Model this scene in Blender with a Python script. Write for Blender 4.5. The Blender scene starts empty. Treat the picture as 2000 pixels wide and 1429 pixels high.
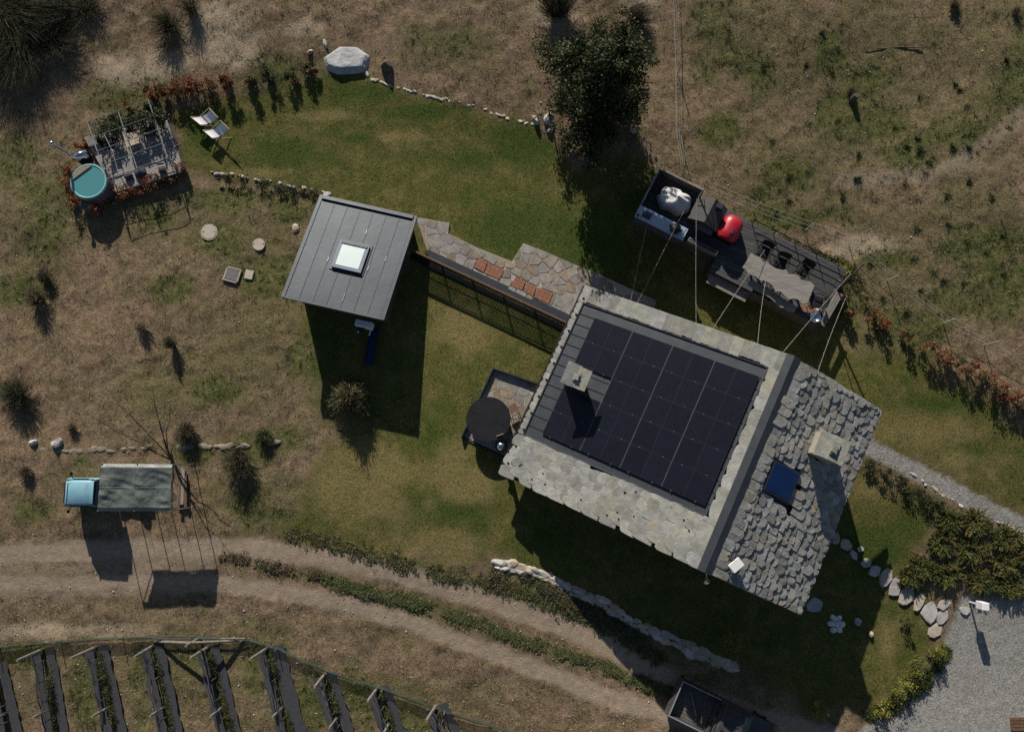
import bpy, math, random
import numpy as np
from mathutils import Vector, Matrix

random.seed(7)
rng = np.random.default_rng(7)
scene = bpy.context.scene
COL = scene.collection

# ---------------------------------------------------------------- camera
FPX, CAMH, TILT = 1400.0, 35.0, math.radians(7.2)
cam_data = bpy.data.cameras.new("camera")
cam_data.lens = FPX / 2000 * 36
cam_data.sensor_width = 36
cam_data.sensor_fit = 'HORIZONTAL'
cam_data.clip_start = 0.5
cam_data.clip_end = 1000
cam = bpy.data.objects.new("camera", cam_data)
cam.location = (0, 0, CAMH)
cam.rotation_euler = (TILT, 0, 0)
COL.objects.link(cam)
scene.camera = cam

# ---------------------------------------------------------------- sky and sun
SUN_EL = math.radians(25.5)
SUN_AZ = math.atan2(-0.255, 1.0)          # towards the sun, from +Y
world = bpy.data.worlds.new("World")
scene.world = world
world.use_nodes = True
nt = world.node_tree
bg = nt.nodes['Background']
sky = nt.nodes.new('ShaderNodeTexSky')
sky.sky_type = 'NISHITA'
sky.sun_disc = False
sky.sun_elevation = SUN_EL
sky.sun_rotation = SUN_AZ
sky.altitude = 700
nt.links.new(sky.outputs['Color'], bg.inputs['Color'])
bg.inputs['Strength'].default_value = 0.05
sun_data = bpy.data.lights.new("sun", 'SUN')
sun_data.energy = 5.0
sun_data.angle = math.radians(0.5)
sun_data.color = (1.0, 0.93, 0.83)
sun = bpy.data.objects.new("sun", sun_data)
sd = Vector((-math.sin(SUN_AZ) * math.cos(SUN_EL), -math.cos(SUN_AZ) * math.cos(SUN_EL), -math.sin(SUN_EL)))
sun.rotation_euler = sd.to_track_quat('-Z', 'Y').to_euler()
sun.location = (-8, 30, 40)
COL.objects.link(sun)
vs = scene.view_settings
scene.display_settings.display_device = 'sRGB'
vs.view_transform = 'Standard'
vs.look = 'None'
vs.exposure = 0.19
vs.gamma = 1.0
vs.use_curve_mapping = False
scene.cycles.max_bounces = 6
scene.cycles.transparent_max_bounces = 12
scene.cycles.use_denoising = False

# ---------------------------------------------------------------- pixel of the survey photo -> point of the place
CT, ST = math.cos(TILT), math.sin(TILT)

def ray(px, py):
    dx, dy = (px - 1000) / FPX, -(py - 714.5) / FPX
    return dx, dy * CT + ST, dy * ST - CT

def w(px, py, z=0.0):
    a, b, c = ray(px, py)
    k = (z - CAMH) / c
    return Vector((a * k, b * k, z))

def wnp(px, py, z=0.0):
    px, py = np.asarray(px, float), np.asarray(py, float)
    a, b, c = ray(px, py)
    k = (z - CAMH) / c
    return a * k, b * k

def to_px(x, y, z=0.0):
    dz = z - CAMH
    yc = y * CT + dz * ST
    zc = -(y * ST) * -1.0
    # inverse rotation about X
    yy = y * CT + dz * ST
    zz = -y * ST + dz * CT
    return 1000 + FPX * x / -zz, 714.5 - FPX * yy / -zz

# ---------------------------------------------------------------- numpy noise
def _hash(ix, iy, seed):
    h = (ix.astype(np.int64) * 374761393 + iy.astype(np.int64) * 668265263 + seed * 974634777) & 0xffffffff
    h = ((h ^ (h >> 13)) * 1274126177) & 0xffffffff
    return ((h ^ (h >> 16)) & 0xffff) / 65535.0

def vnoise(x, y, s, seed=0):
    x, y = np.asarray(x, float) / s, np.asarray(y, float) / s
    ix, iy = np.floor(x), np.floor(y)
    fx, fy = x - ix, y - iy
    fx, fy = fx * fx * (3 - 2 * fx), fy * fy * (3 - 2 * fy)
    a, b = _hash(ix, iy, seed), _hash(ix + 1, iy, seed)
    c, d = _hash(ix, iy + 1, seed), _hash(ix + 1, iy + 1, seed)
    return (a * (1 - fx) + b * fx) * (1 - fy) + (c * (1 - fx) + d * fx) * fy

def fbm(x, y, s, o=4, seed=0):
    t, a, n = 0, 1.0, 0
    for i in range(o):
        t = t + a * vnoise(x, y, s, seed + i * 17)
        n += a
        a *= .55
        s *= .5
    return t / n

def sstep(x, a, b):
    t = np.clip((x - a) / (b - a), 0, 1)
    return t * t * (3 - 2 * t)

# ---------------------------------------------------------------- terrain heights (survey points: pixel, height)
CTRL = [(100, 0, 1.5), (500, 0, 1.5), (1000, 0, 1.6), (1500, 0, 1.4), (1950, 0, 1.3), (1950, 300, .9), (1600, 300, .6),
        (1300, 200, .5), (1000, 120, .5), (700, 60, .7), (250, 130, .5), (60, 300, .2),
        (700, 250, .15), (950, 350, .1), (1100, 450, .05), (500, 260, .1), (250, 280, .0), (850, 480, .0), (430, 480, -.05),
        (700, 500, .0), (600, 720, -.15), (720, 780, -.1), (850, 700, 0), (300, 650, -.15), (60, 650, -.1),
        (250, 840, -.25), (60, 900, -.3), (250, 960, -.55), (450, 950, -.45), (700, 960, -.2), (900, 950, -.1),
        (980, 800, 0), (1000, 1010, -.05), (1300, 800, 0), (1200, 1000, -.1), (250, 1100, -.85), (700, 1150, -.75),
        (950, 1200, -.75), (1100, 1120, -.25), (1250, 1210, -.55), (1350, 1230, -.4), (1250, 1310, -.75), (300, 1250, -1.0), (300, 1400, -1.25),
        (800, 1300, -1.1), (1000, 1400, -1.2), (1400, 1400, -.85), (1330, 1350, -.75), (1600, 1250, -1.15), (1700, 1130, -1.05), (1720, 1350, -1.5), (1700, 950, -.6),
        (1900, 1300, -1.5), (1900, 1100, -.95), (1950, 950, -.35), (1850, 850, -.15), (1700, 700, 0), (1450, 620, -.38), (1320, 570, -.25), (1580, 680, -.3), (1450, 450, .1),
        (1950, 650, .3), (1800, 550, .4)]
_cx, _cy = wnp([c[0] for c in CTRL], [c[1] for c in CTRL])
_cz = np.array([c[2] for c in CTRL])

def Gn(x, y):
    x, y = np.asarray(x, float), np.asarray(y, float)
    num = np.zeros(x.shape)
    den = np.zeros(x.shape)
    for i in range(len(_cz)):
        d2 = (x - _cx[i]) ** 2 + (y - _cy[i]) ** 2
        k = np.exp(-d2 / 20.0) + 1e-4 / (d2 + 4.0)
        num += k * _cz[i]
        den += k
    return num / den

def G(x, y):
    return float(Gn(np.array([x]), np.array([y]))[0])

def gp(px, py, h=0.0):
    z = 0.0
    for _ in range(5):
        p = w(px, py, z + h)
        z = G(p.x, p.y)
    return w(px, py, z + h)

def gpl(pts, h=0.0):
    return [gp(a, b, h) for a, b in pts]

# ---------------------------------------------------------------- scene graph helpers
ORG = {}

def tag(o, label, cat=None, group=None, kind=None):
    if label:
        o['label'] = label
    if cat:
        o['category'] = cat
    if group:
        o['group'] = group
    if kind:
        o['kind'] = kind
    return o

def thing(name, label, cat, loc, group=None, rz=0.0):
    o = bpy.data.objects.new(name, None)
    o.empty_display_size = .2
    o.location = loc
    o.rotation_euler.z = rz
    COL.objects.link(o)
    ORG[o.name] = Vector(loc)
    return tag(o, label, cat, group)

class MB:
    """collects shapes; build() links them as one mesh object"""
    def __init__(s):
        s.v, s.f = [], []

    def add(s, vs, fs):
        n = len(s.v)
        s.v += [tuple(p) for p in vs]
        s.f += [tuple(n + i for i in f) for f in fs]
        return s

    def box(s, c, size, rz=0.0, M=None, bev=0.0):
        hx, hy, hz = size[0] / 2, size[1] / 2, size[2] / 2
        if bev > 0:
            b = min(bev, hx * .9, hy * .9, hz * .9)
            pts, fs = [], []
            for z, ix in ((-hz, b), (-hz + b, 0), (hz - b, 0), (hz, b)):
                X, Y = hx - ix, hy - ix
                pts += [(-X + b, -Y, z), (X - b, -Y, z), (X, -Y + b, z), (X, Y - b, z), (X - b, Y, z), (-X + b, Y, z), (-X, Y - b, z), (-X, -Y + b, z)]
            fs.append(tuple(range(7, -1, -1)))
            for r in range(3):
                for i in range(8):
                    j = (i + 1) % 8
                    fs.append((r * 8 + i, r * 8 + j, r * 8 + 8 + j, r * 8 + 8 + i))
            fs.append(tuple(range(24, 32)))
        else:
            pts = [(x, y, z) for z in (-hz, hz) for x, y in ((-hx, -hy), (hx, -hy), (hx, hy), (-hx, hy))]
            fs = [(3, 2, 1, 0), (4, 5, 6, 7), (0, 1, 5, 4), (1, 2, 6, 5), (2, 3, 7, 6), (3, 0, 4, 7)]
        R = M if M is not None else Matrix.Rotation(rz, 4, 'Z')
        T = Matrix.Translation(Vector(c)) @ R.to_4x4()
        return s.add([T @ Vector(p) for p in pts], fs)

    def prism(s, top, dn):
        """polygon (3D points, any winding) extruded by vector dn (downwards)"""
        n = len(top)
        top = [Vector(p) for p in top]
        ar = sum(top[i].x * top[(i + 1) % n].y - top[(i + 1) % n].x * top[i].y for i in range(n))
        if ar < 0:
            top = top[::-1]
        dn = Vector(dn) if not isinstance(dn, (int, float)) else Vector((0, 0, -dn))
        vs = top + [p + dn for p in top]
        fs = [tuple(range(n)), tuple(range(2 * n - 1, n - 1, -1))]
        for i in range(n):
            j = (i + 1) % n
            fs.append((i, n + i, n + j, j))
        return s.add(vs, fs)

    def tube(s, p0, p1, r0, r1=None, n=6, cap=True):
        return s.path([p0, p1], [r0, r0 if r1 is None else r1], n, cap)

    def path(s, pts, rs, n=6, cap=True):
        pts = [Vector(p) for p in pts]
        if isinstance(rs, (int, float)):
            rs = [rs] * len(pts)
        vs, fs = [], []
        for i, p in enumerate(pts):
            d = (pts[min(i + 1, len(pts) - 1)] - pts[max(i - 1, 0)])
            if d.length < 1e-9:
                d = Vector((0, 0, 1))
            d.normalize()
            a = d.orthogonal().normalized() if abs(d.z) > .95 else d.cross(Vector((0, 0, 1))).normalized()
            b = d.cross(a)
            for k in range(n):
                t = 2 * math.pi * k / n
                vs.append(p + (a * math.cos(t) + b * math.sin(t)) * rs[i])
        for i in range(len(pts) - 1):
            for k in range(n):
                k2 = (k + 1) % n
                fs.append((i * n + k, i * n + k2, (i + 1) * n + k2, (i + 1) * n + k))
        if cap:
            fs.append(tuple(range(n - 1, -1, -1)))
            fs.append(tuple(range((len(pts) - 1) * n, len(pts) * n)))
        return s.add(vs, fs)

    def lathe(s, c, prof, n=24, cap=True):
        c = Vector(c)
        vs, fs = [], []
        for r, z in prof:
            for k in range(n):
                t = 2 * math.pi * k / n
                vs.append(c + Vector((r * math.cos(t), r * math.sin(t), z)))
        for i in range(len(prof) - 1):
            for k in range(n):
                k2 = (k + 1) % n
                fs.append((i * n + k, i * n + k2, (i + 1) * n + k2, (i + 1) * n + k))
        if cap:
            fs.append(tuple(range(n - 1, -1, -1)))
            fs.append(tuple(range((len(prof) - 1) * n, len(prof) * n)))
        return s.add(vs, fs)

    def grid(s, fn, nu, nv):
        vs = [fn(i / nu, j / nv) for j in range(nv + 1) for i in range(nu + 1)]
        fs = [(j * (nu + 1) + i, j * (nu + 1) + i + 1, (j + 1) * (nu + 1) + i + 1, (j + 1) * (nu + 1) + i) for j in range(nv) for i in range(nu)]
        return s.add(vs, fs)

def mesh_of(mb, name, org=Vector((0, 0, 0)), mat=None, smooth=False):
    me = bpy.data.meshes.new(name)
    me.from_pydata([(p[0] - org[0], p[1] - org[1], p[2] - org[2]) for p in mb.v], [], mb.f)
    if smooth:
        me.polygons.foreach_set('use_smooth', [True] * len(me.polygons))
    if mat:
        me.materials.append(mat)
    me.update()
    return me

def part(parent, name, mb, mat, smooth=False, label=None, kind=None):
    org = ORG[parent.name]
    o = bpy.data.objects.new(name, mesh_of(mb, name, org, mat, smooth))
    COL.objects.link(o)
    o.parent = parent
    ORG[o.name] = org
    return tag(o, label, None, None, kind)

def single(name, label, cat, mb, mat, loc=None, group=None, smooth=False, kind=None):
    if loc is None:
        a = np.array(mb.v)
        loc = Vector((a[:, 0].mean(), a[:, 1].mean(), a[:, 2].min()))
    loc = Vector(loc)
    o = bpy.data.objects.new(name, mesh_of(mb, name, loc, mat, smooth))
    o.location = loc
    COL.objects.link(o)
    ORG[o.name] = loc
    return tag(o, label, cat, group, kind)

def piece(parent, name, me, M, mat=None):
    """an instance of a shared mesh, world matrix M, as a child piece"""
    o = bpy.data.objects.new(name, me)
    COL.objects.link(o)
    o.parent = parent
    o.matrix_basis = Matrix.Translation(-ORG[parent.name]) @ M
    ORG[o.name] = ORG[parent.name]
    return o

def TRS(p, rz=0.0, s=(1, 1, 1), R=None):
    R = Matrix.Rotation(rz, 4, 'Z') if R is None else R.to_4x4()
    return Matrix.Translation(Vector(p)) @ R @ Matrix.Diagonal(Vector((s[0], s[1], s[2], 1)))

ORD = ['first', 'second', 'third', 'fourth', 'fifth', 'sixth', 'seventh', 'eighth', 'ninth', 'tenth', 'eleventh', 'twelfth', 'thirteenth',
       'fourteenth', 'fifteenth', 'sixteenth', 'seventeenth', 'eighteenth', 'nineteenth', 'twentieth']

# ---------------------------------------------------------------- materials
def nodes_of(name):
    m = bpy.data.materials.new(name)
    m.use_nodes = True
    return m, m.node_tree.nodes, m.node_tree.links, m.node_tree.nodes['Principled BSDF']

def rgb(c):
    return (c[0], c[1], c[2], 1)

def M_(name, c1, c2=None, scale=6.0, rough=.8, bump=0.0, bscale=None, metal=0.0, orand=0.0, hrand=0.0, spec=.3, detail=5.0, c3=None, s3=1.0, t3=.58, stretch=None):
    m, N, L, P = nodes_of(name)
    P.inputs['Roughness'].default_value = rough
    P.inputs['Metallic'].default_value = metal
    P.inputs['Specular IOR Level'].default_value = spec
    geo = N.new('ShaderNodeNewGeometry')
    pos = geo.outputs['Position']
    if stretch is not None:
        mp = N.new('ShaderNodeMapping')
        mp.inputs['Rotation'].default_value[2] = stretch[0]
        mp.inputs['Scale'].default_value = stretch[1]
        L.new(pos, mp.inputs['Vector'])
        pos = mp.outputs['Vector']
    col = None
    c2 = c2 or c1
    nz = N.new('ShaderNodeTexNoise')
    nz.inputs['Scale'].default_value = scale
    nz.inputs['Detail'].default_value = detail
    nz.inputs['Roughness'].default_value = .65
    L.new(pos, nz.inputs['Vector'])
    cr = N.new('ShaderNodeValToRGB')
    cr.color_ramp.elements[0].position = .32
    cr.color_ramp.elements[1].position = .68
    cr.color_ramp.elements[0].color = rgb(c1)
    cr.color_ramp.elements[1].color = rgb(c2)
    L.new(nz.outputs['Fac'], cr.inputs['Fac'])
    col = cr.outputs['Color']
    if c3:
        n3 = N.new('ShaderNodeTexNoise')
        n3.inputs['Scale'].default_value = s3
        n3.inputs['Detail'].default_value = 4
        L.new(pos, n3.inputs['Vector'])
        r3 = N.new('ShaderNodeMapRange')
        r3.inputs['From Min'].default_value = t3
        r3.inputs['From Max'].default_value = t3 + .1
        L.new(n3.outputs['Fac'], r3.inputs['Value'])
        mx = N.new('ShaderNodeMix')
        mx.data_type = 'RGBA'
        mx.inputs['B'].default_value = rgb(c3)
        L.new(r3.outputs['Result'], mx.inputs['Factor'])
        L.new(col, mx.inputs['A'])
        col = mx.outputs['Result']
    if orand or hrand:
        oi = N.new('ShaderNodeObjectInfo')
        hs = N.new('ShaderNodeHueSaturation')
        a = N.new('ShaderNodeMapRange')
        a.inputs['To Min'].default_value = 1 - orand
        a.inputs['To Max'].default_value = 1 + orand
        L.new(oi.outputs['Random'], a.inputs['Value'])
        L.new(a.outputs['Result'], hs.inputs['Value'])
        if hrand:
            mu = N.new('ShaderNodeMath'); mu.operation = 'MULTIPLY'; mu.inputs[1].default_value = 7.31
            fr = N.new('ShaderNodeMath'); fr.operation = 'FRACT'
            b = N.new('ShaderNodeMapRange')
            b.inputs['To Min'].default_value = 1 - hrand * 2.2
            b.inputs['To Max'].default_value = 1 + hrand * 2.2
            L.new(oi.outputs['Random'], mu.inputs[0]); L.new(mu.outputs[0], fr.inputs[0]); L.new(fr.outputs[0], b.inputs['Value'])
            L.new(b.outputs['Result'], hs.inputs['Saturation'])
        L.new(col, hs.inputs['Color'])
        col = hs.outputs['Color']
    L.new(col, P.inputs['Base Color'])
    if bump:
        bz = N.new('ShaderNodeTexNoise')
        bz.inputs['Scale'].default_value = bscale or scale * 2
        bz.inputs['Detail'].default_value = 6
        L.new(pos, bz.inputs['Vector'])
        bp = N.new('ShaderNodeBump')
        bp.inputs['Strength'].default_value = 1.0
        bp.inputs['Distance'].default_value = bump
        L.new(bz.outputs['Fac'], bp.inputs['Height'])
        L.new(bp.outputs['Normal'], P.inputs['Normal'])
    return m

def leaf_mat(name, rough=.55, trans=.25):
    m, N, L, P = nodes_of(name)
    at = N.new('ShaderNodeAttribute')
    at.attribute_name = 'Col'
    L.new(at.outputs['Color'], P.inputs['Base Color'])
    P.inputs['Roughness'].default_value = rough
    P.inputs['Specular IOR Level'].default_value = .25
    tr = N.new('ShaderNodeBsdfTranslucent')
    L.new(at.outputs['Color'], tr.inputs['Color'])
    mx = N.new('ShaderNodeMixShader')
    mx.inputs[0].default_value = trans
    out = N['Material Output']
    L.new(P.outputs[0], mx.inputs[1])
    L.new(tr.outputs[0], mx.inputs[2])
    L.new(mx.outputs[0], out.inputs['Surface'])
    return m

MAT_LEAF = leaf_mat('leaf')
MAT_GRASS = leaf_mat('grass_blade', .7, .2)
# ================================================================ TERRAIN
def spoly(px, py, x, y, closed=True):
    """signed distance (m, positive inside) to a polygon given in pixels; open polyline: minus distance"""
    pts = [gp(a, b) for a, b in zip(px, py)]
    n = len(pts)
    d = np.full(x.shape, 1e9)
    ins = np.zeros(x.shape, bool)
    for i in range(n if closed else n - 1):
        a, b = pts[i], pts[(i + 1) % n]
        ex, ey = b.x - a.x, b.y - a.y
        t = np.clip(((x - a.x) * ex + (y - a.y) * ey) / max(ex * ex + ey * ey, 1e-9), 0, 1)
        d = np.minimum(d, (x - a.x - t * ex) ** 2 + (y - a.y - t * ey) ** 2)
        if closed:
            c = (a.y > y) != (b.y > y)
            ins ^= c & (x < (b.x - a.x) * (y - a.y) / (b.y - a.y + 1e-12) + a.x)
    d = np.sqrt(d)
    return np.where(ins, d, -d) if closed else -d

def xy(l):
    return [p[0] for p in l], [p[1] for p in l]

LAWN1 = [(352, 335), (348, 270), (330, 215), (420, 195), (500, 175), (560, 168), (612, 150), (640, 138), (690, 138), (716, 152), (760, 172), (850, 192), (930, 212),
         (1000, 236), (1045, 248), (1080, 285), (1120, 330), (1230, 300), (1290, 345), (1240, 440), (1620, 650), (1680, 680), (1500, 760), (1100, 640), (835, 520), (800, 480), (622, 386),
         (560, 362), (480, 348), (412, 338)]
LAWN2 = [(600, 600), (632, 800), (680, 850), (650, 890), (610, 950), (575, 1030), (650, 1062), (760, 1090), (880, 1112), (975, 1095), (1090, 1145), (1190, 1195), (1300, 1260),
         (1440, 1312), (1520, 1345), (1590, 1385), (1690, 1395), (1750, 1350), (1815, 1275), (1835, 1235), (1800, 1160), (1770, 1110), (1830, 1030), (1832, 985), (1690, 905), (1600, 760), (1100, 600), (840, 500)]
LAWN3 = [(1620, 640), (1690, 690), (1790, 700), (1850, 730), (1920, 780), (2000, 845), (2120, 910), (2120, 1075), (2000, 1022), (1860, 945), (1700, 866), (1560, 780)]
RUT1 = [(-150, 1090), (0, 1085), (150, 1076), (300, 1072), (420, 1066), (520, 1075), (650, 1092), (760, 1115), (880, 1148), (1000, 1187), (1100, 1224), (1200, 1268), (1290, 1318), (1380, 1365), (1480, 1400), (1620, 1440), (1800, 1520)]
RUT2 = [(-150, 1140), (0, 1140), (150, 1140), (300, 1136), (450, 1140), (580, 1160), (700, 1187), (800, 1216), (900, 1250), (1000, 1288), (1100, 1325), (1200, 1365), (1320, 1402), (1450, 1450), (1620, 1520)]
ROADL = [(-150, 1060), (300, 1045), (400, 1050), (430, 1100), (400, 1160), (200, 1168), (-150, 1175)]
YARD = [(1848, 1228), (1880, 1165), (1960, 1168), (2130, 1170), (2150, 1560), (1640, 1560), (1680, 1425), (1740, 1395), (1800, 1345), (1850, 1290)]
PATH = [(1660, 855), (1710, 880), (1790, 922), (1870, 962), (2000, 1030), (2130, 1090)]
BERM = [(560, 1040), (680, 1072), (800, 1105), (900, 1130), (1000, 1150), (1120, 1195), (1220, 1245), (1290, 1290)]
MEDIAN = [(430, 1100), (520, 1112), (600, 1120), (700, 1150), (850, 1186), (1000, 1240), (1150, 1292), (1310, 1350)]
HILLPATH = [(1640, 352), (1720, 350), (1800, 345), (1870, 320), (1940, 270), (2010, 215)]
GREENS = [(1385, 55, 75, 60), (1450, 140, 80, 50), (1475, 160, 40, 50), (1780, 315, 80, 45), (1870, 270, 110, 60), (1950, 190, 100, 70), (1990, 110, 70, 70), (1530, 345, 70, 45), (1500, 420, 90, 25),
          (1620, 425, 50, 25), (1900, 480, 110, 40), (1720, 500, 60, 30), (1850, 580, 90, 40), (1940, 560, 90, 70), (1660, 590, 50, 60), (1760, 640, 90, 50), (1560, 430, 120, 25), (1480, 380, 40, 25),
          (90, 460, 55, 80), (80, 370, 60, 60), (60, 300, 60, 50), (430, 470, 80, 40), (520, 540, 90, 60), (560, 420, 60, 40), (600, 560, 40, 60), (600, 680, 40, 80), (430, 390, 120, 30), (300, 420, 60, 40),
          (40, 560, 60, 40), (480, 890, 60, 40), (150, 900, 40, 30), (370, 880, 50, 25), (300, 185, 60, 40), (560, 150, 50, 30), (240, 200, 60, 30), (480, 1000, 90, 50),
          (560, 860, 50, 30), (420, 760, 60, 40), (350, 560, 70, 40), (800, 1215, 40, 25), (1060, 1170, 90, 35), (700, 1060, 120, 25), (60, 1000, 60, 30), (1350, 1345, 60, 20), (880, 100, 70, 40), (1400, 250, 40, 40),
          (140, 1345, 38, 110), (252, 1340, 36, 110), (365, 1290, 45, 40), (480, 1330, 45, 110), (600, 1380, 45, 90), (690, 1390, 40, 80), (800, 1400, 40, 60), (20, 1290, 60, 30), (1600, 140, 60, 60), (1700, 180, 60, 40), (1640, 240, 70, 60), (1730, 240, 60, 50)]
STRAW = [(450, 105, 70, 35), (610, 70, 50, 25), (330, 140, 60, 25), (240, 150, 50, 25), (430, 60, 60, 40), (1080, 40, 60, 40), (1700, 480, 60, 20), (1620, 500, 60, 20), (100, 1240, 150, 15), (1240, 30, 50, 40)]
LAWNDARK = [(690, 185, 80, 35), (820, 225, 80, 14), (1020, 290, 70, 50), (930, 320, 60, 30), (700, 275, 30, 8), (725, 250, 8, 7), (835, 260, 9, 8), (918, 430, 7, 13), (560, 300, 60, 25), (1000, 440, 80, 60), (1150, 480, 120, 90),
            (1830, 790, 80, 25), (1720, 1060, 90, 55), (900, 1000, 90, 50), (860, 860, 60, 60), (640, 150, 40, 20), (400, 250, 50, 40), (940, 820, 40, 60), (1900, 880, 30, 10), (1050, 1050, 60, 40), (770, 1000, 50, 40), (620, 700, 40, 100)]
LAWNDRY = [(1800, 840, 110, 45), (1740, 950, 100, 30), (660, 950, 70, 70), (740, 990, 90, 60), (780, 920, 90, 50), (900, 650, 60, 50), (520, 340, 60, 12), (870, 1060, 90, 40), (930, 950, 60, 40), (700, 890, 80, 40), (880, 900, 50, 40), (640, 230, 60, 10), (790, 270, 50, 12), (1880, 900, 80, 30), (990, 225, 80, 10), (1760, 1280, 30, 50)]

SOFT = [(500, 620, 170, 260), (480, 470, 170, 110), (80, 430, 100, 170), (1700, 120, 330, 130), (1600, 330, 190, 120), (1850, 430, 190, 120), (1750, 570, 240, 90), (300, 760, 260, 60), (480, 980, 150, 70),
        (300, 1340, 420, 110), (750, 1390, 260, 60), (1450, 90, 120, 120), (240, 200, 110, 50), (560, 160, 90, 40), (880, 110, 110, 50), (150, 950, 120, 50), (820, 1220, 90, 30), (1380, 1370, 80, 30), (300, 430, 130, 60)]

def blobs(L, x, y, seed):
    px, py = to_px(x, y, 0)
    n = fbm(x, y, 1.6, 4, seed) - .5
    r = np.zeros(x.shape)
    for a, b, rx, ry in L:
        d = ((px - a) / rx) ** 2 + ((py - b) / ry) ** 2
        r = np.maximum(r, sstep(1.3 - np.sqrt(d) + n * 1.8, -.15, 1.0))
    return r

def masks(x, y):
    n1 = fbm(x, y, .9, 4, 3) - .5
    n2 = fbm(x, y, .35, 3, 9) - .5
    lawn = np.maximum.reduce([spoly(*xy(LAWN1), x, y), spoly(*xy(LAWN2), x, y), spoly(*xy(LAWN3), x, y)])
    path = .42 + spoly(*xy(PATH), x, y, False) + n2 * .25
    yard = spoly(*xy(YARD), x, y) + n2 * .35
    r = np.maximum(.5 + spoly(*xy(RUT1), x, y, False), .44 + spoly(*xy(RUT2), x, y, False))
    r = r + n1 * .30 + n2 * .18
    rl = spoly(*xy(ROADL), x, y) + n1 * .5 + n2 * .3
    m = {}
    m['path'] = sstep(path, -.05, .08)
    m['yard'] = sstep(yard, -.15, .15)
    m['road'] = np.maximum(sstep(r, -.14, .2), (.52 + .3 * n1) * sstep(rl, -.1, .25)) * (1 - m['yard'])
    wl = np.where(to_px(x, y)[1] > 560, 1.0, .35)
    m['lawn'] = sstep(lawn + n1 * (.4 + 1.6 * wl), -.15 - .65 * wl, .15 + .5 * wl) * (1 - m['path']) * (1 - m['yard']) * (1 - m['road'])
    m['green'] = np.maximum(blobs(GREENS, x, y, 21), .60 * blobs(SOFT, x, y, 23))
    berm = np.maximum(.55 + spoly(*xy(BERM), x, y, False), .42 + spoly(*xy(MEDIAN), x, y, False) - np.where(to_px(x, y)[0] < 600, .2, 0))
    m['green'] = np.maximum(m['green'], .8 * sstep(berm + n1 * .4, -.1, .3))
    m['bare'] = sstep(.45 + spoly(*xy(HILLPATH), x, y, False) + n1 * .6, -.1, .3)
    m['straw'] = blobs(STRAW, x, y, 31)
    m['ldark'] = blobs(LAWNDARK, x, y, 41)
    m['ldry'] = blobs(LAWNDRY, x, y, 51)
    return m

def ground_z(x, y, m):
    rough = (1 - m['lawn']) * (1 - m['road'] * .8) * (1 - m['yard'] * .9) * (1 - m['path'])
    z = Gn(x, y)
    z = z + rough * ((fbm(x, y, .5, 3, 61) - .5) * .10 + (fbm(x, y, 2.4, 2, 71) - .5) * .16)
    z = z + (1 - rough) * (fbm(x, y, .4, 2, 81) - .5) * .018
    return z

core_x = np.arange(-33, 33.01, .115)
core_y = np.arange(-17, 29.01, .115)
outer = np.array([2, 5, 10, 20, 40, 80, 160, 300.])
xs = np.concatenate([core_x[0] - outer[::-1], core_x, core_x[-1] + outer])
ys = np.concatenate([core_y[0] - outer[::-1], core_y, core_y[-1] + outer])
GX, GY = np.meshgrid(xs, ys)
gx, gy = GX.ravel(), GY.ravel()
gm = masks(gx, gy)
gz_ = ground_z(gx, gy, gm)
nx, ny = len(xs), len(ys)
ii, jj = np.meshgrid(np.arange(nx - 1), np.arange(ny - 1))
q0 = (jj * nx + ii).ravel()
quads = np.stack([q0, q0 + 1, q0 + nx + 1, q0 + nx], 1)
fm = {k: gm[k][quads].mean(1) for k in ('lawn', 'path', 'yard', 'road')}
zone = np.zeros(len(quads), int)
zone[fm['lawn'] > .5] = 1
zone[fm['road'] > .5] = 2
zone[fm['yard'] > .5] = 3
zone[fm['path'] > .5] = 4

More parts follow.
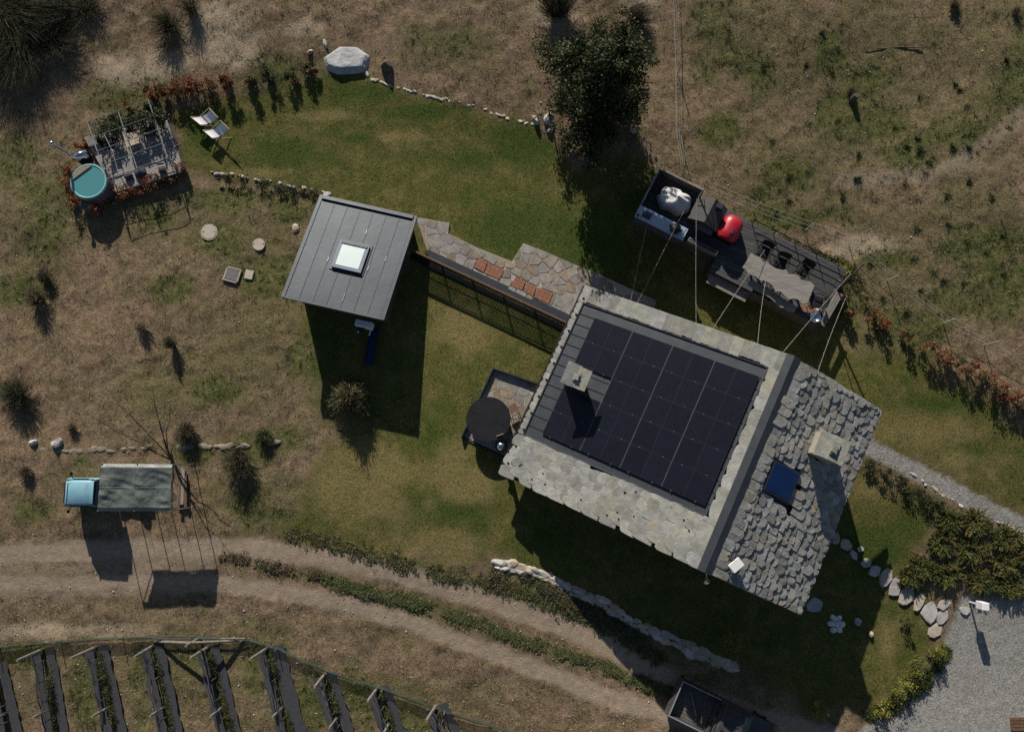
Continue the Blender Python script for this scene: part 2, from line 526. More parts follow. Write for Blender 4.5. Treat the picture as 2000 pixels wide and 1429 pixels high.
def terrain_mat():
    m, N, L, P = nodes_of('terrain')
    P.inputs['Roughness'].default_value = .95
    P.inputs['Specular IOR Level'].default_value = .1
    geo = N.new('ShaderNodeNewGeometry')

    def noise(scale, detail=6, rough=.6):
        n = N.new('ShaderNodeTexNoise')
        n.inputs['Scale'].default_value = scale
        n.inputs['Detail'].default_value = detail
        n.inputs['Roughness'].default_value = rough
        L.new(geo.outputs['Position'], n.inputs['Vector'])
        return n.outputs['Fac']

    def ramp(fac, stops):
        r = N.new('ShaderNodeValToRGB')
        e = r.color_ramp.elements
        while len(e) < len(stops):
            e.new(.5)
        for el, (p, c) in zip(e, stops):
            el.position = p
            el.color = rgb(c)
        L.new(fac, r.inputs['Fac'])
        return r.outputs['Color']

    def attr(n):
        a = N.new('ShaderNodeAttribute')
        a.attribute_name = n
        return a.outputs['Fac']

    def mix(f, a, b):
        x = N.new('ShaderNodeMix')
        x.data_type = 'RGBA'
        L.new(f, x.inputs['Factor'])
        L.new(a, x.inputs['A'])
        L.new(b, x.inputs['B'])
        return x.outputs['Result']

    def math_(op, a, b):
        x = N.new('ShaderNodeMath')
        x.operation = op
        x.use_clamp = True
        for i, v in enumerate((a, b)):
            if isinstance(v, (int, float)):
                x.inputs[i].default_value = v
            else:
                L.new(v, x.inputs[i])
        return x.outputs[0]

    fine, mid, big = noise(11, 5, .78), noise(4.0, 6, .7), noise(.7, 4)
    dry = ramp(fine, [(.35, (.050, .038, .022)), (.44, (.170, .119, .076)), (.55, (.286, .205, .137)), (.70, (.465, .352, .244))])
    dry2 = ramp(mid, [(.3, (.125, .084, .053)), (.5, (.236, .165, .110)), (.7, (.325, .240, .164))])
    dry = mix(math_('MULTIPLY', 1.0, .35), dry, dry2)
    pm = N.new('ShaderNodeMix')
    pm.data_type = 'RGBA'
    pm.blend_type = 'MULTIPLY'
    pm.inputs['Factor'].default_value = 1
    L.new(dry, pm.inputs['A'])
    L.new(ramp(noise(1.7, 7, .72), [(.34, (.62, .60, .56)), (.5, (.92, .92, .90)), (.66, (1.18, 1.16, 1.12))]), pm.inputs['B'])
    dry = pm.outputs['Result']
    grn = ramp(fine, [(.32, (.020, .032, .007)), (.5, (.066, .086, .020)), (.70, (.16, .17, .055))])
    # patchy green among the dry grass
    gfac = math_('MULTIPLY', attr('green'), ramp(mid, [(.30, (.22, .22, .22)), (.58, (1, 1, 1))]))
    amb = ramp(noise(.9, 8, .75), [(.48, (0, 0, 0)), (.68, (.58, .58, .58))])
    gfac = math_('MAXIMUM', gfac, amb)
    col = mix(gfac, dry, grn)
    straw = ramp(fine, [(.3, (.22, .165, .11)), (.55, (.46, .37, .26)), (.75, (.58, .48, .35))])
    col = mix(math_('MULTIPLY', attr('straw'), .8), col, straw)
    bare = ramp(fine, [(.3, (.20, .155, .11)), (.7, (.33, .265, .19))])
    col = mix(math_('MULTIPLY', attr('bare'), .75), col, bare)
    # lawn
    lfine = noise(16, 4, .8)
    lawn = ramp(lfine, [(.35, (.040, .042, .011)), (.5, (.110, .102, .030)), (.65, (.205, .182, .064))])
    ldry = ramp(lfine, [(.35, (.12, .095, .036)), (.5, (.225, .178, .074)), (.65, (.34, .275, .125))])
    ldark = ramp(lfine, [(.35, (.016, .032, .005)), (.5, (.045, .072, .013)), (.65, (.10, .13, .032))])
    big2 = ramp(noise(.75, 7, .72), [(.42, (0, 0, 0)), (.66, (.85, .85, .85))])
    big3 = ramp(noise(1.1, 7, .75), [(.5, (0, 0, 0)), (.70, (.55, .55, .55))])
    lawn = mix(big2, lawn, ldark)
    lawn = mix(big3, lawn, ldry)
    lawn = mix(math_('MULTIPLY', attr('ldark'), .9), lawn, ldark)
    lawn = mix(math_('MULTIPLY', attr('ldry'), .72), lawn, ldry)
    col = mix(attr('lawn'), col, lawn)
    road = ramp(noise(3, 9, .8), [(.3, (.225, .170, .122)), (.5, (.32, .25, .184)), (.7, (.42, .335, .252))])
    col = mix(attr('road'), col, road)
    vor = N.new('ShaderNodeTexVoronoi')
    vor.inputs['Scale'].default_value = 21
    L.new(geo.outputs['Position'], vor.inputs['Vector'])
    sep = N.new('ShaderNodeSeparateColor')
    L.new(vor.outputs['Color'], sep.inputs['Color'])
    grav = ramp(sep.outputs[0], [(0, (.13, .128, .122)), (.5, (.30, .29, .27)), (1, (.50, .48, .45))])
    gdirt = ramp(mid, [(.4, (.22, .205, .18)), (.65, (.36, .34, .31))])
    grav = mix(math_('MULTIPLY', 1.0, .45), grav, gdirt)
    weed = math_('MULTIPLY', ramp(noise(.55, 5, .65), [(.56, (0, 0, 0)), (.72, (.8, .8, .8))]), ramp(fine, [(.45, (0, 0, 0)), (.6, (1, 1, 1))]))
    grav = mix(weed, grav, grn)
    col = mix(math_('MAXIMUM', attr('yard'), attr('path')), col, grav)
    L.new(col, P.inputs['Base Color'])
    bp = N.new('ShaderNodeBump')
    bp.inputs['Distance'].default_value = .065
    bp.inputs['Strength'].default_value = .8
    L.new(math_('ADD', math_('MULTIPLY', fine, .6), math_('MULTIPLY', mid, .4)), bp.inputs['Height'])
    L.new(bp.outputs['Normal'], P.inputs['Normal'])
    return m

MAT_TERRAIN = terrain_mat()

def build_zone(name, zid):
    fq = quads[zone == zid]
    used, inv = np.unique(fq, return_inverse=True)
    fq = inv.reshape(-1, 4)
    me = bpy.data.meshes.new(name)
    me.vertices.add(len(used))
    me.vertices.foreach_set('co', np.stack([gx[used], gy[used], gz_[used]], 1).ravel())
    me.loops.add(len(fq) * 4)
    me.loops.foreach_set('vertex_index', fq.ravel().astype(np.int32))
    me.polygons.add(len(fq))
    me.polygons.foreach_set('loop_start', np.arange(0, len(fq) * 4, 4, dtype=np.int32))
    me.polygons.foreach_set('use_smooth', np.ones(len(fq), bool))
    me.update(calc_edges=True)
    me.validate()
    for k in gm:
        a = me.attributes.new(k, 'FLOAT', 'POINT')
        a.data.foreach_set('value', gm[k][used].astype(np.float32))
    me.materials.append(MAT_TERRAIN)
    o = bpy.data.objects.new(name, me)
    COL.objects.link(o)
    o['kind'] = 'structure'
    ORG[o.name] = Vector((0, 0, 0))
    return o

for nm, zid in (('ground', 0), ('lawn', 1), ('dirt_road', 2), ('gravel_yard', 3), ('gravel_path', 4)):
    build_zone(nm, zid)

# ---------------------------------------------------------------- leaves and blades (numpy)
def raw_mesh(name, verts, nface, corners, cols, mat, org):
    """verts (N*corners,3); every consecutive `corners` verts is a face; cols (N,3)"""
    me = bpy.data.meshes.new(name)
    me.vertices.add(len(verts))
    me.vertices.foreach_set('co', (verts - np.array(org)[None]).astype(np.float32).ravel())
    me.loops.add(nface * corners)
    me.loops.foreach_set('vertex_index', np.arange(nface * corners, dtype=np.int32))
    me.polygons.add(nface)
    me.polygons.foreach_set('loop_start', np.arange(0, nface * corners, corners, dtype=np.int32))
    me.update(calc_edges=True)
    a = me.color_attributes.new('Col', 'FLOAT_COLOR', 'POINT')
    c4 = np.ones((nface, corners, 4), np.float32)
    c4[:, :, :3] = cols[:, None, :]
    a.data.foreach_set('color', c4.ravel())
    me.materials.append(mat)
    return me

def link_mesh(name, me, parent=None, loc=None):
    o = bpy.data.objects.new(name, me)
    COL.objects.link(o)
    if parent is not None:
        o.parent = parent
        ORG[o.name] = ORG[parent.name]
    elif loc is not None:
        o.location = loc
        ORG[o.name] = Vector(loc)
    return o

def unit(a):
    return a / (np.linalg.norm(a, axis=-1, keepdims=True) + 1e-9)

def leaf_verts(pts, size, up=.5, aspect=.55):
    n = len(pts)
    nrm = rng.normal(size=(n, 3))
    nrm[:, 2] += up * 2
    nrm = unit(nrm)
    a = unit(np.cross(nrm, rng.normal(size=(n, 3))))
    b = np.cross(nrm, a)
    s = np.asarray(size).reshape(-1, 1)
    v = np.stack([pts - a * s, pts - b * s * aspect, pts + a * s, pts + b * s * aspect], 1)
    return v.reshape(-1, 3)

def blade_verts(base, tip, width):
    d = tip - base
    side = np.cross(d, rng.normal(size=d.shape))
    side = unit(side) * np.asarray(width).reshape(-1, 1)
    return np.stack([base - side, base + side, tip], 1).reshape(-1, 3)

def pick_cols(n, palette, var=.25):
    pal = np.array(palette, float)
    c = pal[rng.integers(0, len(pal), n)]
    return np.clip(c * (1 + rng.uniform(-var, var, (n, 1))) * (1 + rng.uniform(-.08, .08, (n, 3))), 0, 1)

def tufts(name, x, y, z, h, k, spread, width, cols, mat=MAT_GRASS):
    n = len(x)
    bx = np.repeat(x, k) + rng.normal(0, spread * .35, n * k)
    by = np.repeat(y, k) + rng.normal(0, spread * .35, n * k)
    bz = np.repeat(z, k)
    hh = np.repeat(h, k) * rng.uniform(.55, 1.15, n * k)
    lean = rng.normal(0, 1, (n * k, 2)) * np.repeat(spread, k)[:, None] if np.ndim(spread) else rng.normal(0, 1, (n * k, 2)) * spread
    base = np.stack([bx, by, bz - .02], 1)
    tip = base + np.stack([lean[:, 0], lean[:, 1], hh], 1)
    v = blade_verts(base, tip, np.repeat(width, k) if np.ndim(width) else np.full(n * k, width))
    c = np.repeat(cols, k, 0) * rng.uniform(.8, 1.2, (n * k, 1))
    return raw_mesh(name, v, n * k, 3, np.clip(c, 0, 1), mat, (0, 0, 0))

# view footprint for the scatter
def scatter(n, seed, margin=60):
    r = np.random.default_rng(seed)
    px = r.uniform(-margin, 2000 + margin, n)
    py = r.uniform(-margin, 1429 + margin, n)
    x, y = wnp(px, py, 0)
    for _ in range(2):
        x, y = wnp(px, py, Gn(x, y))
    return px, py, x, y
# ================================================================ MATERIALS OF BUILT THINGS
SLAB_W = M_('slab_pale', (.182, .182, .166), (.305, .300, .270), 3.0, .85, .018, 11, orand=.22, hrand=.32, c3=(.28, .225, .155), s3=1.5, t3=.63)
SLAB_E = M_('slab_grey', (.175, .175, .162), (.345, .338, .305), 3.0, .85, .02, 10, orand=.3, hrand=.42, c3=(.30, .215, .14), s3=1.6, t3=.62)
ZINC = M_('dark_zinc', (.040, .047, .055), (.058, .066, .076), 2.0, .45, .001, 30, metal=.35, spec=.5)
ZINC_L = M_('zinc_light', (.027, .036, .047), (.046, .057, .070), .8, .48, .004, 4, metal=.3, spec=.5, detail=9, orand=.07)
BLACK_MET = M_('black_metal', (.012, .013, .015), (.02, .02, .022), 5, .5, metal=.2)
WALLSTONE = M_('wall_stone', (.20, .18, .15), (.32, .29, .24), 3, .9, .03, 5)
TIMBER = M_('brown_timber', (.10, .055, .032), (.17, .10, .06), 8, .7, .004, 30, orand=.1)
TIMBER_G = M_('grey_timber', (.16, .145, .13), (.27, .25, .23), 6, .85, .004, 25, orand=.18)
TIMBER_D = M_('dark_timber', (.05, .048, .046), (.10, .095, .09), 6, .8, .004, 25, orand=.2)
GLASS_DARK = M_('dark_glass', (.006, .010, .02), (.008, .012, .025), 2, .08, spec=.5)
PANE_BLUE = M_('blue_pane', (.004, .018, .085), (.006, .026, .11), 1.2, .06, spec=.7)
WHITE = M_('white_paint', (.70, .71, .72), (.78, .78, .78), 4, .5)
CHROME = M_('chrome', (.75, .76, .78), (.8, .8, .82), 4, .12, metal=1.0)
MORTAR = M_('mortar', (.34, .31, .26), (.46, .42, .36), 9, .95, .01, 30)

def pv_mat():
    m, N, L, P = nodes_of('solar_cell')
    geo = N.new('ShaderNodeNewGeometry')
    mp = N.new('ShaderNodeMapping')
    mp.inputs['Rotation'].default_value[2] = -math.atan2(HU.y, HU.x)
    L.new(geo.outputs['Position'], mp.inputs['Vector'])
    br = N.new('ShaderNodeTexBrick')
    br.offset = 0
    br.inputs['Scale'].default_value = 1
    br.inputs['Brick Width'].default_value = .182
    br.inputs['Row Height'].default_value = .171
    br.inputs['Mortar Size'].default_value = .004
    br.inputs['Color1'].default_value = (.0075, .0085, .0150, 1)
    br.inputs['Color2'].default_value = (.0095, .0100, .0170, 1)
    br.inputs['Mortar'].default_value = (.013, .014, .019, 1)
    L.new(mp.outputs['Vector'], br.inputs['Vector'])
    oi = N.new('ShaderNodeObjectInfo')
    mr = N.new('ShaderNodeMapRange')
    mr.inputs['To Min'].default_value = .94
    mr.inputs['To Max'].default_value = 1.10
    L.new(oi.outputs['Random'], mr.inputs['Value'])
    hs = N.new('ShaderNodeHueSaturation')
    L.new(mr.outputs['Result'], hs.inputs['Value'])
    L.new(br.outputs['Color'], hs.inputs['Color'])
    L.new(hs.outputs['Color'], P.inputs['Base Color'])
    P.inputs['Roughness'].default_value = .25
    P.inputs['Specular IOR Level'].default_value = .35
    return m

# ================================================================ HOUSE
ZW, ZR, ZE = 1.15, 4.6, 2.5
HU = Vector((.419, .908, 0)).normalized()       # along the ridge, to the north gable
HV = Vector((HU.y, -HU.x, 0))                   # across, from the west eave to the east eave
UN, US = 8.87, -.93
VW, VR, VE = -.20, 9.16, 14.30

def hz(v):
    return ZW + (ZR - ZW) * (v - VW) / (VR - VW) if v <= VR else ZR - (ZR - ZE) * (v - VR) / (VE - VR)

def HP(u, v, dz=0.0, z=None):
    p = HU * u + HV * v
    p.z = hz(v) + dz if z is None else z
    return p

def roof_uv(px, py, side='W', dz=0.0):
    """pixel -> (u, v) on a roof slope (lifted by dz)"""
    a, b, c = ray(px, py)
    d = Vector((a, b, c))
    o = Vector((0, 0, CAMH))
    p0, p1, p2 = (HP(US, VW, dz), HP(UN, VW, dz), HP(US, VR, dz)) if side == 'W' else (HP(US, VE, dz), HP(UN, VE, dz), HP(US, VR, dz))
    n = (p1 - p0).cross(p2 - p0)
    k = (p0 - o).dot(n) / d.dot(n)
    p = o + d * k
    return p.dot(HU), p.dot(HV)

house = thing('stone_house', 'large stone house with slab roof, solar panels and two stone chimneys', 'house', HP(4, 7, z=-.3))
# walls
mb = MB()
wi = .75
wu0, wu1, wv0, wv1 = US + wi, UN - wi, VW + .7, VE - 1.0
base = -2.2
prof = [(wv0, hz(wv0) - .25), (VR, ZR - .25), (wv1, hz(wv1) - .25)]
for uu, flip in ((wu0, 0), (wu1, 1)):
    pts = [HP(uu, wv0, z=base)] + [HP(uu, a, z=b) for a, b in prof] + [HP(uu, wv1, z=base)]
    mb.add(pts, [tuple(range(5)) if flip else tuple(range(4, -1, -1))])
for vv in (wv0, wv1):
    mb.add([HP(wu0, vv, z=base), HP(wu1, vv, z=base), HP(wu1, vv, z=hz(vv) - .25), HP(wu0, vv, z=hz(vv) - .25)], [(0, 1, 2, 3)])
part(house, 'wall', mb, WALLSTONE)
# timber props under the south-west verge
for k, (uu, vv) in enumerate(((US + .25, VW + .35), (UN - .3, VW + .3))):
    p = HP(uu, vv, z=0)
    part(house, 'post', MB().box((p.x, p.y, (hz(vv) - .15 + G(p.x, p.y)) / 2 - .05), (.16, .16, hz(vv) - .15 - G(p.x, p.y) + .1), math.atan2(HU.y, HU.x)), TIMBER_D)
# roof slopes (boarding under the slabs) and fascia
TH = .16
mbw = MB().prism([HP(US, VW, -.06), HP(UN, VW, -.06), HP(UN, VR, -.06), HP(US, VR, -.06)], TH)
slope_w = part(house, 'roof_slope', mbw, TIMBER_D)
mbe = MB().prism([HP(US, VR + .005, -.06), HP(UN, VR + .005, -.06), HP(UN, VE, -.06), HP(US, VE, -.06)], TH)
slope_e = part(house, 'roof_slope', mbe, TIMBER_D)
SW = math.atan2(ZR - ZW, VR - VW)
SE_ = math.atan2(ZR - ZE, VE - VR)

def slab_mesh(name, kind, seed, mat):
    """unit slab: local x across (-.5..+.5), y down the slope (0 top .. -1 lower end), z up; rounded ragged lower end"""
    r = random.Random(seed)
    out = []
    n = 9
    if kind == 'blunt':
        sk = r.uniform(-.10, .10)
        for i in range(n):
            t = math.pi * i / (n - 1)
            cx = math.cos(t)
            out.append((.5 * (abs(cx) ** .45) * (1 if cx > 0 else -1) * r.uniform(.95, 1.02), -.74 - (.25 + r.uniform(-.05, .04)) * math.sin(t) ** .6 + sk * cx))
        out = [(.5, .02)] + out + [(-.5, .02)]
    elif kind == 'round':
        sk = r.uniform(-.12, .12)
        for i in range(n):
            t = math.pi * i / (n - 1)
            cx = math.cos(t)
            out.append((.5 * (abs(cx) ** .7) * (1 if cx > 0 else -1), -.62 - (.36 + r.uniform(-.05, .04)) * math.sin(t) ** .8 + sk * cx))
        out = [(.5, .02)] + out + [(-.5, .02)]
    else:
        for i in range(5):
            out.append((.5 - i * .25, -1 + r.uniform(-.035, .035)))
        out = [(.5 + r.uniform(-.03, .03), .02), (.5 + r.uniform(-.03, .03), -.5)] + out + [(-.5 + r.uniform(-.03, .03), -.5), (-.5 + r.uniform(-.03, .03), .02)]
    m = len(out)
    vs, fs = [], []
    ix = .9
    mean = (0, -.5)
    for (x, y) in out:
        vs.append((mean[0] + (x - mean[0]) * .93, mean[1] + (y - mean[1]) * .94, .5 + r.uniform(-.12, .12)))
    for (x, y) in out:
        vs.append((x, y, .2 + r.uniform(-.1, .1)))
    for (x, y) in out:
        vs.append((x * .97, y * .98, -.5))
    ar = sum(out[i][0] * out[(i + 1) % m][1] - out[(i + 1) % m][0] * out[i][1] for i in range(m))
    o = list(range(m)) if ar > 0 else list(range(m - 1, -1, -1))
    fs.append(tuple(o))
    for k in range(m):
        a, b = o[k], o[(k + 1) % m]
        fs.append((a, m + a, m + b, b))
        fs.append((m + a, 2 * m + a, 2 * m + b, m + b))
    me = bpy.data.meshes.new(name)
    me.from_pydata(vs, [], fs)
    me.materials.append(mat)
    me.update()
    return me

slabs_w = [slab_mesh('roof_slab', 'round', i, SLAB_W) for i in range(10)]
slabs_e = [slab_mesh('roof_slab', 'blunt' if i % 3 == 0 else 'round', 20 + i, SLAB_E) for i in range(15)]
slabs_q = [slab_mesh('verge_slab', 'square', 40 + i, SLAB_W) for i in range(10)]

def put_slab(parent, me, name, u, v, width, length, th, side, tilt=.05, rz=0.0, lift=0.0, down=None, roll=0.0):
    """slab with its upper end centre at (u, v)"""
    dn = -1 if side == 'W' else 1                # direction of falling v
    s = SW if side == 'W' else SE_
    if down is None:
        ydir = (HV * (-dn) * math.cos(s - tilt) + Vector((0, 0, math.sin(s - tilt))))   # uphill
        xdir = ydir.cross(Vector((0, 0, 1))).normalized()
    z = xdir.cross(ydir).normalized()
    R = Matrix((xdir, ydir, z)).transposed().to_4x4() @ Matrix.Rotation(rz, 4, 'Z') @ Matrix.Rotation(roll, 4, 'Y')
    p = HP(u, v) + z * (th * .5 + lift)
    return piece(parent, name, me, Matrix.Translation(p) @ R @ Matrix.Diagonal(Vector((width, length, th, 1))))

rr = random.Random(5)
# tray of the solar field on the west slope
tN = (roof_uv(1139, 591)[0] + roof_uv(1502, 722)[0]) / 2
tS = (roof_uv(1374, 1005)[0] + roof_uv(1023, 851)[0]) / 2
tW = (roof_uv(1139, 591)[1] + roof_uv(1023, 851)[1]) / 2
tE = (roof_uv(1502, 722)[1] + roof_uv(1374, 1005)[1]) / 2
# --- west slope: scalloped slabs on the strip south of the solar field
v = VW + .30
row = 0
while v < VR - .12:
    exp_ = rr.uniform(.36, .44)
    u = US - .02 + (row % 2) * .18
    lim = tS - .05
    while u < lim - .1:
        wd = min(rr.uniform(.36, .58), lim - u + .05)
        vt = v + exp_ * 1.1
        ln = exp_ * 2.1
        if wd > .18:
            put_slab(slope_w, rr.choice(slabs_w), 'roof_slab', u + wd / 2, min(vt + rr.uniform(-.05, .05), VR - .05), wd * 1.09, ln * rr.uniform(.92, 1.06), .032, 'W', .048, rr.uniform(-.05, .05), .030 + rr.uniform(0, .014))
        u += wd
    v += exp_
    row += 1
# --- narrow course along the west eave
u = tS
while u < UN - .1:
    wd = rr.uniform(.22, .5)
    put_slab(slope_w, rr.choice(slabs_w), 'roof_slab', min(u + wd / 2, UN - wd / 2), tW - .02, wd, (tW - VW) * 1.08, .045, 'W', .02, rr.uniform(-.05, .05), .03)
    u += wd
# --- big verge slabs north of the field
v = VW + .02
while v < VR - .15:
    wd = min(rr.uniform(.30, .62), VR - .1 - v)
    if wd < .12:
        break
    ln = UN - tN - .04 + rr.uniform(-.04, .05)
    c = HP(0, v + wd / 2)
    ydir = HU.copy()
    xdir = (HV * math.cos(SW) + Vector((0, 0, math.sin(SW))))
    z = xdir.cross(ydir).normalized()
    R = Matrix((xdir, ydir, z)).transposed().to_4x4() @ Matrix.Rotation(rr.uniform(-.03, .03), 4, 'Z') @ Matrix.Rotation(.085, 4, 'Y')
    piece(slope_w, 'verge_slab', rr.choice(slabs_q), Matrix.Translation(HP(UN + .03, v + wd / 2) + z * .06) @ R @ Matrix.Diagonal(Vector((wd * 1.16, ln, .05, 1))))
    v += wd
# --- course between the field and the ridge
u = tS + .05
while u < tN + .3:
    wd = rr.uniform(.5, .85)
    if u + wd > UN - .4:
        break
    put_slab(slope_w, rr.choice(slabs_w), 'roof_slab', u + wd / 2, VR - .25, wd * 1.1, VR - .25 - tE - .0, .035, 'W', .03 + .01 * rr.random(), rr.uniform(-.03, .03), .03 + .012 * rr.random())
    u += wd
# --- tray
mb = MB().prism([HP(tS, tW, .03), HP(tN, tW, .03), HP(tN, tE, .03), HP(tS, tE, .03)], .06)
tray = part(house, 'metal_tray', mb, ZINC)
mb = MB()
for a, b in (((tS, tW), (tN, tW)), ((tN, tW), (tN, tE)), ((tN, tE), (tS, tE)), ((tS, tE), (tS, tW))):
    mb.tube(HP(*a, .06), HP(*b, .06), .045, n=4)
part(tray, 'rim', mb, ZINC)
for k in range(1, 13):
    uu = tS + (tN - tS) * k / 13
    part(tray, 'seam', MB().tube(HP(uu, tW + .05, .045), HP(uu, tE - .05, .045), .016, n=4), BLACK_MET)
# --- solar modules: 5 rows along the eave x 4 up the slope, one missing at the chimney
PV = pv_mat()
FRAME = M_('panel_frame', (.032, .034, .040), (.045, .048, .055), 3, .4, metal=.4)
q = [roof_uv(1160, 617, dz=.14), roof_uv(1482, 737, dz=.14), roof_uv(1378, 986, dz=.14), roof_uv(1060, 849, dz=.14)]
pN, pS = (q[0][0] + q[1][0]) / 2, (q[2][0] + q[3][0]) / 2
pW, pE = (q[0][1] + q[3][1]) / 2, (q[1][1] + q[2][1]) / 2
du, dv = (pN - pS) / 5, (pE - pW) / 4
for i in range(5):
    for j in range(4):
        if i == 2 and j == 0:
            continue
        a0, a1 = pS + i * du + .010, pS + (i + 1) * du - .010
        b0, b1 = pW + j * dv + .012, pW + (j + 1) * dv - .012
        sp = part(house, 'solar_panel', MB().prism([HP(a0, b0, .15), HP(a1, b0, .15), HP(a1, b1, .15), HP(a0, b1, .15)], .035), FRAME)
        f_ = .016
        bm_ = (b0 + b1) / 2
        for c0, c1 in ((b0 + f_, bm_ - .008), (bm_ + .008, b1 - f_)):
            part(sp, 'cell_field', MB().prism([HP(a0 + f_, c0, .1535), HP(a1 - f_, c0, .1535), HP(a1 - f_, c1, .1535), HP(a0 + f_, c1, .1535)], .003), PV)
# small bright clamps between modules
CLAMP = M_('clamp', (.22, .22, .23), (.28, .28, .29), 3, .4, metal=.5)
mb = MB()
for i in range(6):
    for j in range(4):
        for t in (.22, .78):
            p = HP(pS + i * du, pW + (j + t) * dv, .16)
            mb.box(p, (.035, .05, .02), math.atan2(HU.y, HU.x))
part(house, 'panel_clamps', mb, CLAMP, kind='stuff')
mb = MB()
for j in (1, 2, 3):
    mb.tube(HP(pS, pW + j * dv, .152), HP(pN, pW + j * dv, .152), .007, n=4)
part(house, 'rail', mb, CLAMP)
# --- ridge capping
mb = MB()
rw = .30
U0, U1 = US - .05, UN + .05
for side in (-1, 1):
    s = SW if side < 0 else SE_
    a = [HP(U0, VR, z=ZR + .16), HP(U1, VR, z=ZR + .16), HP(U1, VR + side * rw, z=ZR + .16 - rw * math.tan(s)), HP(U0, VR + side * rw, z=ZR + .16 - rw * math.tan(s))]
    mb.prism(a, .05 if side > 0 else .045)
part(house, 'ridge_cap', mb, ZINC)
# --- east slope: about 260 thick scalloped slabs, skipping the roof light and the chimney
skq = [roof_uv(1512, 899, 'E', .06), roof_uv(1559, 922, 'E', .06), roof_uv(1540, 982, 'E', .06), roof_uv(1487, 956, 'E', .06)]
su0, su1 = (skq[2][0] + skq[3][0]) / 2, (skq[0][0] + skq[1][0]) / 2
sv0, sv1 = (skq[0][1] + skq[3][1]) / 2, (skq[1][1] + skq[2][1]) / 2
EC = (5.87, 11.86)          # chimney (u, v), set below after checking with the picture
v = VE - .30
row = 0
cnt = 0
while v > VR + .05:
    exp_ = rr.uniform(.32, .36)
    u = US - .01 + (0 if row % 2 else .0)
    while u < UN - .05:
        wd = min(rr.uniform(.28, .52), UN - u + .01)
        uc = u + wd / 2
        u += wd
        if wd < .15:
            continue
        vt = max(v - exp_ * .35, VR + .12)
        if abs(uc - EC[0]) < .5 and abs(vt + .3 - EC[1]) < .5:
            continue
        vt += rr.uniform(-.05, .05)
        ln = exp_ * 2.15 * rr.uniform(.92, 1.1)
        if row == 0:
            ln = VE + .03 - vt
        if su0 - wd * .5 < uc < su1 + wd * .5 and vt + ln > sv0 - .06 and vt < sv1 - .05:
            ln = sv0 - .06 - vt
            if ln < .15:
                continue
        put_slab(slope_e, rr.choice(slabs_e), 'roof_slab', uc, vt, wd * rr.uniform(1.0, 1.12), ln, rr.uniform(.055, .085), 'E', rr.uniform(.115, .145), -.12 + rr.uniform(-.07, .07) if .35 < uc - US < UN - US - .35 and row else 0.0, .03 + rr.uniform(0, .03), roll=rr.uniform(-.05, .05))
        cnt += 1
    v -= exp_
    row += 1
es = [o for o in slope_e.children if o.name.startswith('roof_slab')]
if len(es) > 296:
    es.sort(key=lambda o: o.matrix_basis.to_scale().x * o.matrix_basis.to_scale().y)
    rest, mb = es[:len(es) - 296], MB()
    for o in rest:
        mb.add([o.matrix_basis @ v_.co + ORG[slope_e.name] for v_ in o.data.vertices], [tuple(p_.vertices) for p_ in o.data.polygons])
        bpy.data.objects.remove(o)
    part(slope_e, 'small_slabs', mb, SLAB_E, kind='stuff')
print('east slabs', cnt)
# --- roof light
sk = part(house, 'roof_light', MB().prism([HP(su0, sv0, .24), HP(su1, sv0, .24), HP(su1, sv1, .24), HP(su0, sv1, .24)], .28), ZINC)
e = .08
part(sk, 'pane', MB().prism([HP(su0 + e, sv0 + e, .252), HP(su1 - e, sv0 + e, .252), HP(su1 - e, sv1 - e, .252), HP(su0 + e, sv1 - e, .252)], .02), PANE_BLUE)
part(sk, 'flashing', MB().prism([HP(su0 - .09, sv0 - .09, .10), HP(su1 + .09, sv0 - .09, .10), HP(su1 + .09, sv1 + .09, .10), HP(su0 - .09, sv1 + .09, .10)], .12), ZINC)

ANG = math.atan2(HU.y, HU.x)
BRICKISH = M_('chimney_render', (.30, .27, .22), (.42, .37, .30), 4, .9, .01, 18)

def chimney(u, v, zb, zt, su, sv, cap, label):
    c = HP(u, v, z=0)
    ch = part(house, 'chimney', MB().box((c.x, c.y, (zb + zt) / 2), (su, sv, zt - zb), ANG), BRICKISH, label=label)
    for a in (-1, 1):
        for b in (-1, 1):
            p = HP(u + a * (su / 2 - .1), v + b * (sv / 2 - .1), z=zt + .1)
            part(ch, 'stub', MB().box(p, (.17, .17, .2), ANG), BRICKISH)
    # cap of rough slabs
    r = random.Random(int(u * 10))
    n = len(cap)
    for (a0, a1, b0, b1, zz, th) in cap:
        pts = []
        for (x, y) in ((a0, b0), ((a0 + a1) / 2, b0), (a1, b0), (a1, (b0 + b1) / 2), (a1, b1), ((a0 + a1) / 2, b1), (a0, b1), (a0, (b0 + b1) / 2)):
            p = HP(u + x + r.uniform(-.03, .03), v + y + r.uniform(-.03, .03), z=zt + zz + r.uniform(-.008, .008))
            pts.append(p)
        part(ch, 'cap_slab', MB().prism(pts, th), SLAB_W)
    return ch

zc = 3.15
cu, cv = roof_uv(1128, 735, 'W', 0)
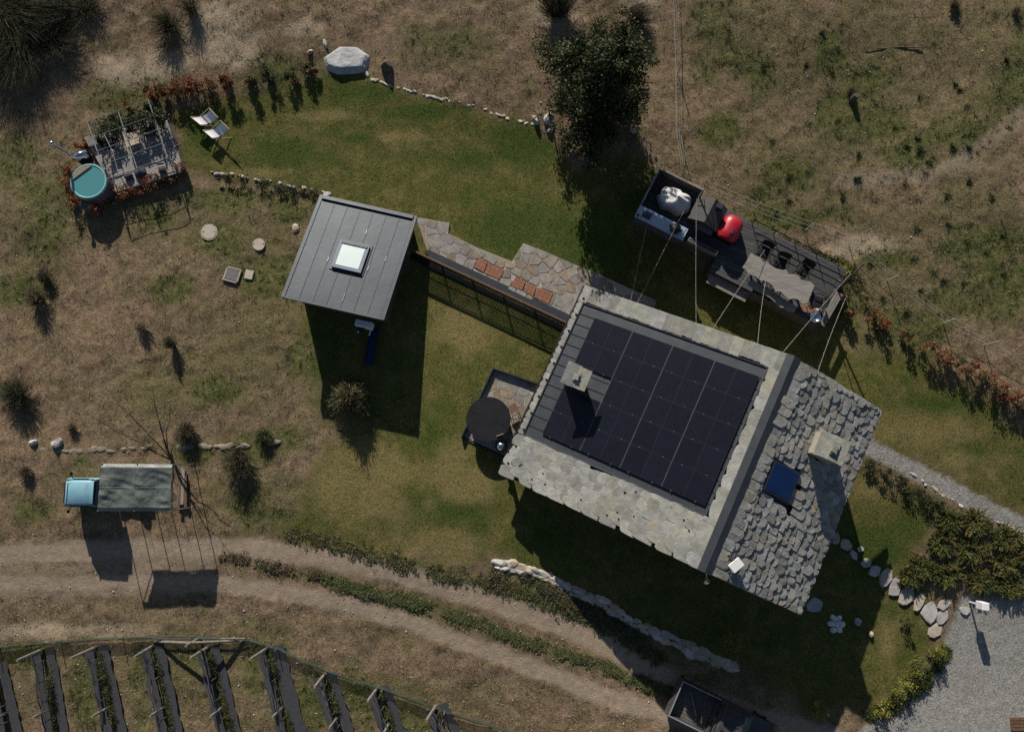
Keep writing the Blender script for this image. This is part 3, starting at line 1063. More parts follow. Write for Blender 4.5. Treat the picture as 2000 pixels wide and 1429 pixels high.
# position of the cap at its real height
cc = w(1127, 735, zc + .28)
cu, cv = cc.dot(HU), cc.dot(HV)
chimney(cu, cv, hz(cv) - .2, zc, .68, .72, [(-.52, .52, -.58, .02, .25, .07), (-.5, .5, -.02, .56, .29, .07), (-.22, .12, -.16, .12, .36, .07), (-.16, .06, -.10, .08, .43, .05)],
        'west chimney of pale stone slabs standing between the solar panels')
zc = 4.35
cc = w(1625, 874, zc + .28)
cu2, cv2 = cc.dot(HU), cc.dot(HV)
print('east chimney uv', cu2, cv2, 'hz', hz(cv2))
chimney(cu2, cv2, hz(cv2) - .3, zc, .98, 1.12, [(-.55, .55, -.62, .0, .25, .08), (-.55, .55, -.03, .66, .29, .08), (-.28, .30, -.05, .26, .37, .07), (-.2, .12, -.02, .20, .44, .06)],
        'taller east chimney rising beside the blue roof light')
# snow hooks along the west eave and on the south strip
mb = MB()
for k in range(11):
    p = HP(US + .6 + k * .86, VW + .16, .10)
    mb.box(p, (.05, .10, .10), ANG)
for k in range(15):
    p = HP(US + rr.uniform(.3, tS - US - .2), rr.uniform(VW + .5, VR - .6), .12)
    mb.box(p, (.04, .07, .05), ANG + rr.uniform(-.4, .4))
part(house, 'snow_hooks', mb, BLACK_MET, kind='stuff')
# gutter along the west eave
part(house, 'gutter', MB().tube(HP(US, VW - .06, -.1), HP(UN, VW - .06, -.1), .06, n=8), BLACK_MET)
# lamp under the south apex
p = w(1381, 1136, 3.6)
part(house, 'gable_lamp', MB().lathe(p, [(.03, .12), (.05, .1), (.16, 0), (.15, -.02)][::-1], 14).tube(p + Vector((0, 0, .1)), HP(US + .3, VR, z=4.2), .015), CHROME, True)

# flat white antenna on a tripod, on the east slope
ap = roof_uv(1437, 1103, 'E', .35)
ab = HP(ap[0] + .35, ap[1] - .35, .1)
ant = thing('antenna', 'small white flat panel antenna on a bent mast near the roof ridge end', 'antenna', ab)
c = HP(ap[0], ap[1], .42)
part(ant, 'panel', MB().box(c, (.42, .56, .05), ANG + 1.1, bev=.02), WHITE)
part(ant, 'mast', MB().path([ab + Vector((0, 0, -.05)), ab + Vector((0, 0, .25)), c - Vector((0, 0, .04))], .025, 6), CHROME)
for t in (-.25, .22):
    part(ant, 'foot', MB().tube(ab + Vector((0, 0, .2)), HP(ap[0] + .35 + t, ap[1] - .6, .08), .02), CHROME)
# ================================================================ ANNEX WITH STANDING-SEAM ROOF
AZ1, AZ2 = 1.05, 2.5
AU = Vector((.9746, -.2241, 0)).normalized()      # towards the house
AV = Vector((-AU.y, AU.x, 0)) * 1                 # towards the lawn (north, low side)
au0, au1, av1, av0 = -12.06, -7.14, 10.33, 4.75

def az(v):
    return AZ2 + (AZ1 - AZ2) * (v - av0) / (av1 - av0)

def AP(u, v, dz=0.0, z=None):
    p = AU * u + AV * v
    p.z = az(v) + dz if z is None else z
    return p

ANGA = math.atan2(AU.y, AU.x)
annex = thing('garden_annex', 'small annex with dark grey standing-seam metal roof and one skylight', 'outbuilding', AP(-9.6, 7.5, z=-.2))
BOARD = M_('wall_boarding', (.09, .06, .04), (.16, .11, .075), 5, .85, .006, 20)
mb = MB()
i_ = .28
b0, b1, c0, c1 = au0 + i_, au1 - i_, av0 + i_, av1 - i_
zb = -1.2
mb.add([AP(b0, c0, z=zb), AP(b1, c0, z=zb), AP(b1, c1, z=zb), AP(b0, c1, z=zb), AP(b0, c0, -.12), AP(b1, c0, -.12), AP(b1, c1, -.12), AP(b0, c1, -.12)],
       [(0, 1, 5, 4), (1, 2, 6, 5), (2, 3, 7, 6), (3, 0, 4, 7)])
part(annex, 'wall', mb, BOARD)
roof = part(annex, 'roof', MB().prism([AP(au0, av0, -.03), AP(au1, av0, -.03), AP(au1, av1, -.03), AP(au0, av1, -.03)], .17), ZINC)
# seven roof panels
edge = .17
npan = 7
pw = (au1 - au0 - 2 * edge) / npan
for k in range(npan):
    x0 = au0 + edge + k * pw
    part(roof, 'roof_panel', MB().prism([AP(x0 + .012, av0 + .10, 0), AP(x0 + pw - .012, av0 + .10, 0), AP(x0 + pw - .012, av1 - .30, 0), AP(x0 + .012, av1 - .30, 0)], .028), ZINC_L)
    if k:
        part(roof, 'seam', MB().prism([AP(x0 - .009, av0 + .10, .022), AP(x0 + .009, av0 + .10, .022), AP(x0 + .009, av1 - .30, .022), AP(x0 - .009, av1 - .30, .022)], .05), ZINC)
# verge trims and front kerb of the sunken gutter
for (a, b, c, d, z) in ((au0, au0 + edge - .006, av0, av1, .035), (au1 - edge + .006, au1, av0, av1, .035)):
    part(roof, 'verge_trim', MB().prism([AP(a, c, z), AP(b, c, z), AP(b, d, z), AP(a, d, z)], .09), ZINC_L)
part(roof, 'gutter_kerb', MB().prism([AP(au0 + edge, av1 - .19, .10), AP(au1 - edge, av1 - .19, .10), AP(au1 - edge, av1 - .003, .10), AP(au0 + edge, av1 - .003, .10)], .17), ZINC_L)
part(roof, 'eave_trim', MB().prism([AP(au0 + edge, av0 - .01, .012), AP(au1 - edge, av0 - .01, .012), AP(au1 - edge, av0 + .095, .012), AP(au0 + edge, av0 + .095, .012)], .08), ZINC_L)

def ann_uv(px, py, dz):
    a, b, c = ray(px, py)
    d = Vector((a, b, c)); o = Vector((0, 0, CAMH))
    p0, p1, p2 = AP(au0, av0, dz), AP(au1, av0, dz), AP(au0, av1, dz)
    n = (p1 - p0).cross(p2 - p0)
    p = o + d * ((p0 - o).dot(n) / d.dot(n))
    return p.dot(AU), p.dot(AV)

qs = [ann_uv(664, 468, .2), ann_uv(720, 480, .2), ann_uv(706, 533, .2), ann_uv(647, 520, .2)]
s0, s1 = (qs[0][0] + qs[3][0]) / 2, (qs[1][0] + qs[2][0]) / 2
t1, t0 = (qs[0][1] + qs[1][1]) / 2, (qs[2][1] + qs[3][1]) / 2
SKF = M_('skylight_frame', (.06, .08, .11), (.085, .11, .145), 3, .4, metal=.3, spec=.5)
sky_l = part(annex, 'skylight', MB().prism([AP(s0, t0, .17), AP(s1, t0, .17), AP(s1, t1, .17), AP(s0, t1, .17)], .19), SKF)
part(sky_l, 'flashing', MB().prism([AP(s0 - .1, t0 - .1, .05), AP(s1 + .1, t0 - .1, .05), AP(s1 + .1, t1 + .1, .05), AP(s0 - .1, t1 + .1, .05)], .05), ZINC)
BLIND = M_('blind_white', (.50, .60, .60), (.56, .65, .64), 2, .35, spec=.5)
part(sky_l, 'pane', MB().prism([AP(s0 + .16, t0 + .15, .185), AP(s1 - .16, t0 + .15, .185), AP(s1 - .16, t1 - .20, .185), AP(s0 + .16, t1 - .20, .185)], .012), BLIND)
part(sky_l, 'hood', MB().prism([AP(s0 + .08, t1 - .14, .205), AP(s1 - .08, t1 - .14, .205), AP(s1 - .08, t1 - .03, .205), AP(s0 + .08, t1 - .03, .205)], .03), ZINC_L)
# bright scuffs of solder along the seams
SOLDER = M_('solder', (.16, .16, .17), (.42, .40, .40), 20, .3, metal=.7)
for (x, y) in ((714, 453), (641, 506), (754, 506), (721, 524), (676, 578), (673, 584)):
    uu, vv = ann_uv(x, y, .03)
    kk = round((uu - au0 - edge) / pw)
    uu = au0 + edge + kk * pw
    part(roof, 'seam_clip', MB().prism([AP(uu - .013, vv - .16, .035), AP(uu + .022, vv - .1, .035), AP(uu + .018, vv + .16, .035), AP(uu - .01, vv + .1, .035)], .03), SOLDER)
# air-conditioning unit on the south wall
aw = w(712, 634, 1.1)
ac = thing('air_conditioner', 'white air conditioning unit hung on the shaded wall of the annex', 'air conditioner', aw - Vector((0, 0, .3)))
part(ac, 'housing', MB().box(aw, (.82, .32, .55), ANGA, bev=.03), WHITE)
part(ac, 'grille', MB().lathe(aw + Vector((0, 0, 0)) - AV * .17 + AU * -.12, [(.2, -.0), (.2, .01)], 16), BLACK_MET)
for t in (-.28, .28):
    part(ac, 'bracket', MB().box(aw + AU * t - AV * .18 + Vector((0, 0, -.3)), (.05, .5, .05), ANGA), WHITE)
BLUEP = M_('blue_plastic', (.004, .02, .07), (.006, .03, .10), 3, .45)
bp0, bp1 = gp(733, 640, .35), gp(720, 712, .2)
d = (bp1 - bp0)
slide = thing('blue_slide', 'dark blue plastic chute lying in the shade behind the annex', 'slide', gp(725, 690))
sdn = Vector((d.y, -d.x, 0)).normalized()
part(slide, 'chute', MB().prism([bp0 - sdn * .18, bp0 + sdn * .16, bp1 + sdn * .20, bp1 - sdn * .22], .03), BLUEP)
for s_ in (-1, 1):
    part(slide, 'side_wall', MB().prism([bp0 + sdn * .18 * s_ + Vector((0, 0, .1)), bp0 + sdn * (.18 * s_ + .03) + Vector((0, 0, .1)), bp1 + sdn * (.22 * s_ + .03) + Vector((0, 0, .1)), bp1 + sdn * .22 * s_ + Vector((0, 0, .1))], .14), BLUEP)

# ================================================================ CRAZY-PAVED TERRACE
def clip_half(poly, p, n):
    out = []
    for i in range(len(poly)):
        a, b = poly[i], poly[(i + 1) % len(poly)]
        da, db = (a[0] - p[0]) * n[0] + (a[1] - p[1]) * n[1], (b[0] - p[0]) * n[0] + (b[1] - p[1]) * n[1]
        if da <= 0:
            out.append(a)
        if da * db < 0:
            t = da / (da - db)
            out.append((a[0] + (b[0] - a[0]) * t, a[1] + (b[1] - a[1]) * t))
    return out

def inside(pt, poly):
    r = False
    for i in range(len(poly)):
        a, b = poly[i], poly[(i + 1) % len(poly)]
        if (a[1] > pt[1]) != (b[1] > pt[1]) and pt[0] < (b[0] - a[0]) * (pt[1] - a[1]) / (b[1] - a[1]) + a[0]:
            r = not r
    return r

def crazy(polyw, sites, gap, holes=(), seed=1):
    """Voronoi cells of the sites, clipped to a (possibly concave) polygon by dropping outside corners"""
    r = random.Random(seed)
    cells = []
    for i, s in enumerate(sites):
        c = [(s[0] - 1.2, s[1] - 1.2), (s[0] + 1.2, s[1] - 1.2), (s[0] + 1.2, s[1] + 1.2), (s[0] - 1.2, s[1] + 1.2)]
        for j, t in enumerate(sites):
            if i == j:
                continue
            dx, dy = t[0] - s[0], t[1] - s[1]
            L_ = math.hypot(dx, dy)
            if L_ > 2.4:
                continue
            n = (dx / L_, dy / L_)
            c = clip_half(c, (s[0] + dx / 2 - n[0] * gap / 2, s[1] + dy / 2 - n[1] * gap / 2), n)
            if len(c) < 3:
                break
        if len(c) < 3:
            continue
        # convex pieces of the outline near this site act as half planes
        for k in range(len(polyw)):
            a, b = polyw[k], polyw[(k + 1) % len(polyw)]
            ex, ey = b[0] - a[0], b[1] - a[1]
            L_ = math.hypot(ex, ey)
            t = ((s[0] - a[0]) * ex + (s[1] - a[1]) * ey) / (L_ * L_)
            if -.15 < t < 1.15:
                n = (ey / L_, -ex / L_)
                ds = (s[0] - a[0]) * n[0] + (s[1] - a[1]) * n[1]
                if abs(ds) < 1.0:
                    if ds > 0:
                        n = (-n[0], -n[1])
                    c = clip_half(c, (a[0] - n[0] * .02, a[1] - n[1] * .02), n)
        for hpoly in holes:
            cxh, cyh = sum(p[0] for p in hpoly) / len(hpoly), sum(p[1] for p in hpoly) / len(hpoly)
            best = None
            for k in range(len(hpoly)):
                a, b = hpoly[k], hpoly[(k + 1) % len(hpoly)]
                ex, ey = b[0] - a[0], b[1] - a[1]
                L_ = math.hypot(ex, ey)
                n = (ey / L_, -ex / L_)
                if (cxh - a[0]) * n[0] + (cyh - a[1]) * n[1] > 0:
                    n = (-n[0], -n[1])
                ds = (s[0] - a[0]) * n[0] + (s[1] - a[1]) * n[1]
                if best is None or ds > best[0]:
                    best = (ds, a, n)
            if best[0] < 1.2:
                n = best[2]
                c = clip_half(c, (best[1][0] + n[0] * gap, best[1][1] + n[1] * gap), (-n[0], -n[1]))
            if len(c) < 3:
                break
        if len(c) >= 3:
            ar = abs(sum(c[k][0] * c[(k + 1) % len(c)][1] - c[(k + 1) % len(c)][0] * c[k][1] for k in range(len(c)))) / 2
            if ar > .008:
                cells.append(c)
    return cells

def dart(polyw, rmin, seed, holes=(), n=4000):
    r = random.Random(seed)
    x0, x1 = min(p[0] for p in polyw), max(p[0] for p in polyw)
    y0, y1 = min(p[1] for p in polyw), max(p[1] for p in polyw)
    out = []
    for _ in range(n):
        p = (r.uniform(x0, x1), r.uniform(y0, y1))
        if not inside(p, polyw) or any(inside(p, h) for h in holes):
            continue
        rm = rmin * (.75 if r.random() < .35 else 1.15)
        if all((p[0] - q_[0]) ** 2 + (p[1] - q_[1]) ** 2 > rm * rm for q_ in out):
            out.append(p)
    return out

FLAG = M_('flagstone', (.20, .17, .14), (.33, .29, .245), 4, .85, .008, 14, orand=.22, hrand=.35)
TERRA = M_('terracotta', (.22, .10, .062), (.33, .165, .105), 14, .85, .008, 35, orand=.08)

def paving(name, pxs, zt, rmin, seed, holes_px=(), lift=.05):
    poly = [gp(a, b, zt) for a, b in pxs]
    pw_ = [(p.x, p.y) for p in poly]
    hol = [[(lambda p: (p.x, p.y))(gp(a, b, zt)) for a, b in h] for h in holes_px]
    bed = MB().prism([Vector((p.x, p.y, p.z)) for p in poly], .25)
    o = bpy.data.objects.new(name, mesh_of(bed, name, Vector((0, 0, 0)), MORTAR))
    COL.objects.link(o)
    o['kind'] = 'structure'
    ORG[o.name] = Vector((0, 0, 0))
    r = random.Random(seed)
    for c in crazy(pw_, dart(pw_, rmin, seed, hol), .035, hol, seed):
        # soften the corners
        pts = []
        n = len(c)
        for k in range(n):
            a, b = c[k], c[(k + 1) % n]
            for t in (.10, .90):
                pts.append((a[0] + (b[0] - a[0]) * t + r.uniform(-.012, .012), a[1] + (b[1] - a[1]) * t + r.uniform(-.012, .012)))
        h = r.uniform(.006, .016)
        # bed height under the stone
        zz = G(*c[0]) + zt
        part(o, 'paving_stone', MB().prism([Vector((x, y, G(x, y) + zt + h)) for x, y in pts], .04), FLAG)
    return o, hol

Z6 = lambda x, y: (780 + x / 3.846, 400 + y / 3.846)
tiles = [[(600, 390), (662, 428), (632, 506), (563, 467)], [(668, 438), (788, 488), (752, 558), (638, 512)],
         [(878, 535), (948, 573), (922, 640), (836, 606)], [(958, 580), (1030, 612), (1004, 686), (932, 646)], [(1040, 617), (1158, 662), (1118, 742), (1012, 692)]]
tiles = [[Z6(*p) for p in t] for t in tiles]
terrace, _ = paving('stone_terrace', [(812, 424), (878, 436), (875, 456), (900, 468), (932, 484), (1000, 511), (1022, 475), (1060, 489), (1146, 527), (1160, 590), (1125, 640), (1112, 640), (1108, 620), (835, 490)], .06, .50, 3, tiles)
for t in tiles:
    P4 = [gp(a, b, .09) for a, b in t]
    cx_ = sum((p for p in P4), Vector()) / 4
    na = 4 if (P4[1] - P4[0]).length > .55 else 3
    for i in range(na):
        for j in range(3):
            def bl(s, t_):
                a = P4[0].lerp(P4[1], s); b = P4[3].lerp(P4[2], s)
                return a.lerp(b, t_)
            g = .02
            part(terrace, 'terracotta_tile', MB().prism([bl((i + g) / na, (j + g) / 3), bl((i + 1 - g) / na, (j + g) / 3), bl((i + 1 - g) / na, (j + 1 - g) / 3), bl((i + g) / na, (j + 1 - g) / 3)], .05), TERRA)
terrace2, _ = paving('stone_terrace', [(1149, 527), (1162, 532), (1282, 587), (1278, 600), (1240, 605), (1165, 588)], .055, .45, 23)
# dark coping strip beside the railing
strip = [gp(a, b, .11) for a, b in ((836, 487), (1116, 616), (1110, 630), (831, 499))]
single('coping_strip', 'long dark grey metal coping strip between paved terrace and railing', 'coping', MB().prism(strip, .15), ZINC, kind='structure')
# railing
r0, r1 = gp(800, 486, .95), gp(1108, 631, .95)
rail = thing('railing', 'timber-topped metal railing running from the annex to the stone house', 'railing', gp(950, 560))
rd = (r1 - r0); rl = Vector((rd.x, rd.y, 0)).length; ra = math.atan2(rd.y, rd.x)
part(rail, 'handrail', MB().box((r0 + r1) / 2, (rl, .10, .06), ra, bev=.012), TIMBER)
def onrail(t, h):
    p = r0.lerp(r1, t)
    return Vector((p.x, p.y, G(p.x, p.y) + h))
for h in (.12, .45, .86):
    part(rail, 'rail', MB().tube(onrail(0, h), onrail(1, h), .018, n=4), BLACK_MET)
bme = mesh_of(MB().box((0, 0, .37), (.042, .02, .74)), 'baluster', mat=BLACK_MET)
nb = int(rl / .085)
for k in range(nb + 1):
    piece(rail, 'baluster', bme, TRS(onrail(k / nb, .12), ra))
pme = mesh_of(MB().box((0, 0, .40), (.05, .05, 1.0)), 'post', mat=BLACK_MET)
for k in range(6):
    piece(rail, 'post', pme, TRS(onrail(min(max(k / 5, .005), .995), .0), ra))
part(rail, 'base_wall', MB().prism([onrail(0, .10) + Vector((-.09, -.22, 0)), onrail(1, .10) + Vector((-.09, -.22, 0)), onrail(1, .10) + Vector((0, -.03, 0)), onrail(0, .10) + Vector((0, -.03, 0))], .5), BLACK_MET)

# ================================================================ PATIO BY THE WEST WALL
patio_px = [(965, 722), (1052, 752), (1040, 775), (985, 888), (905, 852)]
patio, _ = paving('patio', patio_px, .03, .48, 8)
pc = [gp(a, b, .27) for a, b in ((963, 719), (1050, 749), (983, 893), (901, 854))]
edg = thing('patio_shade_edging', 'raised dark edging added around the small stone patio to shade its rim', 'edging', gp(963, 719))  # boards added so their shadow stands in for a sunken rim
for a, b in ((3, 0), (0, 1), (3, 2)):
    A_, B_ = pc[a], pc[b]
    dd = B_ - A_
    hgt = .27 if b != 2 else .06
    part(edg, 'edge_board', MB().box(((A_.x + B_.x) / 2, (A_.y + B_.y) / 2, (A_.z + B_.z) / 2 - (.27 - hgt) - hgt / 2), (Vector((dd.x, dd.y)).length, .05, hgt), math.atan2(dd.y, dd.x)), ZINC)
# black-covered round tub
c = gp(955, 820, 0)
tub = thing('covered_hot_tub', 'round hot tub under a black folding cover on the stone patio', 'hot tub', c)
BLUET = M_('blue_shell', (.02, .06, .10), (.03, .09, .14), 4, .4)
COVER = M_('black_cover', (.010, .011, .013), (.016, .017, .02), 3, .55, .004, 8)
part(tub, 'shell', MB().lathe(c, [(.92, 0), (.95, .05), (.98, .72), (.94, .76)], 40), BLUET, True)
for s_ in (0, 1):
    pts = []
    for k in range(21):
        a = math.radians(-24) + math.pi * (s_ + k / 20)
        pts.append(c + Vector((1.06 * math.cos(a), 1.06 * math.sin(a), .85)) + Vector((-math.sin(math.radians(-24)), math.cos(math.radians(-24)), 0)) * (.006 if s_ == 0 else -.006))
    part(tub, 'cover_half', MB().prism(pts, .08), COVER)
part(tub, 'handle', MB().box(c + Vector((.55, -.75, .88)), (.35, .06, .04), .35), TIMBER_G)
c = gp(979, 872, .0)
flue = thing('stove_flue', 'small stove with polished round cap between tub and house wall', 'stove', c)
part(flue, 'body', MB().lathe(c, [(.26, 0), (.28, .05), (.28, .55), (.12, .62)], 18), BLACK_MET, True)
part(flue, 'pipe', MB().tube(c + Vector((0, 0, .6)), c + Vector((0, 0, .95)), .09, n=12), CHROME, True)
part(flue, 'cap', MB().lathe(c + Vector((0, 0, .95)), [(.20, 0), (.19, .03), (.10, .09), (.02, .11)], 18), CHROME, True)
# brown folding chair beside the tub
c = gp(1003, 800, 0)
ch = thing('slatted_chair', 'brown folding slatted chair beside the black hot tub cover', 'chair', c)
a0 = math.radians(-62)
ex, ey = Vector((math.cos(a0), math.sin(a0), 0)), Vector((-math.sin(a0), math.cos(a0), 0))
for k in range(5):
    part(ch, 'seat_slat', MB().box(c + ex * (k * .085 - .2) + Vector((0, 0, .45)), (.07, .42, .02), a0), TIMBER)
for k in range(4):
    part(ch, 'back_slat', MB().box(c + ex * (.26 + k * .02) + Vector((0, 0, .52 + k * .1)), (.02, .42, .07), a0), TIMBER)
for sx in (-.2, .22):
    for sy in (-.19, .19):
        part(ch, 'leg', MB().tube(c + ex * sx + ey * sy, c + ex * sx + ey * sy + Vector((0, 0, .45)), .018), TIMBER)
# ================================================================ ROCK KIT
import bmesh
def ico(sub):
    bm = bmesh.new()
    bmesh.ops.create_icosphere(bm, subdivisions=sub, radius=1)
    bm.verts.ensure_lookup_table()
    v = np.array([p.co[:] for p in bm.verts])
    f = [tuple(x.index for x in p.verts) for p in bm.faces]
    bm.free()
    return v, f

def n3(v, s, seed):
    return (vnoise(v[:, 0] + v[:, 2] * .7 + seed * 3.1, v[:, 1] - v[:, 2] * .5 + seed, s, seed) + vnoise(v[:, 1] + 5, v[:, 2] + v[:, 0] * .4 + seed, s, seed + 5)) / 2 - .5

def rock_mesh(name, seed, mat, sub=2, amp=.5, cuts=7):
    r = np.random.default_rng(seed)
    v, f = ico(sub)
    v = v * (1 + n3(v, .8, seed) * amp)[:, None]
    for _ in range(cuts):                      # flat facets
        n = unit(r.normal(size=3)); d = r.uniform(.55, .85)
        k = v @ n
        v = v - np.outer(np.maximum(k - d, 0), n)
    v = v * (1 + n3(v, .25, seed + 9) * .10)[:, None]
    me = bpy.data.meshes.new(name)
    me.from_pydata(v.tolist(), [], f)
    me.materials.append(mat)
    return me

ROCK_P = M_('pale_stone', (.33, .29, .235), (.56, .50, .42), 3, .9, .02, 10, orand=.2, hrand=.35)
ROCK_G = M_('grey_stone', (.30, .30, .29), (.52, .51, .48), 1.6, .9, .03, 6, orand=.12)
rocks_p = [rock_mesh('stone', i, ROCK_P) for i in range(8)]
rocks_g = [rock_mesh('stone', 30 + i, ROCK_G) for i in range(6)]
rocks_f = [rock_mesh('stone', 50 + i, ROCK_P, 2, .35, 14) for i in range(8)]
ROCK_B = M_('field_stone', (.17, .14, .108), (.28, .24, .19), 3, .9, .02, 10, orand=.2)
rocks_b = [rock_mesh('stone', 80 + i, ROCK_B) for i in range(6)]

def rz_():
    return random.uniform(0, 6.28)

def along(pts, n):
    P_ = [gp(a, b) for a, b in pts]
    L_ = [0]
    for i in range(1, len(P_)):
        L_.append(L_[-1] + (P_[i] - P_[i - 1]).length)
    out = []
    for k in range(n):
        s = L_[-1] * (k + .5) / n
        i = max(j for j in range(len(P_) - 1) if L_[j] <= s)
        t = (s - L_[i]) / (L_[i + 1] - L_[i])
        p = P_[i].lerp(P_[i + 1], t)
        d = P_[i + 1] - P_[i]
        out.append((p, math.atan2(d.y, d.x)))
    return out

def stone_wall(name, label, pts, n, size, rocks, seed, rows=1, h=.3):
    r = random.Random(seed)
    P0 = gp(*pts[len(pts) // 2])
    t = thing(name, label, 'stone wall', P0)
    for k, (p, a) in enumerate(along(pts, n)):
        if rows == 1 and r.random() < .36:
            continue
        for row in range(rows):
            off = (row - (rows - 1) / 2) * size * .8 + r.uniform(-.06, .06)
            q_ = p + Vector((-math.sin(a), math.cos(a), 0)) * off
            q_.z = G(q_.x, q_.y) + r.uniform(-.05, .05) * h
            s = size * r.uniform(.7, 1.25)
            piece(t, 'stone', r.choice(rocks), TRS(q_, a + r.uniform(-.3, .3), (s * r.uniform(.7, 1.5), s * r.uniform(.4, .7), h * r.uniform(.7, 1.2))))
    return t

stone_wall('stone_wall', 'thin curved line of pale stones edging the top of the lawn', [(705, 130), (722, 150), (760, 168), (800, 178), (850, 190), (905, 202), (960, 220), (1010, 236), (1045, 242)], 56, .16, rocks_f, 1, 1, .045)
stone_wall('stone_wall', 'short line of pale stones below the deckchairs, half hidden by green cushion plants', [(410, 338), (450, 342), (500, 350), (550, 358), (600, 370), (655, 381)], 26, .19, rocks_f, 2, 1, .08)
stone_wall('stone_wall', 'chunky dry-stone retaining wall between the house shadow and the dirt road', [(968, 1102), (1000, 1106), (1040, 1115), (1085, 1135), (1130, 1158), (1180, 1180), (1230, 1212), (1290, 1240), (1350, 1268), (1400, 1290), (1436, 1306)], 50, .30, rocks_p, 3, 2, .13)
stone_wall('stone_wall', 'low weathered field wall above the tarpaulin shelter', [(-20, 884), (60, 880), (130, 882), (220, 878), (300, 872), (380, 872), (460, 872), (540, 862)], 40, .24, rocks_b, 4, 1, .06)
stone_wall('stone_wall', 'pale stone edging along the gravel path by the junipers', [(1780, 925), (1815, 950), (1850, 972), (1900, 998), (1950, 1020), (2010, 1045)], 26, .16, rocks_f, 5, 1, .06)

def rock(px, py, sx, sy, sz, label, rocks=rocks_p, rz=None, cat='rock', group=None, i=None, name='rock'):
    p = gp(px, py)
    o = bpy.data.objects.new(name, rocks[i] if i is not None else random.choice(rocks))
    COL.objects.link(o)
    o.matrix_basis = TRS(p + Vector((0, 0, sz * .25)), rz_() if rz is None else rz, (sx, sy, sz))
    return tag(o, label, cat, group)

# big boulder
v, f = ico(4)
v = v * (1 + n3(v, .9, 77) * .35)[:, None]
for n_, d_ in (((.1, .2, 1), .42), ((-.9, -.2, .2), .8), ((.95, -.2, .3), .80), ((0, -1, .35), .62), ((.2, 1, .2), .68), ((-.6, .7, .3), .72), ((.75, .6, .3), .75), ((-.6, -.8, .3), .72)):
    n_ = unit(np.array(n_, float))
    v = v - np.outer(np.maximum(v @ n_ - d_, 0), n_) * .93
v = v * (1 + n3(v * np.array([1, 2.2, 1]), .22, 91) * .11)[:, None]
me = bpy.data.meshes.new('boulder')
me.from_pydata((v * np.array([1.3, 1.0, .42])).tolist(), [], f)
me.polygons.foreach_set('use_smooth', [True] * len(me.polygons))
BOULD = M_('boulder_stone', (.26, .27, .275), (.50, .51, .51), 1.3, .9, .06, 4, c3=(.2, .19, .18), s3=2.5, t3=.62, detail=8)
me.materials.append(BOULD)
bo = bpy.data.objects.new('boulder', me)
COL.objects.link(bo)
p = gp(676, 118)
bo.location = p - Vector((0, 0, .02))
bo.rotation_euler.z = .1
tag(bo, 'largest pale grey boulder at the top corner of the lawn', 'boulder')
rock(755, 132, .30, .28, .4, 'dark brown round rock on dry grass right of the large boulder', [rock_mesh('rock', 61, M_('brown_rock', (.10, .08, .06), (.17, .14, .11), 4, .9))])
rock(606, 103, .2, .12, .14, 'small pale stone left of the large boulder')
rock(636, 88, .3, .12, .15, 'flat pale stone touching the top of the large boulder')
rock(1046, 236, .32, .16, .25, 'pale angular stone at the right end of the lawn edging')
rock(1072, 235, .28, .34, .3, 'grey block beside the evergreen tree and the lawn edging', rocks_g)
rock(1074, 255, .22, .18, .2, 'small grey block below the block by the evergreen tree', rocks_g)
rock(1236, 256, .2, .16, .2, 'pale stone right of the evergreen tree trunk')
rock(113, 864, .30, .24, .25, 'round yellowish stone on the field wall at the left')
rock(65, 864, .26, .16, .2, 'flat pale stone left of the round yellowish one on the field wall')
rock(578, 447, .22, .26, .12, 'pale upright slab in grass left of the annex')
rock(640, 381, .26, .18, .2, 'pale block at the annex corner by the lawn edging')

# ================================================================ COVERS IN THE GRASS
CONC = M_('concrete', (.40, .35, .28), (.52, .46, .38), 6, .9, .004, 30)
GRATE = M_('grey_plate', (.13, .125, .13), (.18, .17, .175), 6, .7)
for (x, y, r_, lab) in ((409, 454, .42, 'larger round concrete manhole cover with a raised rim'), (506, 478, .36, 'smaller round concrete manhole cover with two lifting holes')):
    p = gp(x, y, .03)
    t = thing('manhole_cover', lab, 'manhole cover', p, 'round manhole covers in the grass')
    part(t, 'lid', MB().lathe(p, [(r_ * .86, -.2), (r_ * .86, .045), (r_ * .83, .055)], 30), CONC)
    if r_ > .4:
        part(t, 'rim', MB().lathe(p, [(r_ * .90, -.2), (r_ * .90, .04), (r_, .035), (r_, -.2)], 30, False), CONC)
    for s_ in (-1, 1):
        part(t, 'lifting_hole', MB().box(p + Vector((s_ * r_ * .66, .02, .057)), (.06, .05, .01)), BLACK_MET)
p = gp(454, 537, .05)
t = thing('drain_cover', 'square dark grey drain cover in a pale frame', 'drain cover', p)
part(t, 'plate', MB().box(p, (.66, .56, .12), -.27), GRATE)
for s_ in (-1, 1):
    part(t, 'frame', MB().box(p + Vector((.05 * s_ + .08 * s_, .31 * s_, 0)), (.74, .05, .13), -.27), CONC)
    part(t, 'frame', MB().box(p + Vector((.34 * s_, -.09 * s_, 0)), (.05, .56, .13), -.27), CONC)
single('concrete_cover', 'small pale square concrete cover right of the dark drain cover', 'cover', MB().box(gp(487, 537, .03), (.42, .46, .12), -.2, bev=.02), CONC)

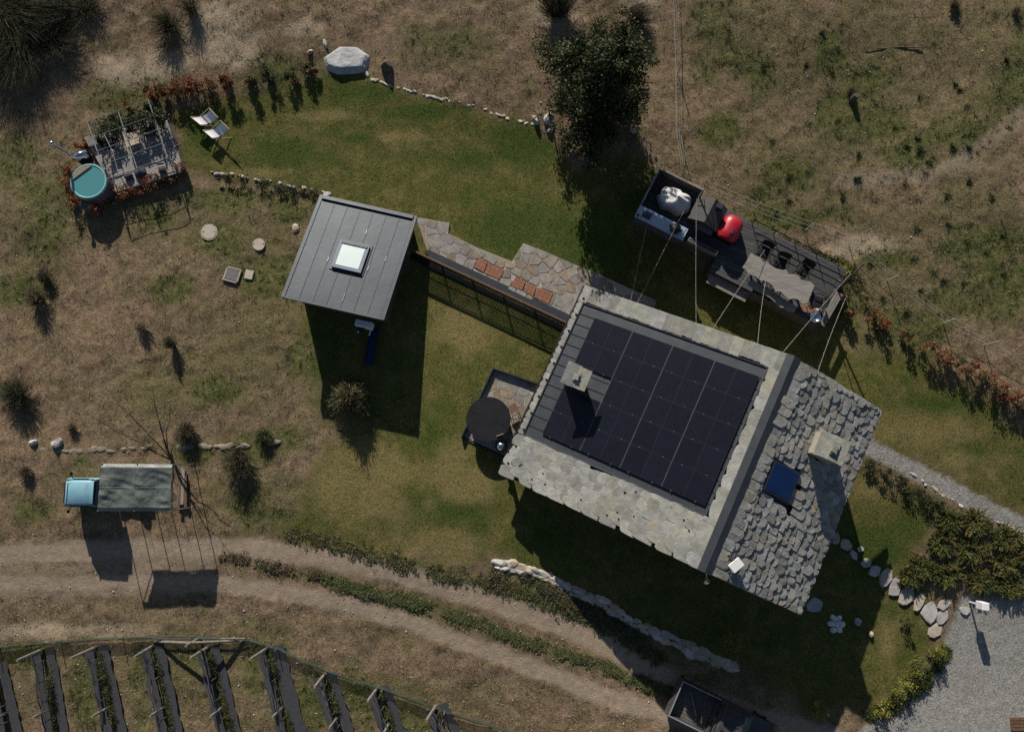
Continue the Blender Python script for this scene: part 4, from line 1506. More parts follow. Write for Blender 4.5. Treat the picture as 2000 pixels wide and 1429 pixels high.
# ================================================================ HOT TUB DECK WITH PERGOLA
DZ = .30
dk = [gp(a, b, DZ) for a, b in ((166, 272), (321, 222), (361, 335), (228, 378))]
dzv = sum(p.z for p in dk) / 4
dk = [Vector((p.x, p.y, dzv)) for p in dk]
deck = thing('hot_tub_deck', 'square grey timber deck under the steel pergola', 'deck', gp(260, 300))
TIM_A = M_('deck_grey', (.21, .195, .18), (.38, .36, .335), 5, .85, .004, 25, orand=.16)
nb = 22
for k in range(nb):
    a, b = dk[0].lerp(dk[3], (k + .04) / nb), dk[1].lerp(dk[2], (k + .04) / nb)
    c, d = dk[1].lerp(dk[2], (k + .94) / nb), dk[0].lerp(dk[3], (k + .94) / nb)
    part(deck, 'plank', MB().prism([a, b, c, d], .035), TIM_A)
mb = MB()
for a, b in ((0, 1), (1, 2), (2, 3), (3, 0)):
    mb.tube(dk[a] - Vector((0, 0, .16)), dk[b] - Vector((0, 0, .16)), .09, n=4)
part(deck, 'frame', mb, TIMBER_D)
# pergola
PT = 1.15
pt = [gp(a, b, PT) for a, b in ((169, 237), (288, 194), (328, 309), (210, 351))]
zt = sum(p.z for p in pt) / 4
pt = [Vector((p.x, p.y, zt)) for p in pt]
STEEL = M_('galvanised_steel', (.30, .31, .32), (.42, .43, .44), 4, .45, metal=.5)
perg = thing('pergola', 'thin grey steel pergola frame above the timber deck', 'pergola', gp(260, 300))
for k in range(4):
    p = pt[k]
    part(perg, 'post', MB().box((p.x, p.y, (p.z + G(p.x, p.y)) / 2), (.06, .06, p.z - G(p.x, p.y)), .3), STEEL)
for t in (0, .5, 1):
    part(perg, 'beam', MB().tube(pt[0].lerp(pt[1], t), pt[3].lerp(pt[2], t), .024, n=4), STEEL)
for t in (0, .28, .52, .76, 1):
    part(perg, 'cross_bar', MB().tube(pt[0].lerp(pt[3], t) + Vector((0, 0, .03)), pt[1].lerp(pt[2], t) + Vector((0, 0, .03)), .014, n=4), STEEL)
part(perg, 'brace', MB().path([pt[0].lerp(pt[1], .18) + (pt[3] - pt[0]) * .28, pt[0].lerp(pt[1], .22) + (pt[3] - pt[0]) * .6, pt[0].lerp(pt[1], .2) + (pt[3] - pt[0]) * .95], .02, 4), STEEL)
# teal hot tub
TURQ = M_('turquoise_liner', (.16, .46, .48), (.20, .52, .54), 4, .4)
def water_mat():
    m, N, L, P = nodes_of('tub_water')
    out = N['Material Output']
    tr0 = N.new('ShaderNodeBsdfTransparent'); tr0.inputs[0].default_value = (.40, .80, .80, 1)
    df = N.new('ShaderNodeBsdfDiffuse'); df.inputs[0].default_value = (.12, .36, .375, 1)
    tr = N.new('ShaderNodeMixShader'); tr.inputs[0].default_value = .72
    L.new(tr0.outputs[0], tr.inputs[1]); L.new(df.outputs[0], tr.inputs[2])
    gl = N.new('ShaderNodeBsdfGlossy'); gl.inputs['Roughness'].default_value = .04
    fr = N.new('ShaderNodeFresnel'); fr.inputs[0].default_value = 1.33
    nz = N.new('ShaderNodeTexNoise'); nz.inputs['Scale'].default_value = 5
    bp = N.new('ShaderNodeBump'); bp.inputs['Distance'].default_value = .01
    L.new(nz.outputs['Fac'], bp.inputs['Height']); L.new(bp.outputs[0], gl.inputs['Normal'])
    mx = N.new('ShaderNodeMixShader')
    L.new(fr.outputs[0], mx.inputs[0]); L.new(tr.outputs[0], mx.inputs[1]); L.new(gl.outputs[0], mx.inputs[2]); L.new(mx.outputs[0], out.inputs['Surface'])
    return m
WATER = water_mat()
c = gp(176, 356, .72)
c.z = G(c.x, c.y)
R_ = .86
ht = thing('hot_tub', 'round hot tub full of teal water beside the deck', 'hot tub', c)
TUBW = M_('tub_wood', (.10, .10, .11), (.16, .16, .17), 5, .7)
for k in range(28):
    a = 2 * math.pi * k / 28
    part(ht, 'stave', MB().box(c + Vector((math.cos(a) * (R_ + .04), math.sin(a) * (R_ + .04), .42)), (.05, .19, .84), a), TUBW)
part(ht, 'liner', MB().lathe(c, [(R_ + .02, .86), (R_ - .03, .88), (R_ - .05, .86), (R_ - .06, .36), (.02, .34)][::-1], 40, False), TURQ, True)
part(ht, 'water', MB().lathe(c, [(.01, .845), (R_ - .052, .845)], 40, False), WATER, True)
part(ht, 'seat_shelf', MB().prism([c + Vector((R_ * .9 * math.cos(a), R_ * .9 * math.sin(a), .9)) for a in np.linspace(1.45, 3.05, 12)], .05), M_('shelf_wood', (.22, .16, .10), (.33, .25, .17), 5, .8))
stp = gp(165, 398, .25)
part(ht, 'step', MB().box(c + Vector((-.32, -1.08, .2)), (.55, .30, .4), -.1), TUBW)
# steel wood stove with flue
c2 = gp(158, 305, .55); c2.z = G(c2.x, c2.y)
stv = thing('wood_stove', 'horizontal steel drum stove with tall flue beside the teal hot tub', 'stove', c2)
dx = Vector((math.cos(.28), math.sin(.28), 0))
part(stv, 'drum', MB().path([c2 - dx * .38 + Vector((0, 0, .6)), c2 + dx * .38 + Vector((0, 0, .6))], .21, 18), CHROME, True)
part(stv, 'stand', MB().box(c2 + Vector((0, 0, .2)), (.6, .3, .4), .28), BLACK_MET)
fl = c2 - dx * .5
ftop = gp(102, 281, 1.9)
fb = w(*to_px(ftop.x, ftop.y, ftop.z), .7)
part(stv, 'flue', MB().path([c2 - dx * .36 + Vector((0, 0, .6)), Vector((ftop.x + .1, ftop.y, c2.z + .9)), Vector((ftop.x, ftop.y, ftop.z))], .06, 10), STEEL, True)
part(stv, 'cowl', MB().lathe(ftop, [(.02, .14), (.09, .12), (.13, .04), (.10, 0)][::-1], 14), CHROME, True)
# bench, timber box and table
t = thing('timber_bench', 'grey weathered timber bench between the stove and the pergola', 'bench', gp(185, 275))
bp_ = [gp(a, b, .5) for a, b in ((165, 268), (193, 256), (200, 275), (173, 286))]
part(t, 'seat', MB().prism(bp_, .05), TIMBER_G)
for q_ in bp_:
    part(t, 'leg', MB().box(q_ - Vector((0, 0, .27)) + (sum(bp_, Vector()) / 4 - q_) * .12, (.07, .07, .5)), TIMBER_G)
PINE = M_('pale_pine', (.42, .33, .22), (.56, .46, .33), 5, .75, .003, 25, orand=.08)
tp = [gp(a, b, .78) for a, b in ((240, 262), (273, 254), (280, 276), (247, 288))]
t = thing('pine_table', 'pale square pine table under the pergola', 'table', gp(262, 275))
for k in range(5):
    a, b = k / 5 + .006, (k + 1) / 5 - .006
    part(t, 'board', MB().prism([tp[0].lerp(tp[3], a), tp[1].lerp(tp[2], a), tp[1].lerp(tp[2], b), tp[0].lerp(tp[3], b)], .03), PINE)
for q_ in tp:
    part(t, 'leg', MB().box(q_ - Vector((0, 0, .25)) + (sum(tp, Vector()) / 4 - q_) * .15, (.06, .06, .48)), PINE)

RATTAN = M_('black_rattan', (.010, .010, .011), (.02, .02, .022), 30, .7, .01, 60)
def armchair(p, rz, label, group, zt=0, scale=1.0, name='armchair'):
    t = thing(name, label, 'chair', p, group, rz)
    def P2(nm, mb, mat, sm=False):
        o = bpy.data.objects.new(nm, mesh_of(mb, nm, Vector((0, 0, 0)), mat, sm))
        COL.objects.link(o); o.parent = t; ORG[o.name] = ORG[t.name]; return o
    s = scale
    P2('seat', MB().box((0, 0, .40 * s), (.48 * s, .48 * s, .06), bev=.02), RATTAN)
    P2('backrest', MB().grid(lambda a, b: Vector(((a - .5) * .52 * s, (-.24 - .06 * b - .05 * math.sin(a * math.pi)) * s, (.42 + b * .42) * s)), 8, 4), RATTAN)
    P2('cushion', MB().box((0, .02 * s, .45 * s), (.40 * s, .40 * s, .05), bev=.02), COVER)
    for sx in (-1, 1):
        P2('armrest', MB().path([(sx * .26 * s, -.22 * s, .64 * s), (sx * .27 * s, .05 * s, .63 * s), (sx * .25 * s, .22 * s, .60 * s)], .022, 6), RATTAN)
        for sy in (-1, 1):
            P2('leg', MB().tube((sx * .22 * s, sy * .22 * s, 0), (sx * .24 * s, sy * .23 * s, .6 * s if sy > 0 else .4 * s), .018), RATTAN)
    return t
for (x, y, a, lab) in ((222, 289, -1.3, 'black armchair left of the pine table on the deck'), (301, 263, 1.7, 'black armchair right of the pine table on the deck')):
    p = gp(x, y, DZ); p.z = dzv
    armchair(p, a, lab, 'black armchairs on the hot tub deck')
GREYC = M_('grey_cushion', (.035, .04, .05), (.06, .065, .08), 6, .9, .004, 30)
for (x, y, sx, sy, a, lab) in ((275, 338, .62, .5, .3, 'dark grey floor cushion lying on the sunny end of the deck'), (252, 345, .42, .36, .9, 'smaller dark grey cushion beside the larger floor cushion'),
                               (318, 333, .40, .36, .2, 'dark purple cushion near the deck corner')):
    p = gp(x, y, DZ + .1); p.z = dzv + .09
    mb = MB()
    mb.lathe((0, 0, 0), [(.2, -.09), (.85, -.06), (1, 0), (.8, .09), (.3, .13), (.01, .135)], 16)
    cs = []
    for vx in mb.v:
        aa = math.atan2(vx[1], vx[0]); k = 1 / max(abs(math.cos(aa)), abs(math.sin(aa))) ** .55
        X, Y = vx[0] * k * sx / 2, vx[1] * k * sy / 2
        cs.append((p.x + X * math.cos(a) - Y * math.sin(a), p.y + X * math.sin(a) + Y * math.cos(a), p.z + vx[2]))
    mb.v = cs
    single('cushion', lab, 'cushion', mb, GREYC, p, smooth=True)

# ================================================================ DECKCHAIRS
CANVAS = M_('white_canvas', (.72, .71, .73), (.78, .77, .78), 5, .9, .003, 40)
def deckchair(px4, label):
    q_ = [gp(px4[0][0], px4[0][1], .80), gp(px4[1][0], px4[1][1], .80), gp(px4[2][0], px4[2][1], .5), gp(px4[3][0], px4[3][1], .5)]
    c = sum(q_, Vector()) / 4
    t = thing('deckchair', label, 'deckchair', Vector((c.x, c.y, G(c.x, c.y))), 'white canvas deckchairs on the lawn')
    part(t, 'sling', MB().grid(lambda a, b: (q_[0].lerp(q_[1], a)).lerp(q_[3].lerp(q_[2], a), b) - Vector((0, 0, .26 * math.sin(b * math.pi) ** .8)), 6, 12), CANVAS, True)
    for a, b in ((0, 1), (2, 3)):
        part(t, 'cross_bar', MB().tube(q_[a] + (q_[a] - q_[b]) * .12, q_[b] + (q_[b] - q_[a]) * .12, .02), PINE)
    for a, b in ((0, 3), (1, 2)):
        out = (q_[a] - q_[1 - a]).normalized() * .06 if a < 2 else Vector()
        g1 = q_[b] + (q_[b] - q_[a]) * .05; g1.z = G(g1.x, g1.y)
        g0 = q_[a].lerp(q_[b], .2); g0.z = G(g0.x, g0.y)
        part(t, 'leg', MB().tube(q_[a] + out, Vector((g1.x, g1.y, g1.z)) + out, .02), PINE)
        part(t, 'leg', MB().tube(q_[b] + out, Vector((g0.x, g0.y, g0.z)) + out, .02), PINE)
    return t
deckchair([(410, 213), (424, 228), (390, 243), (374, 230)], 'upper of two white canvas deckchairs, nearer the shrubs')
deckchair([(432, 237), (446, 251), (413, 269), (398, 256)], 'lower of two white canvas deckchairs, nearer the stone edging')
# ================================================================ DINING DECK
EZ = .86
def dp(px, py, h=0.0):
    return w(px, py, EZ + .06 + h)
dd0, dd1 = dp(1283, 341), dp(1655, 527)
DX = Vector((dd1.x - dd0.x, dd1.y - dd0.y, 0)).normalized()
DY = Vector((DX.y, -DX.x, 0))                        # towards the house
DANG = math.atan2(DX.y, DX.x)
def D(s, t, z=0.0):
    p = dd0 + DX * s + DY * t
    p.z = dd0.z + z
    return p
def d_st(px, py, h=0.0):
    p = dp(px, py, h) - dd0
    return p.x * DX.x + p.y * DX.y, p.x * DY.x + p.y * DY.y
DLEN = (dd1 - dd0).length
deckE = thing('dining_deck', 'long dark timber deck with outdoor kitchen and dining table', 'deck', Vector((D(5, 1).x, D(5, 1).y, 0)))
DECKW = M_('deck_dark', (.045, .046, .05), (.105, .104, .105), 5, .8, .004, 22, orand=.22, stretch=(-DANG, (.25, 2.5, 1)))
DW = d_st(1607, 640)[1]
DWW = d_st(1237, 420)[1]
smid = d_st(1378, 548)[0]
nb = 17
for k in range(nb):
    t0_, t1_ = DW * (k + .03) / nb, DW * (k + .95) / nb
    s_start = 0.0 if t1_ < DWW + .05 else smid - .05
    cut = s_start + (DLEN - s_start) * random.uniform(.35, .7)
    for a, b in ((s_start, cut - .006), (cut + .006, DLEN)):
        part(deckE, 'plank', MB().prism([D(a, t0_), D(b, t0_), D(b, t1_), D(a, t1_)], .035), DECKW)
part(deckE, 'skirt', MB().prism([D(.03, .03, -.04), D(DLEN - .03, .03, -.04), D(DLEN - .03, DW - .04, -.04), D(smid, DW - .04, -.04), D(smid, DWW, -.04), D(.03, DWW, -.04)], 1.2), TIMBER_D)
# broad step in front of the deck
sa, sb = d_st(1368, 545), d_st(1457, 590)
for k in range(1):
    part(deckE, 'step', MB().prism([D(smid + .1, DW + .02 + k * .32, -.26 - .2 * k), D(sb[0], DW + .02 + k * .32, -.26 - .2 * k), D(sb[0], DW + .52, -.26), D(smid + .1, DW + .52, -.26)], .06), TIMBER_G)
# wind-break boards round the kitchen end
wb = thing('wind_break', 'dark boarded wind-break around the outdoor kitchen end of the deck', 'screen', D(0, 0, -.8))
for (a, b, h) in (((0, 0), (2.3, 0), .75), ((0, 0), (0, DWW + .05), .75)):
    pa, pb = D(*a), D(*b)
    L_ = (pb - pa).length
    for k in range(4):
        part(wb, 'board', MB().box(((pa.x + pb.x) / 2, (pa.y + pb.y) / 2, pa.z + .1 + k * .19), (L_, .04, .175), math.atan2((pb - pa).y, (pb - pa).x)), TIMBER_D)
    part(wb, 'cap', MB().box(((pa.x + pb.x) / 2, (pa.y + pb.y) / 2, pa.z + .79), (L_ + .06, .09, .035), math.atan2((pb - pa).y, (pb - pa).x)), TIMBER_G)
# kitchen counter
ck = [d_st(1252, 398, .9), d_st(1344, 450, .9), d_st(1331, 472, .9), d_st(1237, 418, .9)]
s0_, s1_ = (ck[0][0] + ck[3][0]) / 2 + .05, (ck[1][0] + ck[2][0]) / 2
t0_, t1_ = (ck[0][1] + ck[1][1]) / 2, (ck[2][1] + ck[3][1]) / 2
kc = thing('kitchen_counter', 'pale outdoor kitchen counter, top tinted with bluish shade, with sink and dark pot', 'counter', D((s0_ + s1_) / 2, (t0_ + t1_) / 2))
CTOP = M_('shade_tinted_top', (.34, .42, .50), (.40, .48, .56), 3, .55)  # bluish cast of the shade is mixed into this top colour
part(kc, 'cabinet', MB().prism([D(s0_ + .05, t0_ + .05, .86), D(s1_ - .05, t0_ + .05, .86), D(s1_ - .05, t1_ - .05, .86), D(s0_ + .05, t1_ - .05, .86)], .86), TIMBER_D)
part(kc, 'worktop', MB().prism([D(s0_, t0_, .90), D(s1_, t0_, .90), D(s1_, t1_, .90), D(s0_, t1_, .90)], .04), CTOP)
sink = part(kc, 'sink', MB().prism([D(s0_ + .25, t0_ + .1, .912), D(s0_ + .75, t0_ + .1, .912), D(s0_ + .75, t1_ - .12, .912), D(s0_ + .25, t1_ - .12, .912)], .01), STEEL)
part(sink, 'basin', MB().prism([D(s0_ + .29, t0_ + .14, .916), D(s0_ + .71, t0_ + .14, .916), D(s0_ + .71, t1_ - .16, .916), D(s0_ + .29, t1_ - .16, .916)], .003), ZINC)
part(sink, 'tap', MB().path([D(s0_ + .5, t0_ + .06, .91), D(s0_ + .5, t0_ + .06, 1.12), D(s0_ + .5, t0_ + .22, 1.14)], .015, 6), CHROME)
pc_ = D(s0_ + (s1_ - s0_) * .78, (t0_ + t1_) / 2, .91)
pot = thing('cooking_pot', 'dark round casserole standing on the kitchen counter', 'pot', pc_)
part(pot, 'body', MB().lathe(pc_, [(.2, 0), (.24, .04), (.25, .16), (.24, .18)], 20), COVER, True)
part(pot, 'lid', MB().lathe(pc_, [(.25, .18), (.2, .22), (.04, .25), (.03, .29), (.01, .3)], 20), COVER, True)
for s_ in (-1, 1):
    part(pot, 'handle', MB().box(pc_ + DX * s_ * .28 + Vector((0, 0, .14)), (.08, .12, .03), DANG), COVER)
red = D(s0_ + .12, t1_ - .1, .91)
single('red_cup', 'small dark red cup at the counter corner', 'cup', MB().lathe(red, [(.05, 0), (.06, .1), (.05, .1), (.045, .02)], 12), M_('red_glaze', (.22, .02, .02), (.28, .03, .03), 4, .4))
# planter trough along the edge
ta, tb = d_st(1340, 476, .35), d_st(1392, 512, .35)
tr = thing('planter', 'narrow grey planter trough along the deck edge', 'planter', D(ta[0], ta[1]))
tlen = tb[0] - ta[0]
part(tr, 'trough', MB().prism([D(ta[0], DWW - .16, .35), D(tb[0], DWW - .16, .35), D(tb[0], DWW + .04, .35), D(ta[0], DWW + .04, .35)], .34), TIMBER_G)
part(tr, 'soil', MB().prism([D(ta[0] + .03, DWW - .13, .354), D(tb[0] - .03, DWW - .13, .354), D(tb[0] - .03, DWW + .01, .354), D(ta[0] + .03, DWW + .01, .354)], .01), TIMBER_D)
# grill under a white cover
cs, ct = d_st(1321, 386, .9)
gcen = D(cs, ct)
def cover_fn(a, b):
    th = a * 2 * math.pi
    pr = [(1.0, 0.02), (1.03, .25), (1.0, .55), (.92, .78), (.75, .93), (.4, 1.02), (.02, 1.05)]
    x = b * (len(pr) - 1); i = min(int(x), len(pr) - 2); f_ = x - i
    r_ = pr[i][0] * (1 - f_) + pr[i + 1][0] * f_; z = pr[i][1] * (1 - f_) + pr[i + 1][1] * f_
    r_ *= 1 + .08 * math.sin(th * 7 + 2 * b) * (1 - b) + .035 * math.sin(th * 13 + 5 * b)
    se = (abs(math.cos(th)) ** 3 + abs(math.sin(th)) ** 3) ** (-1 / 3)
    z += .045 * math.sin(th * 5 + 9 * b) * b + .03 * math.sin(th * 9 - 6 * b) * min(b, 1 - b) * 2 + .05 * math.sin(th * 3 + 4 * b) * b + .10 * math.cos(th) * b
    return gcen + DX * (math.cos(th) * r_ * se * .78) + DY * (math.sin(th) * r_ * se * .50) + Vector((0, 0, z))
grill = thing('covered_grill', 'grill hidden under a crumpled white fabric cover', 'grill', gcen)
part(grill, 'cover', MB().grid(cover_fn, 48, 18), M_('cover_white', (.50, .50, .48), (.58, .575, .56), 4, .85, .01, 9), True)
part(grill, 'hem_band', MB().path([cover_fn(k / 48, .04) for k in range(49)], .015, 4, False), GREYC)
# grey oven with short chimney block
os_, ot = d_st(1383, 416, .8)
ov = thing('pizza_oven', 'dark grey gabled outdoor oven with small square chimney', 'oven', D(os_, ot))
GREYB = M_('oven_grey', (.045, .045, .046), (.07, .07, .07), 4, .75)
def OV(a, b, z):
    return D(os_ + a, ot + b, z)
hw, hl = .55, .62
mb = MB().add([OV(-hl, -hw, .0), OV(hl, -hw, .0), OV(hl, hw, .0), OV(-hl, hw, .0), OV(-hl, -hw, .75), OV(hl, -hw, .75), OV(hl, hw, .75), OV(-hl, hw, .75), OV(0, -hw, 1.12), OV(0, hw, 1.12)],
              [(0, 1, 5, 8, 4), (2, 3, 7, 9, 6), (1, 2, 6, 5), (3, 0, 4, 7)])
part(ov, 'body', mb, GREYB)
for s_ in (-1, 1):
    part(ov, 'roof_plate', MB().prism([OV(0, -hw - .1, 1.17), OV(0, hw + .1, 1.17), OV(s_ * (hl + .14), hw + .1, .74), OV(s_ * (hl + .14), -hw - .1, .74)], .03), GREYB)
part(ov, 'chimney', MB().box(OV(.3, -.38, 1.05), (.26, .26, .5), DANG), ZINC_L)
part(ov, 'side_shelf', MB().prism([OV(-.3, hw + .02, .62), OV(hl, hw + .02, .62), OV(hl, hw + .3, .62), OV(-.3, hw + .3, .62)], .03), TIMBER_G)
part(ov, 'tool_rod', MB().path([OV(-hl - .1, -.2, .9), OV(-hl + .15, -.35, 1.15), OV(-.3, -.05, 1.1)], .02, 5), BLACK_MET)
# red cooker cover
rs, rt_ = d_st(1427, 446, .7)
rc = D(rs, rt_)
REDM = M_('red_enamel', (.40, .010, .022), (.46, .016, .03), 2, .38, spec=.5)
def red_fn(a, b):
    # half-barrel hood
    th = math.pi * a
    x = (b - .5) * 1.0
    r_ = .58 * (1 - .25 * abs(2 * b - 1) ** 4)
    return rc + DY * x * 1.15 + DX * (-math.cos(th) * r_ * .92) + Vector((0, 0, .55 + math.sin(th) * r_ * .75))
rcv = thing('red_oven', 'bright red rounded oven hood beside the grey oven', 'oven', rc)
mb = MB().grid(red_fn, 20, 10)
part(rcv, 'hood', mb, REDM, True)
for b in (0, 1):
    part(rcv, 'end_cheek', MB().add([red_fn(k / 20, b) for k in range(21)], [tuple(range(21)) if b else tuple(range(20, -1, -1))]), REDM)
part(rcv, 'cart', MB().box(rc + Vector((0, 0, .27)), (.95, 1.05, .5), DANG), BLACK_MET)
part(rcv, 'front_rail', MB().tube(rc + DY * .52 - DX * .35 + Vector((0, 0, .58)), rc + DY * .52 + DX * .35 + Vector((0, 0, .58)), .018), CHROME)
part(rcv, 'badge', MB().box(rc + DX * .08 + DY * .2 + Vector((0, 0, .985)), (.12, .26, .02), DANG), GREYC)
# black rail fence on the far edge
fs0 = d_st(1466, 440)[0]
fen = thing('deck_railing', 'low black slatted railing on the uphill edge of the dining deck', 'railing', D(fs0, 0))
for k in range(3):
    part(fen, 'slat', MB().tube(D(fs0, -.02 + k * .07, .28 + .16 * k), D(DLEN - .4, -.02 + k * .07, .28 + .16 * k), .022, n=4), BLACK_MET)
for k in range(5):
    s_ = fs0 + (DLEN - .5 - fs0) * k / 4
    part(fen, 'post', MB().tube(D(s_, .04, 0), D(s_, .12, .72), .025, n=4), BLACK_MET)
# rug
qa, qb = d_st(1478, 482, .02), d_st(1640, 560, .02)
RUG = M_('striped_rug', (.02, .02, .021), (.11, .11, .105), 14, .95, .01, 40, stretch=(-DANG, (3.0, .35, 1)))
single('rug', 'dark striped rug under the dining chairs', 'rug', MB().prism([D(qa[0] - .1, .28, .014), D(DLEN - .25, .28, .014), D(DLEN - .25, 1.55, .014), D(qa[0] - .1, 1.55, .014)], .012), RUG)
# live-edge table and bench
ZT = lambda x, y: (1420 + x / 6.5, 440 + y / 6.5)
top = [(300, 365), (360, 400), (420, 425), (450, 470), (500, 470), (545, 515), (620, 560), (700, 578), (745, 575), (775, 630), (850, 635), (905, 660), (930, 700), (1000, 720), (1045, 722), (1105, 775),
       (1075, 850), (1030, 970), (960, 975), (900, 925), (850, 915), (800, 925), (745, 885), (690, 830), (620, 820), (590, 760), (530, 715), (480, 690), (430, 690), (375, 640), (330, 625), (270, 600), (235, 545), (200, 530), (250, 455)]
TABLEW = M_('table_wood', (.19, .175, .158), (.31, .285, .258), 5, .75, .004, 25, stretch=(-DANG, (.3, 2.5, 1)))
tt = [dp(*ZT(*p), .76) for p in top]
tc0 = sum(tt, Vector()) / len(tt)
tt = [p + DY * ((p - tc0).dot(DY) * .12) for p in tt]
tab = thing('dining_table', 'live-edge grey timber dining table with wavy sides', 'table', dp(1522, 545))
# two boards split lengthwise
mid0, mid1 = dp(*ZT(225, 490), .76), dp(*ZT(1050, 910), .76)
md = (mid1 - mid0); mdn = (md.y, -md.x)
flat = [(p.x, p.y) for p in tt]
for s_ in (1, -1):
    n_ = Vector((mdn[0], mdn[1])).normalized() * s_
    c_ = clip_half(flat, (mid0.x - n_.x * .006, mid0.y - n_.y * .006), (n_.x, n_.y))
    part(tab, 'board', MB().prism([Vector((x, y, tt[0].z)) for x, y in c_], .06), TABLEW)
cen = sum(tt, Vector()) / len(tt)
for a in (-1.05, 1.05):
    for b in (-.22, .22):
        p = cen + DX * a + DY * b
        part(tab, 'leg', MB().box((p.x, p.y, dd0.z + .35), (.08, .08, .69), DANG), BLACK_MET)
bn = [(255, 740), (300, 690), (370, 720), (450, 760), (560, 820), (640, 870), (700, 920), (770, 960), (840, 1000), (885, 1050), (850, 1105), (780, 1085), (730, 1050), (680, 1040), (620, 985), (560, 930), (500, 890), (420, 850), (350, 815), (290, 775)]
bt = [dp(*ZT(*p), .45) for p in bn]
ben = thing('bench', 'live-edge timber bench along the house side of the dining table', 'bench', dp(1508, 580))
part(ben, 'seat', MB().prism(bt, .05), TABLEW)
bc = sum(bt, Vector()) / len(bt)
for a in (-.8, 0, .85):
    p = bc + DX * a
    part(ben, 'leg', MB().box((p.x, p.y, dd0.z + .2), (.06, .25, .4), DANG), BLACK_MET)
for i, (x, y, a, lab) in enumerate(((1491, 492, math.pi, 'black rattan chair nearest the kitchen at the dining table'), (1524, 514, math.pi + .1, 'middle black rattan chair on the uphill side of the dining table'),
                                    (1568, 528, math.pi - .15, 'black rattan chair right of the middle one, uphill of the table'), (1595, 590, math.pi / 2 + .2, 'black rattan chair at the far head of the dining table'))):
    p = dp(x, y, .45); p.z = dd0.z
    armchair(p, DANG + a, lab, 'black rattan chairs at the dining table', name='rattan_chair', scale=1.18)
# lantern, crate, end boards
lp = dp(1589, 621, .2); lp.z = dd0.z
lan = thing('metal_lantern', 'shiny round metal fire bowl at the table end', 'fire bowl', lp)
part(lan, 'bowl', MB().lathe(lp, [(.10, .18), (.22, .3), (.26, .42), (.24, .42), (.18, .32), (.02, .3)], 18, False), CHROME, True)
part(lan, 'foot', MB().lathe(lp, [(.16, 0), (.1, .1), (.1, .2)], 14), BLACK_MET)
lp2 = dp(1600, 606, .1); lp2.z = dd0.z
single('round_stone', 'pale round stone next to the metal fire bowl', 'stone', MB().lathe(lp2, [(.1, 0), (.15, .06), (.12, .14), (.03, .17)], 12), CONC, lp2, smooth=True)
pa, pb = dp(1640, 572, .25), dp(1604, 634, .25)
scr = thing('end_bench', 'narrow slatted timber bench closing the right end of the deck', 'bench', dp(1622, 603))
dv_ = (pb - pa); nn_ = Vector((-dv_.y, dv_.x, 0)).normalized()
for k in range(3):
    o_ = nn_ * (k - 1) * .12
    part(scr, 'slat', MB().box((pa + pb) / 2 + o_, (Vector((dv_.x, dv_.y)).length, .10, .035), math.atan2(dv_.y, dv_.x)), TIMBER_G)
for t in (.1, .9):
    p = pa.lerp(pb, t)
    part(scr, 'leg', MB().box((p.x, p.y, p.z - .13), (.06, .3, .24), math.atan2(dv_.y, dv_.x)), TIMBER_D)
# brown doormat-like paving at the table end
single('terracotta_mat', 'reddish brown mat beside the head chair of the table', 'mat', MB().prism([dp(*ZT(*p), .02) for p in ((900, 960), (1050, 990), (1150, 1060), (1110, 1120), (1030, 1150), (960, 1090))], .015), M_('brown_mat', (.17, .10, .07), (.26, .17, .12), 12, .95))

# ================================================================ POLES AND FESTOON LIGHTS
POLE = M_('pole_dark', (.03, .03, .032), (.05, .05, .052), 4, .6)
polA_b, polA_t = gp(1352, 405, .3), gp(1374, 372, 2.6)
polB_b, polB_t = gp(1612, 590, .3), gp(1686, 517, 3.2)
pA = thing('light_pole', 'dark leaning pole beside the covered grill carrying festoon lights', 'pole', polA_b - Vector((0, 0, .5)))
part(pA, 'shaft', MB().path([polA_b - Vector((0, 0, .3)), polA_b.lerp(polA_t, .5) + Vector((.05, 0, 0)), polA_t], [.045, .04, .03], 7), POLE, True)
part(pA, 'hook', MB().path([polA_t, polA_t + Vector((.2, .25, .05)), polA_t + Vector((.25, .35, 0))], .015, 5), POLE)
pB = thing('light_pole', 'dark leaning pole at the right end of the deck carrying festoon lights', 'pole', polB_b - Vector((0, 0, .5)))
part(pB, 'shaft', MB().path([polB_b - Vector((0, 0, .3)), polB_b.lerp(polB_t, .5), polB_t], [.05, .045, .035], 7), POLE, True)
part(pB, 'finial', MB().lathe(polB_t - Vector((0, 0, .05)), [(.03, 0), (.06, .03), (.05, .08), (.01, .1)], 10), POLE)
CORD = M_('cord', (.16, .15, .13), (.24, .22, .20), 4, .7)
BULB = M_('bulb_glass', (.36, .35, .31), (.44, .43, .39), 4, .2)
hN = lambda v: HP(UN + .02, v, .0)
bulb_me = mesh_of(MB().lathe((0, 0, 0), [(.009, 0), (.018, -.02), (.022, -.045), (.012, -.065), (.003, -.07)], 8), 'bulb', mat=BULB, smooth=True)
def cord(a, b, label, sag=.12):
    t = thing('festoon_light', label, 'string light', Vector((b.x, b.y, min(a.z, b.z))), 'festoon lights between house and deck')
    n = 14
    pts = [a.lerp(b, k / n) - Vector((0, 0, sag * 4 * (k / n) * (1 - k / n))) for k in range(n + 1)]
    part(t, 'cord', MB().path(pts, .013, 4), CORD)
    m = max(3, int((b - a).length / .75))
    for k in range(m):
        x = (k + .5) / m
        p = a.lerp(b, x) - Vector((0, 0, sag * 4 * x * (1 - x) + .01))
        piece(t, 'bulb', bulb_me, TRS(p))
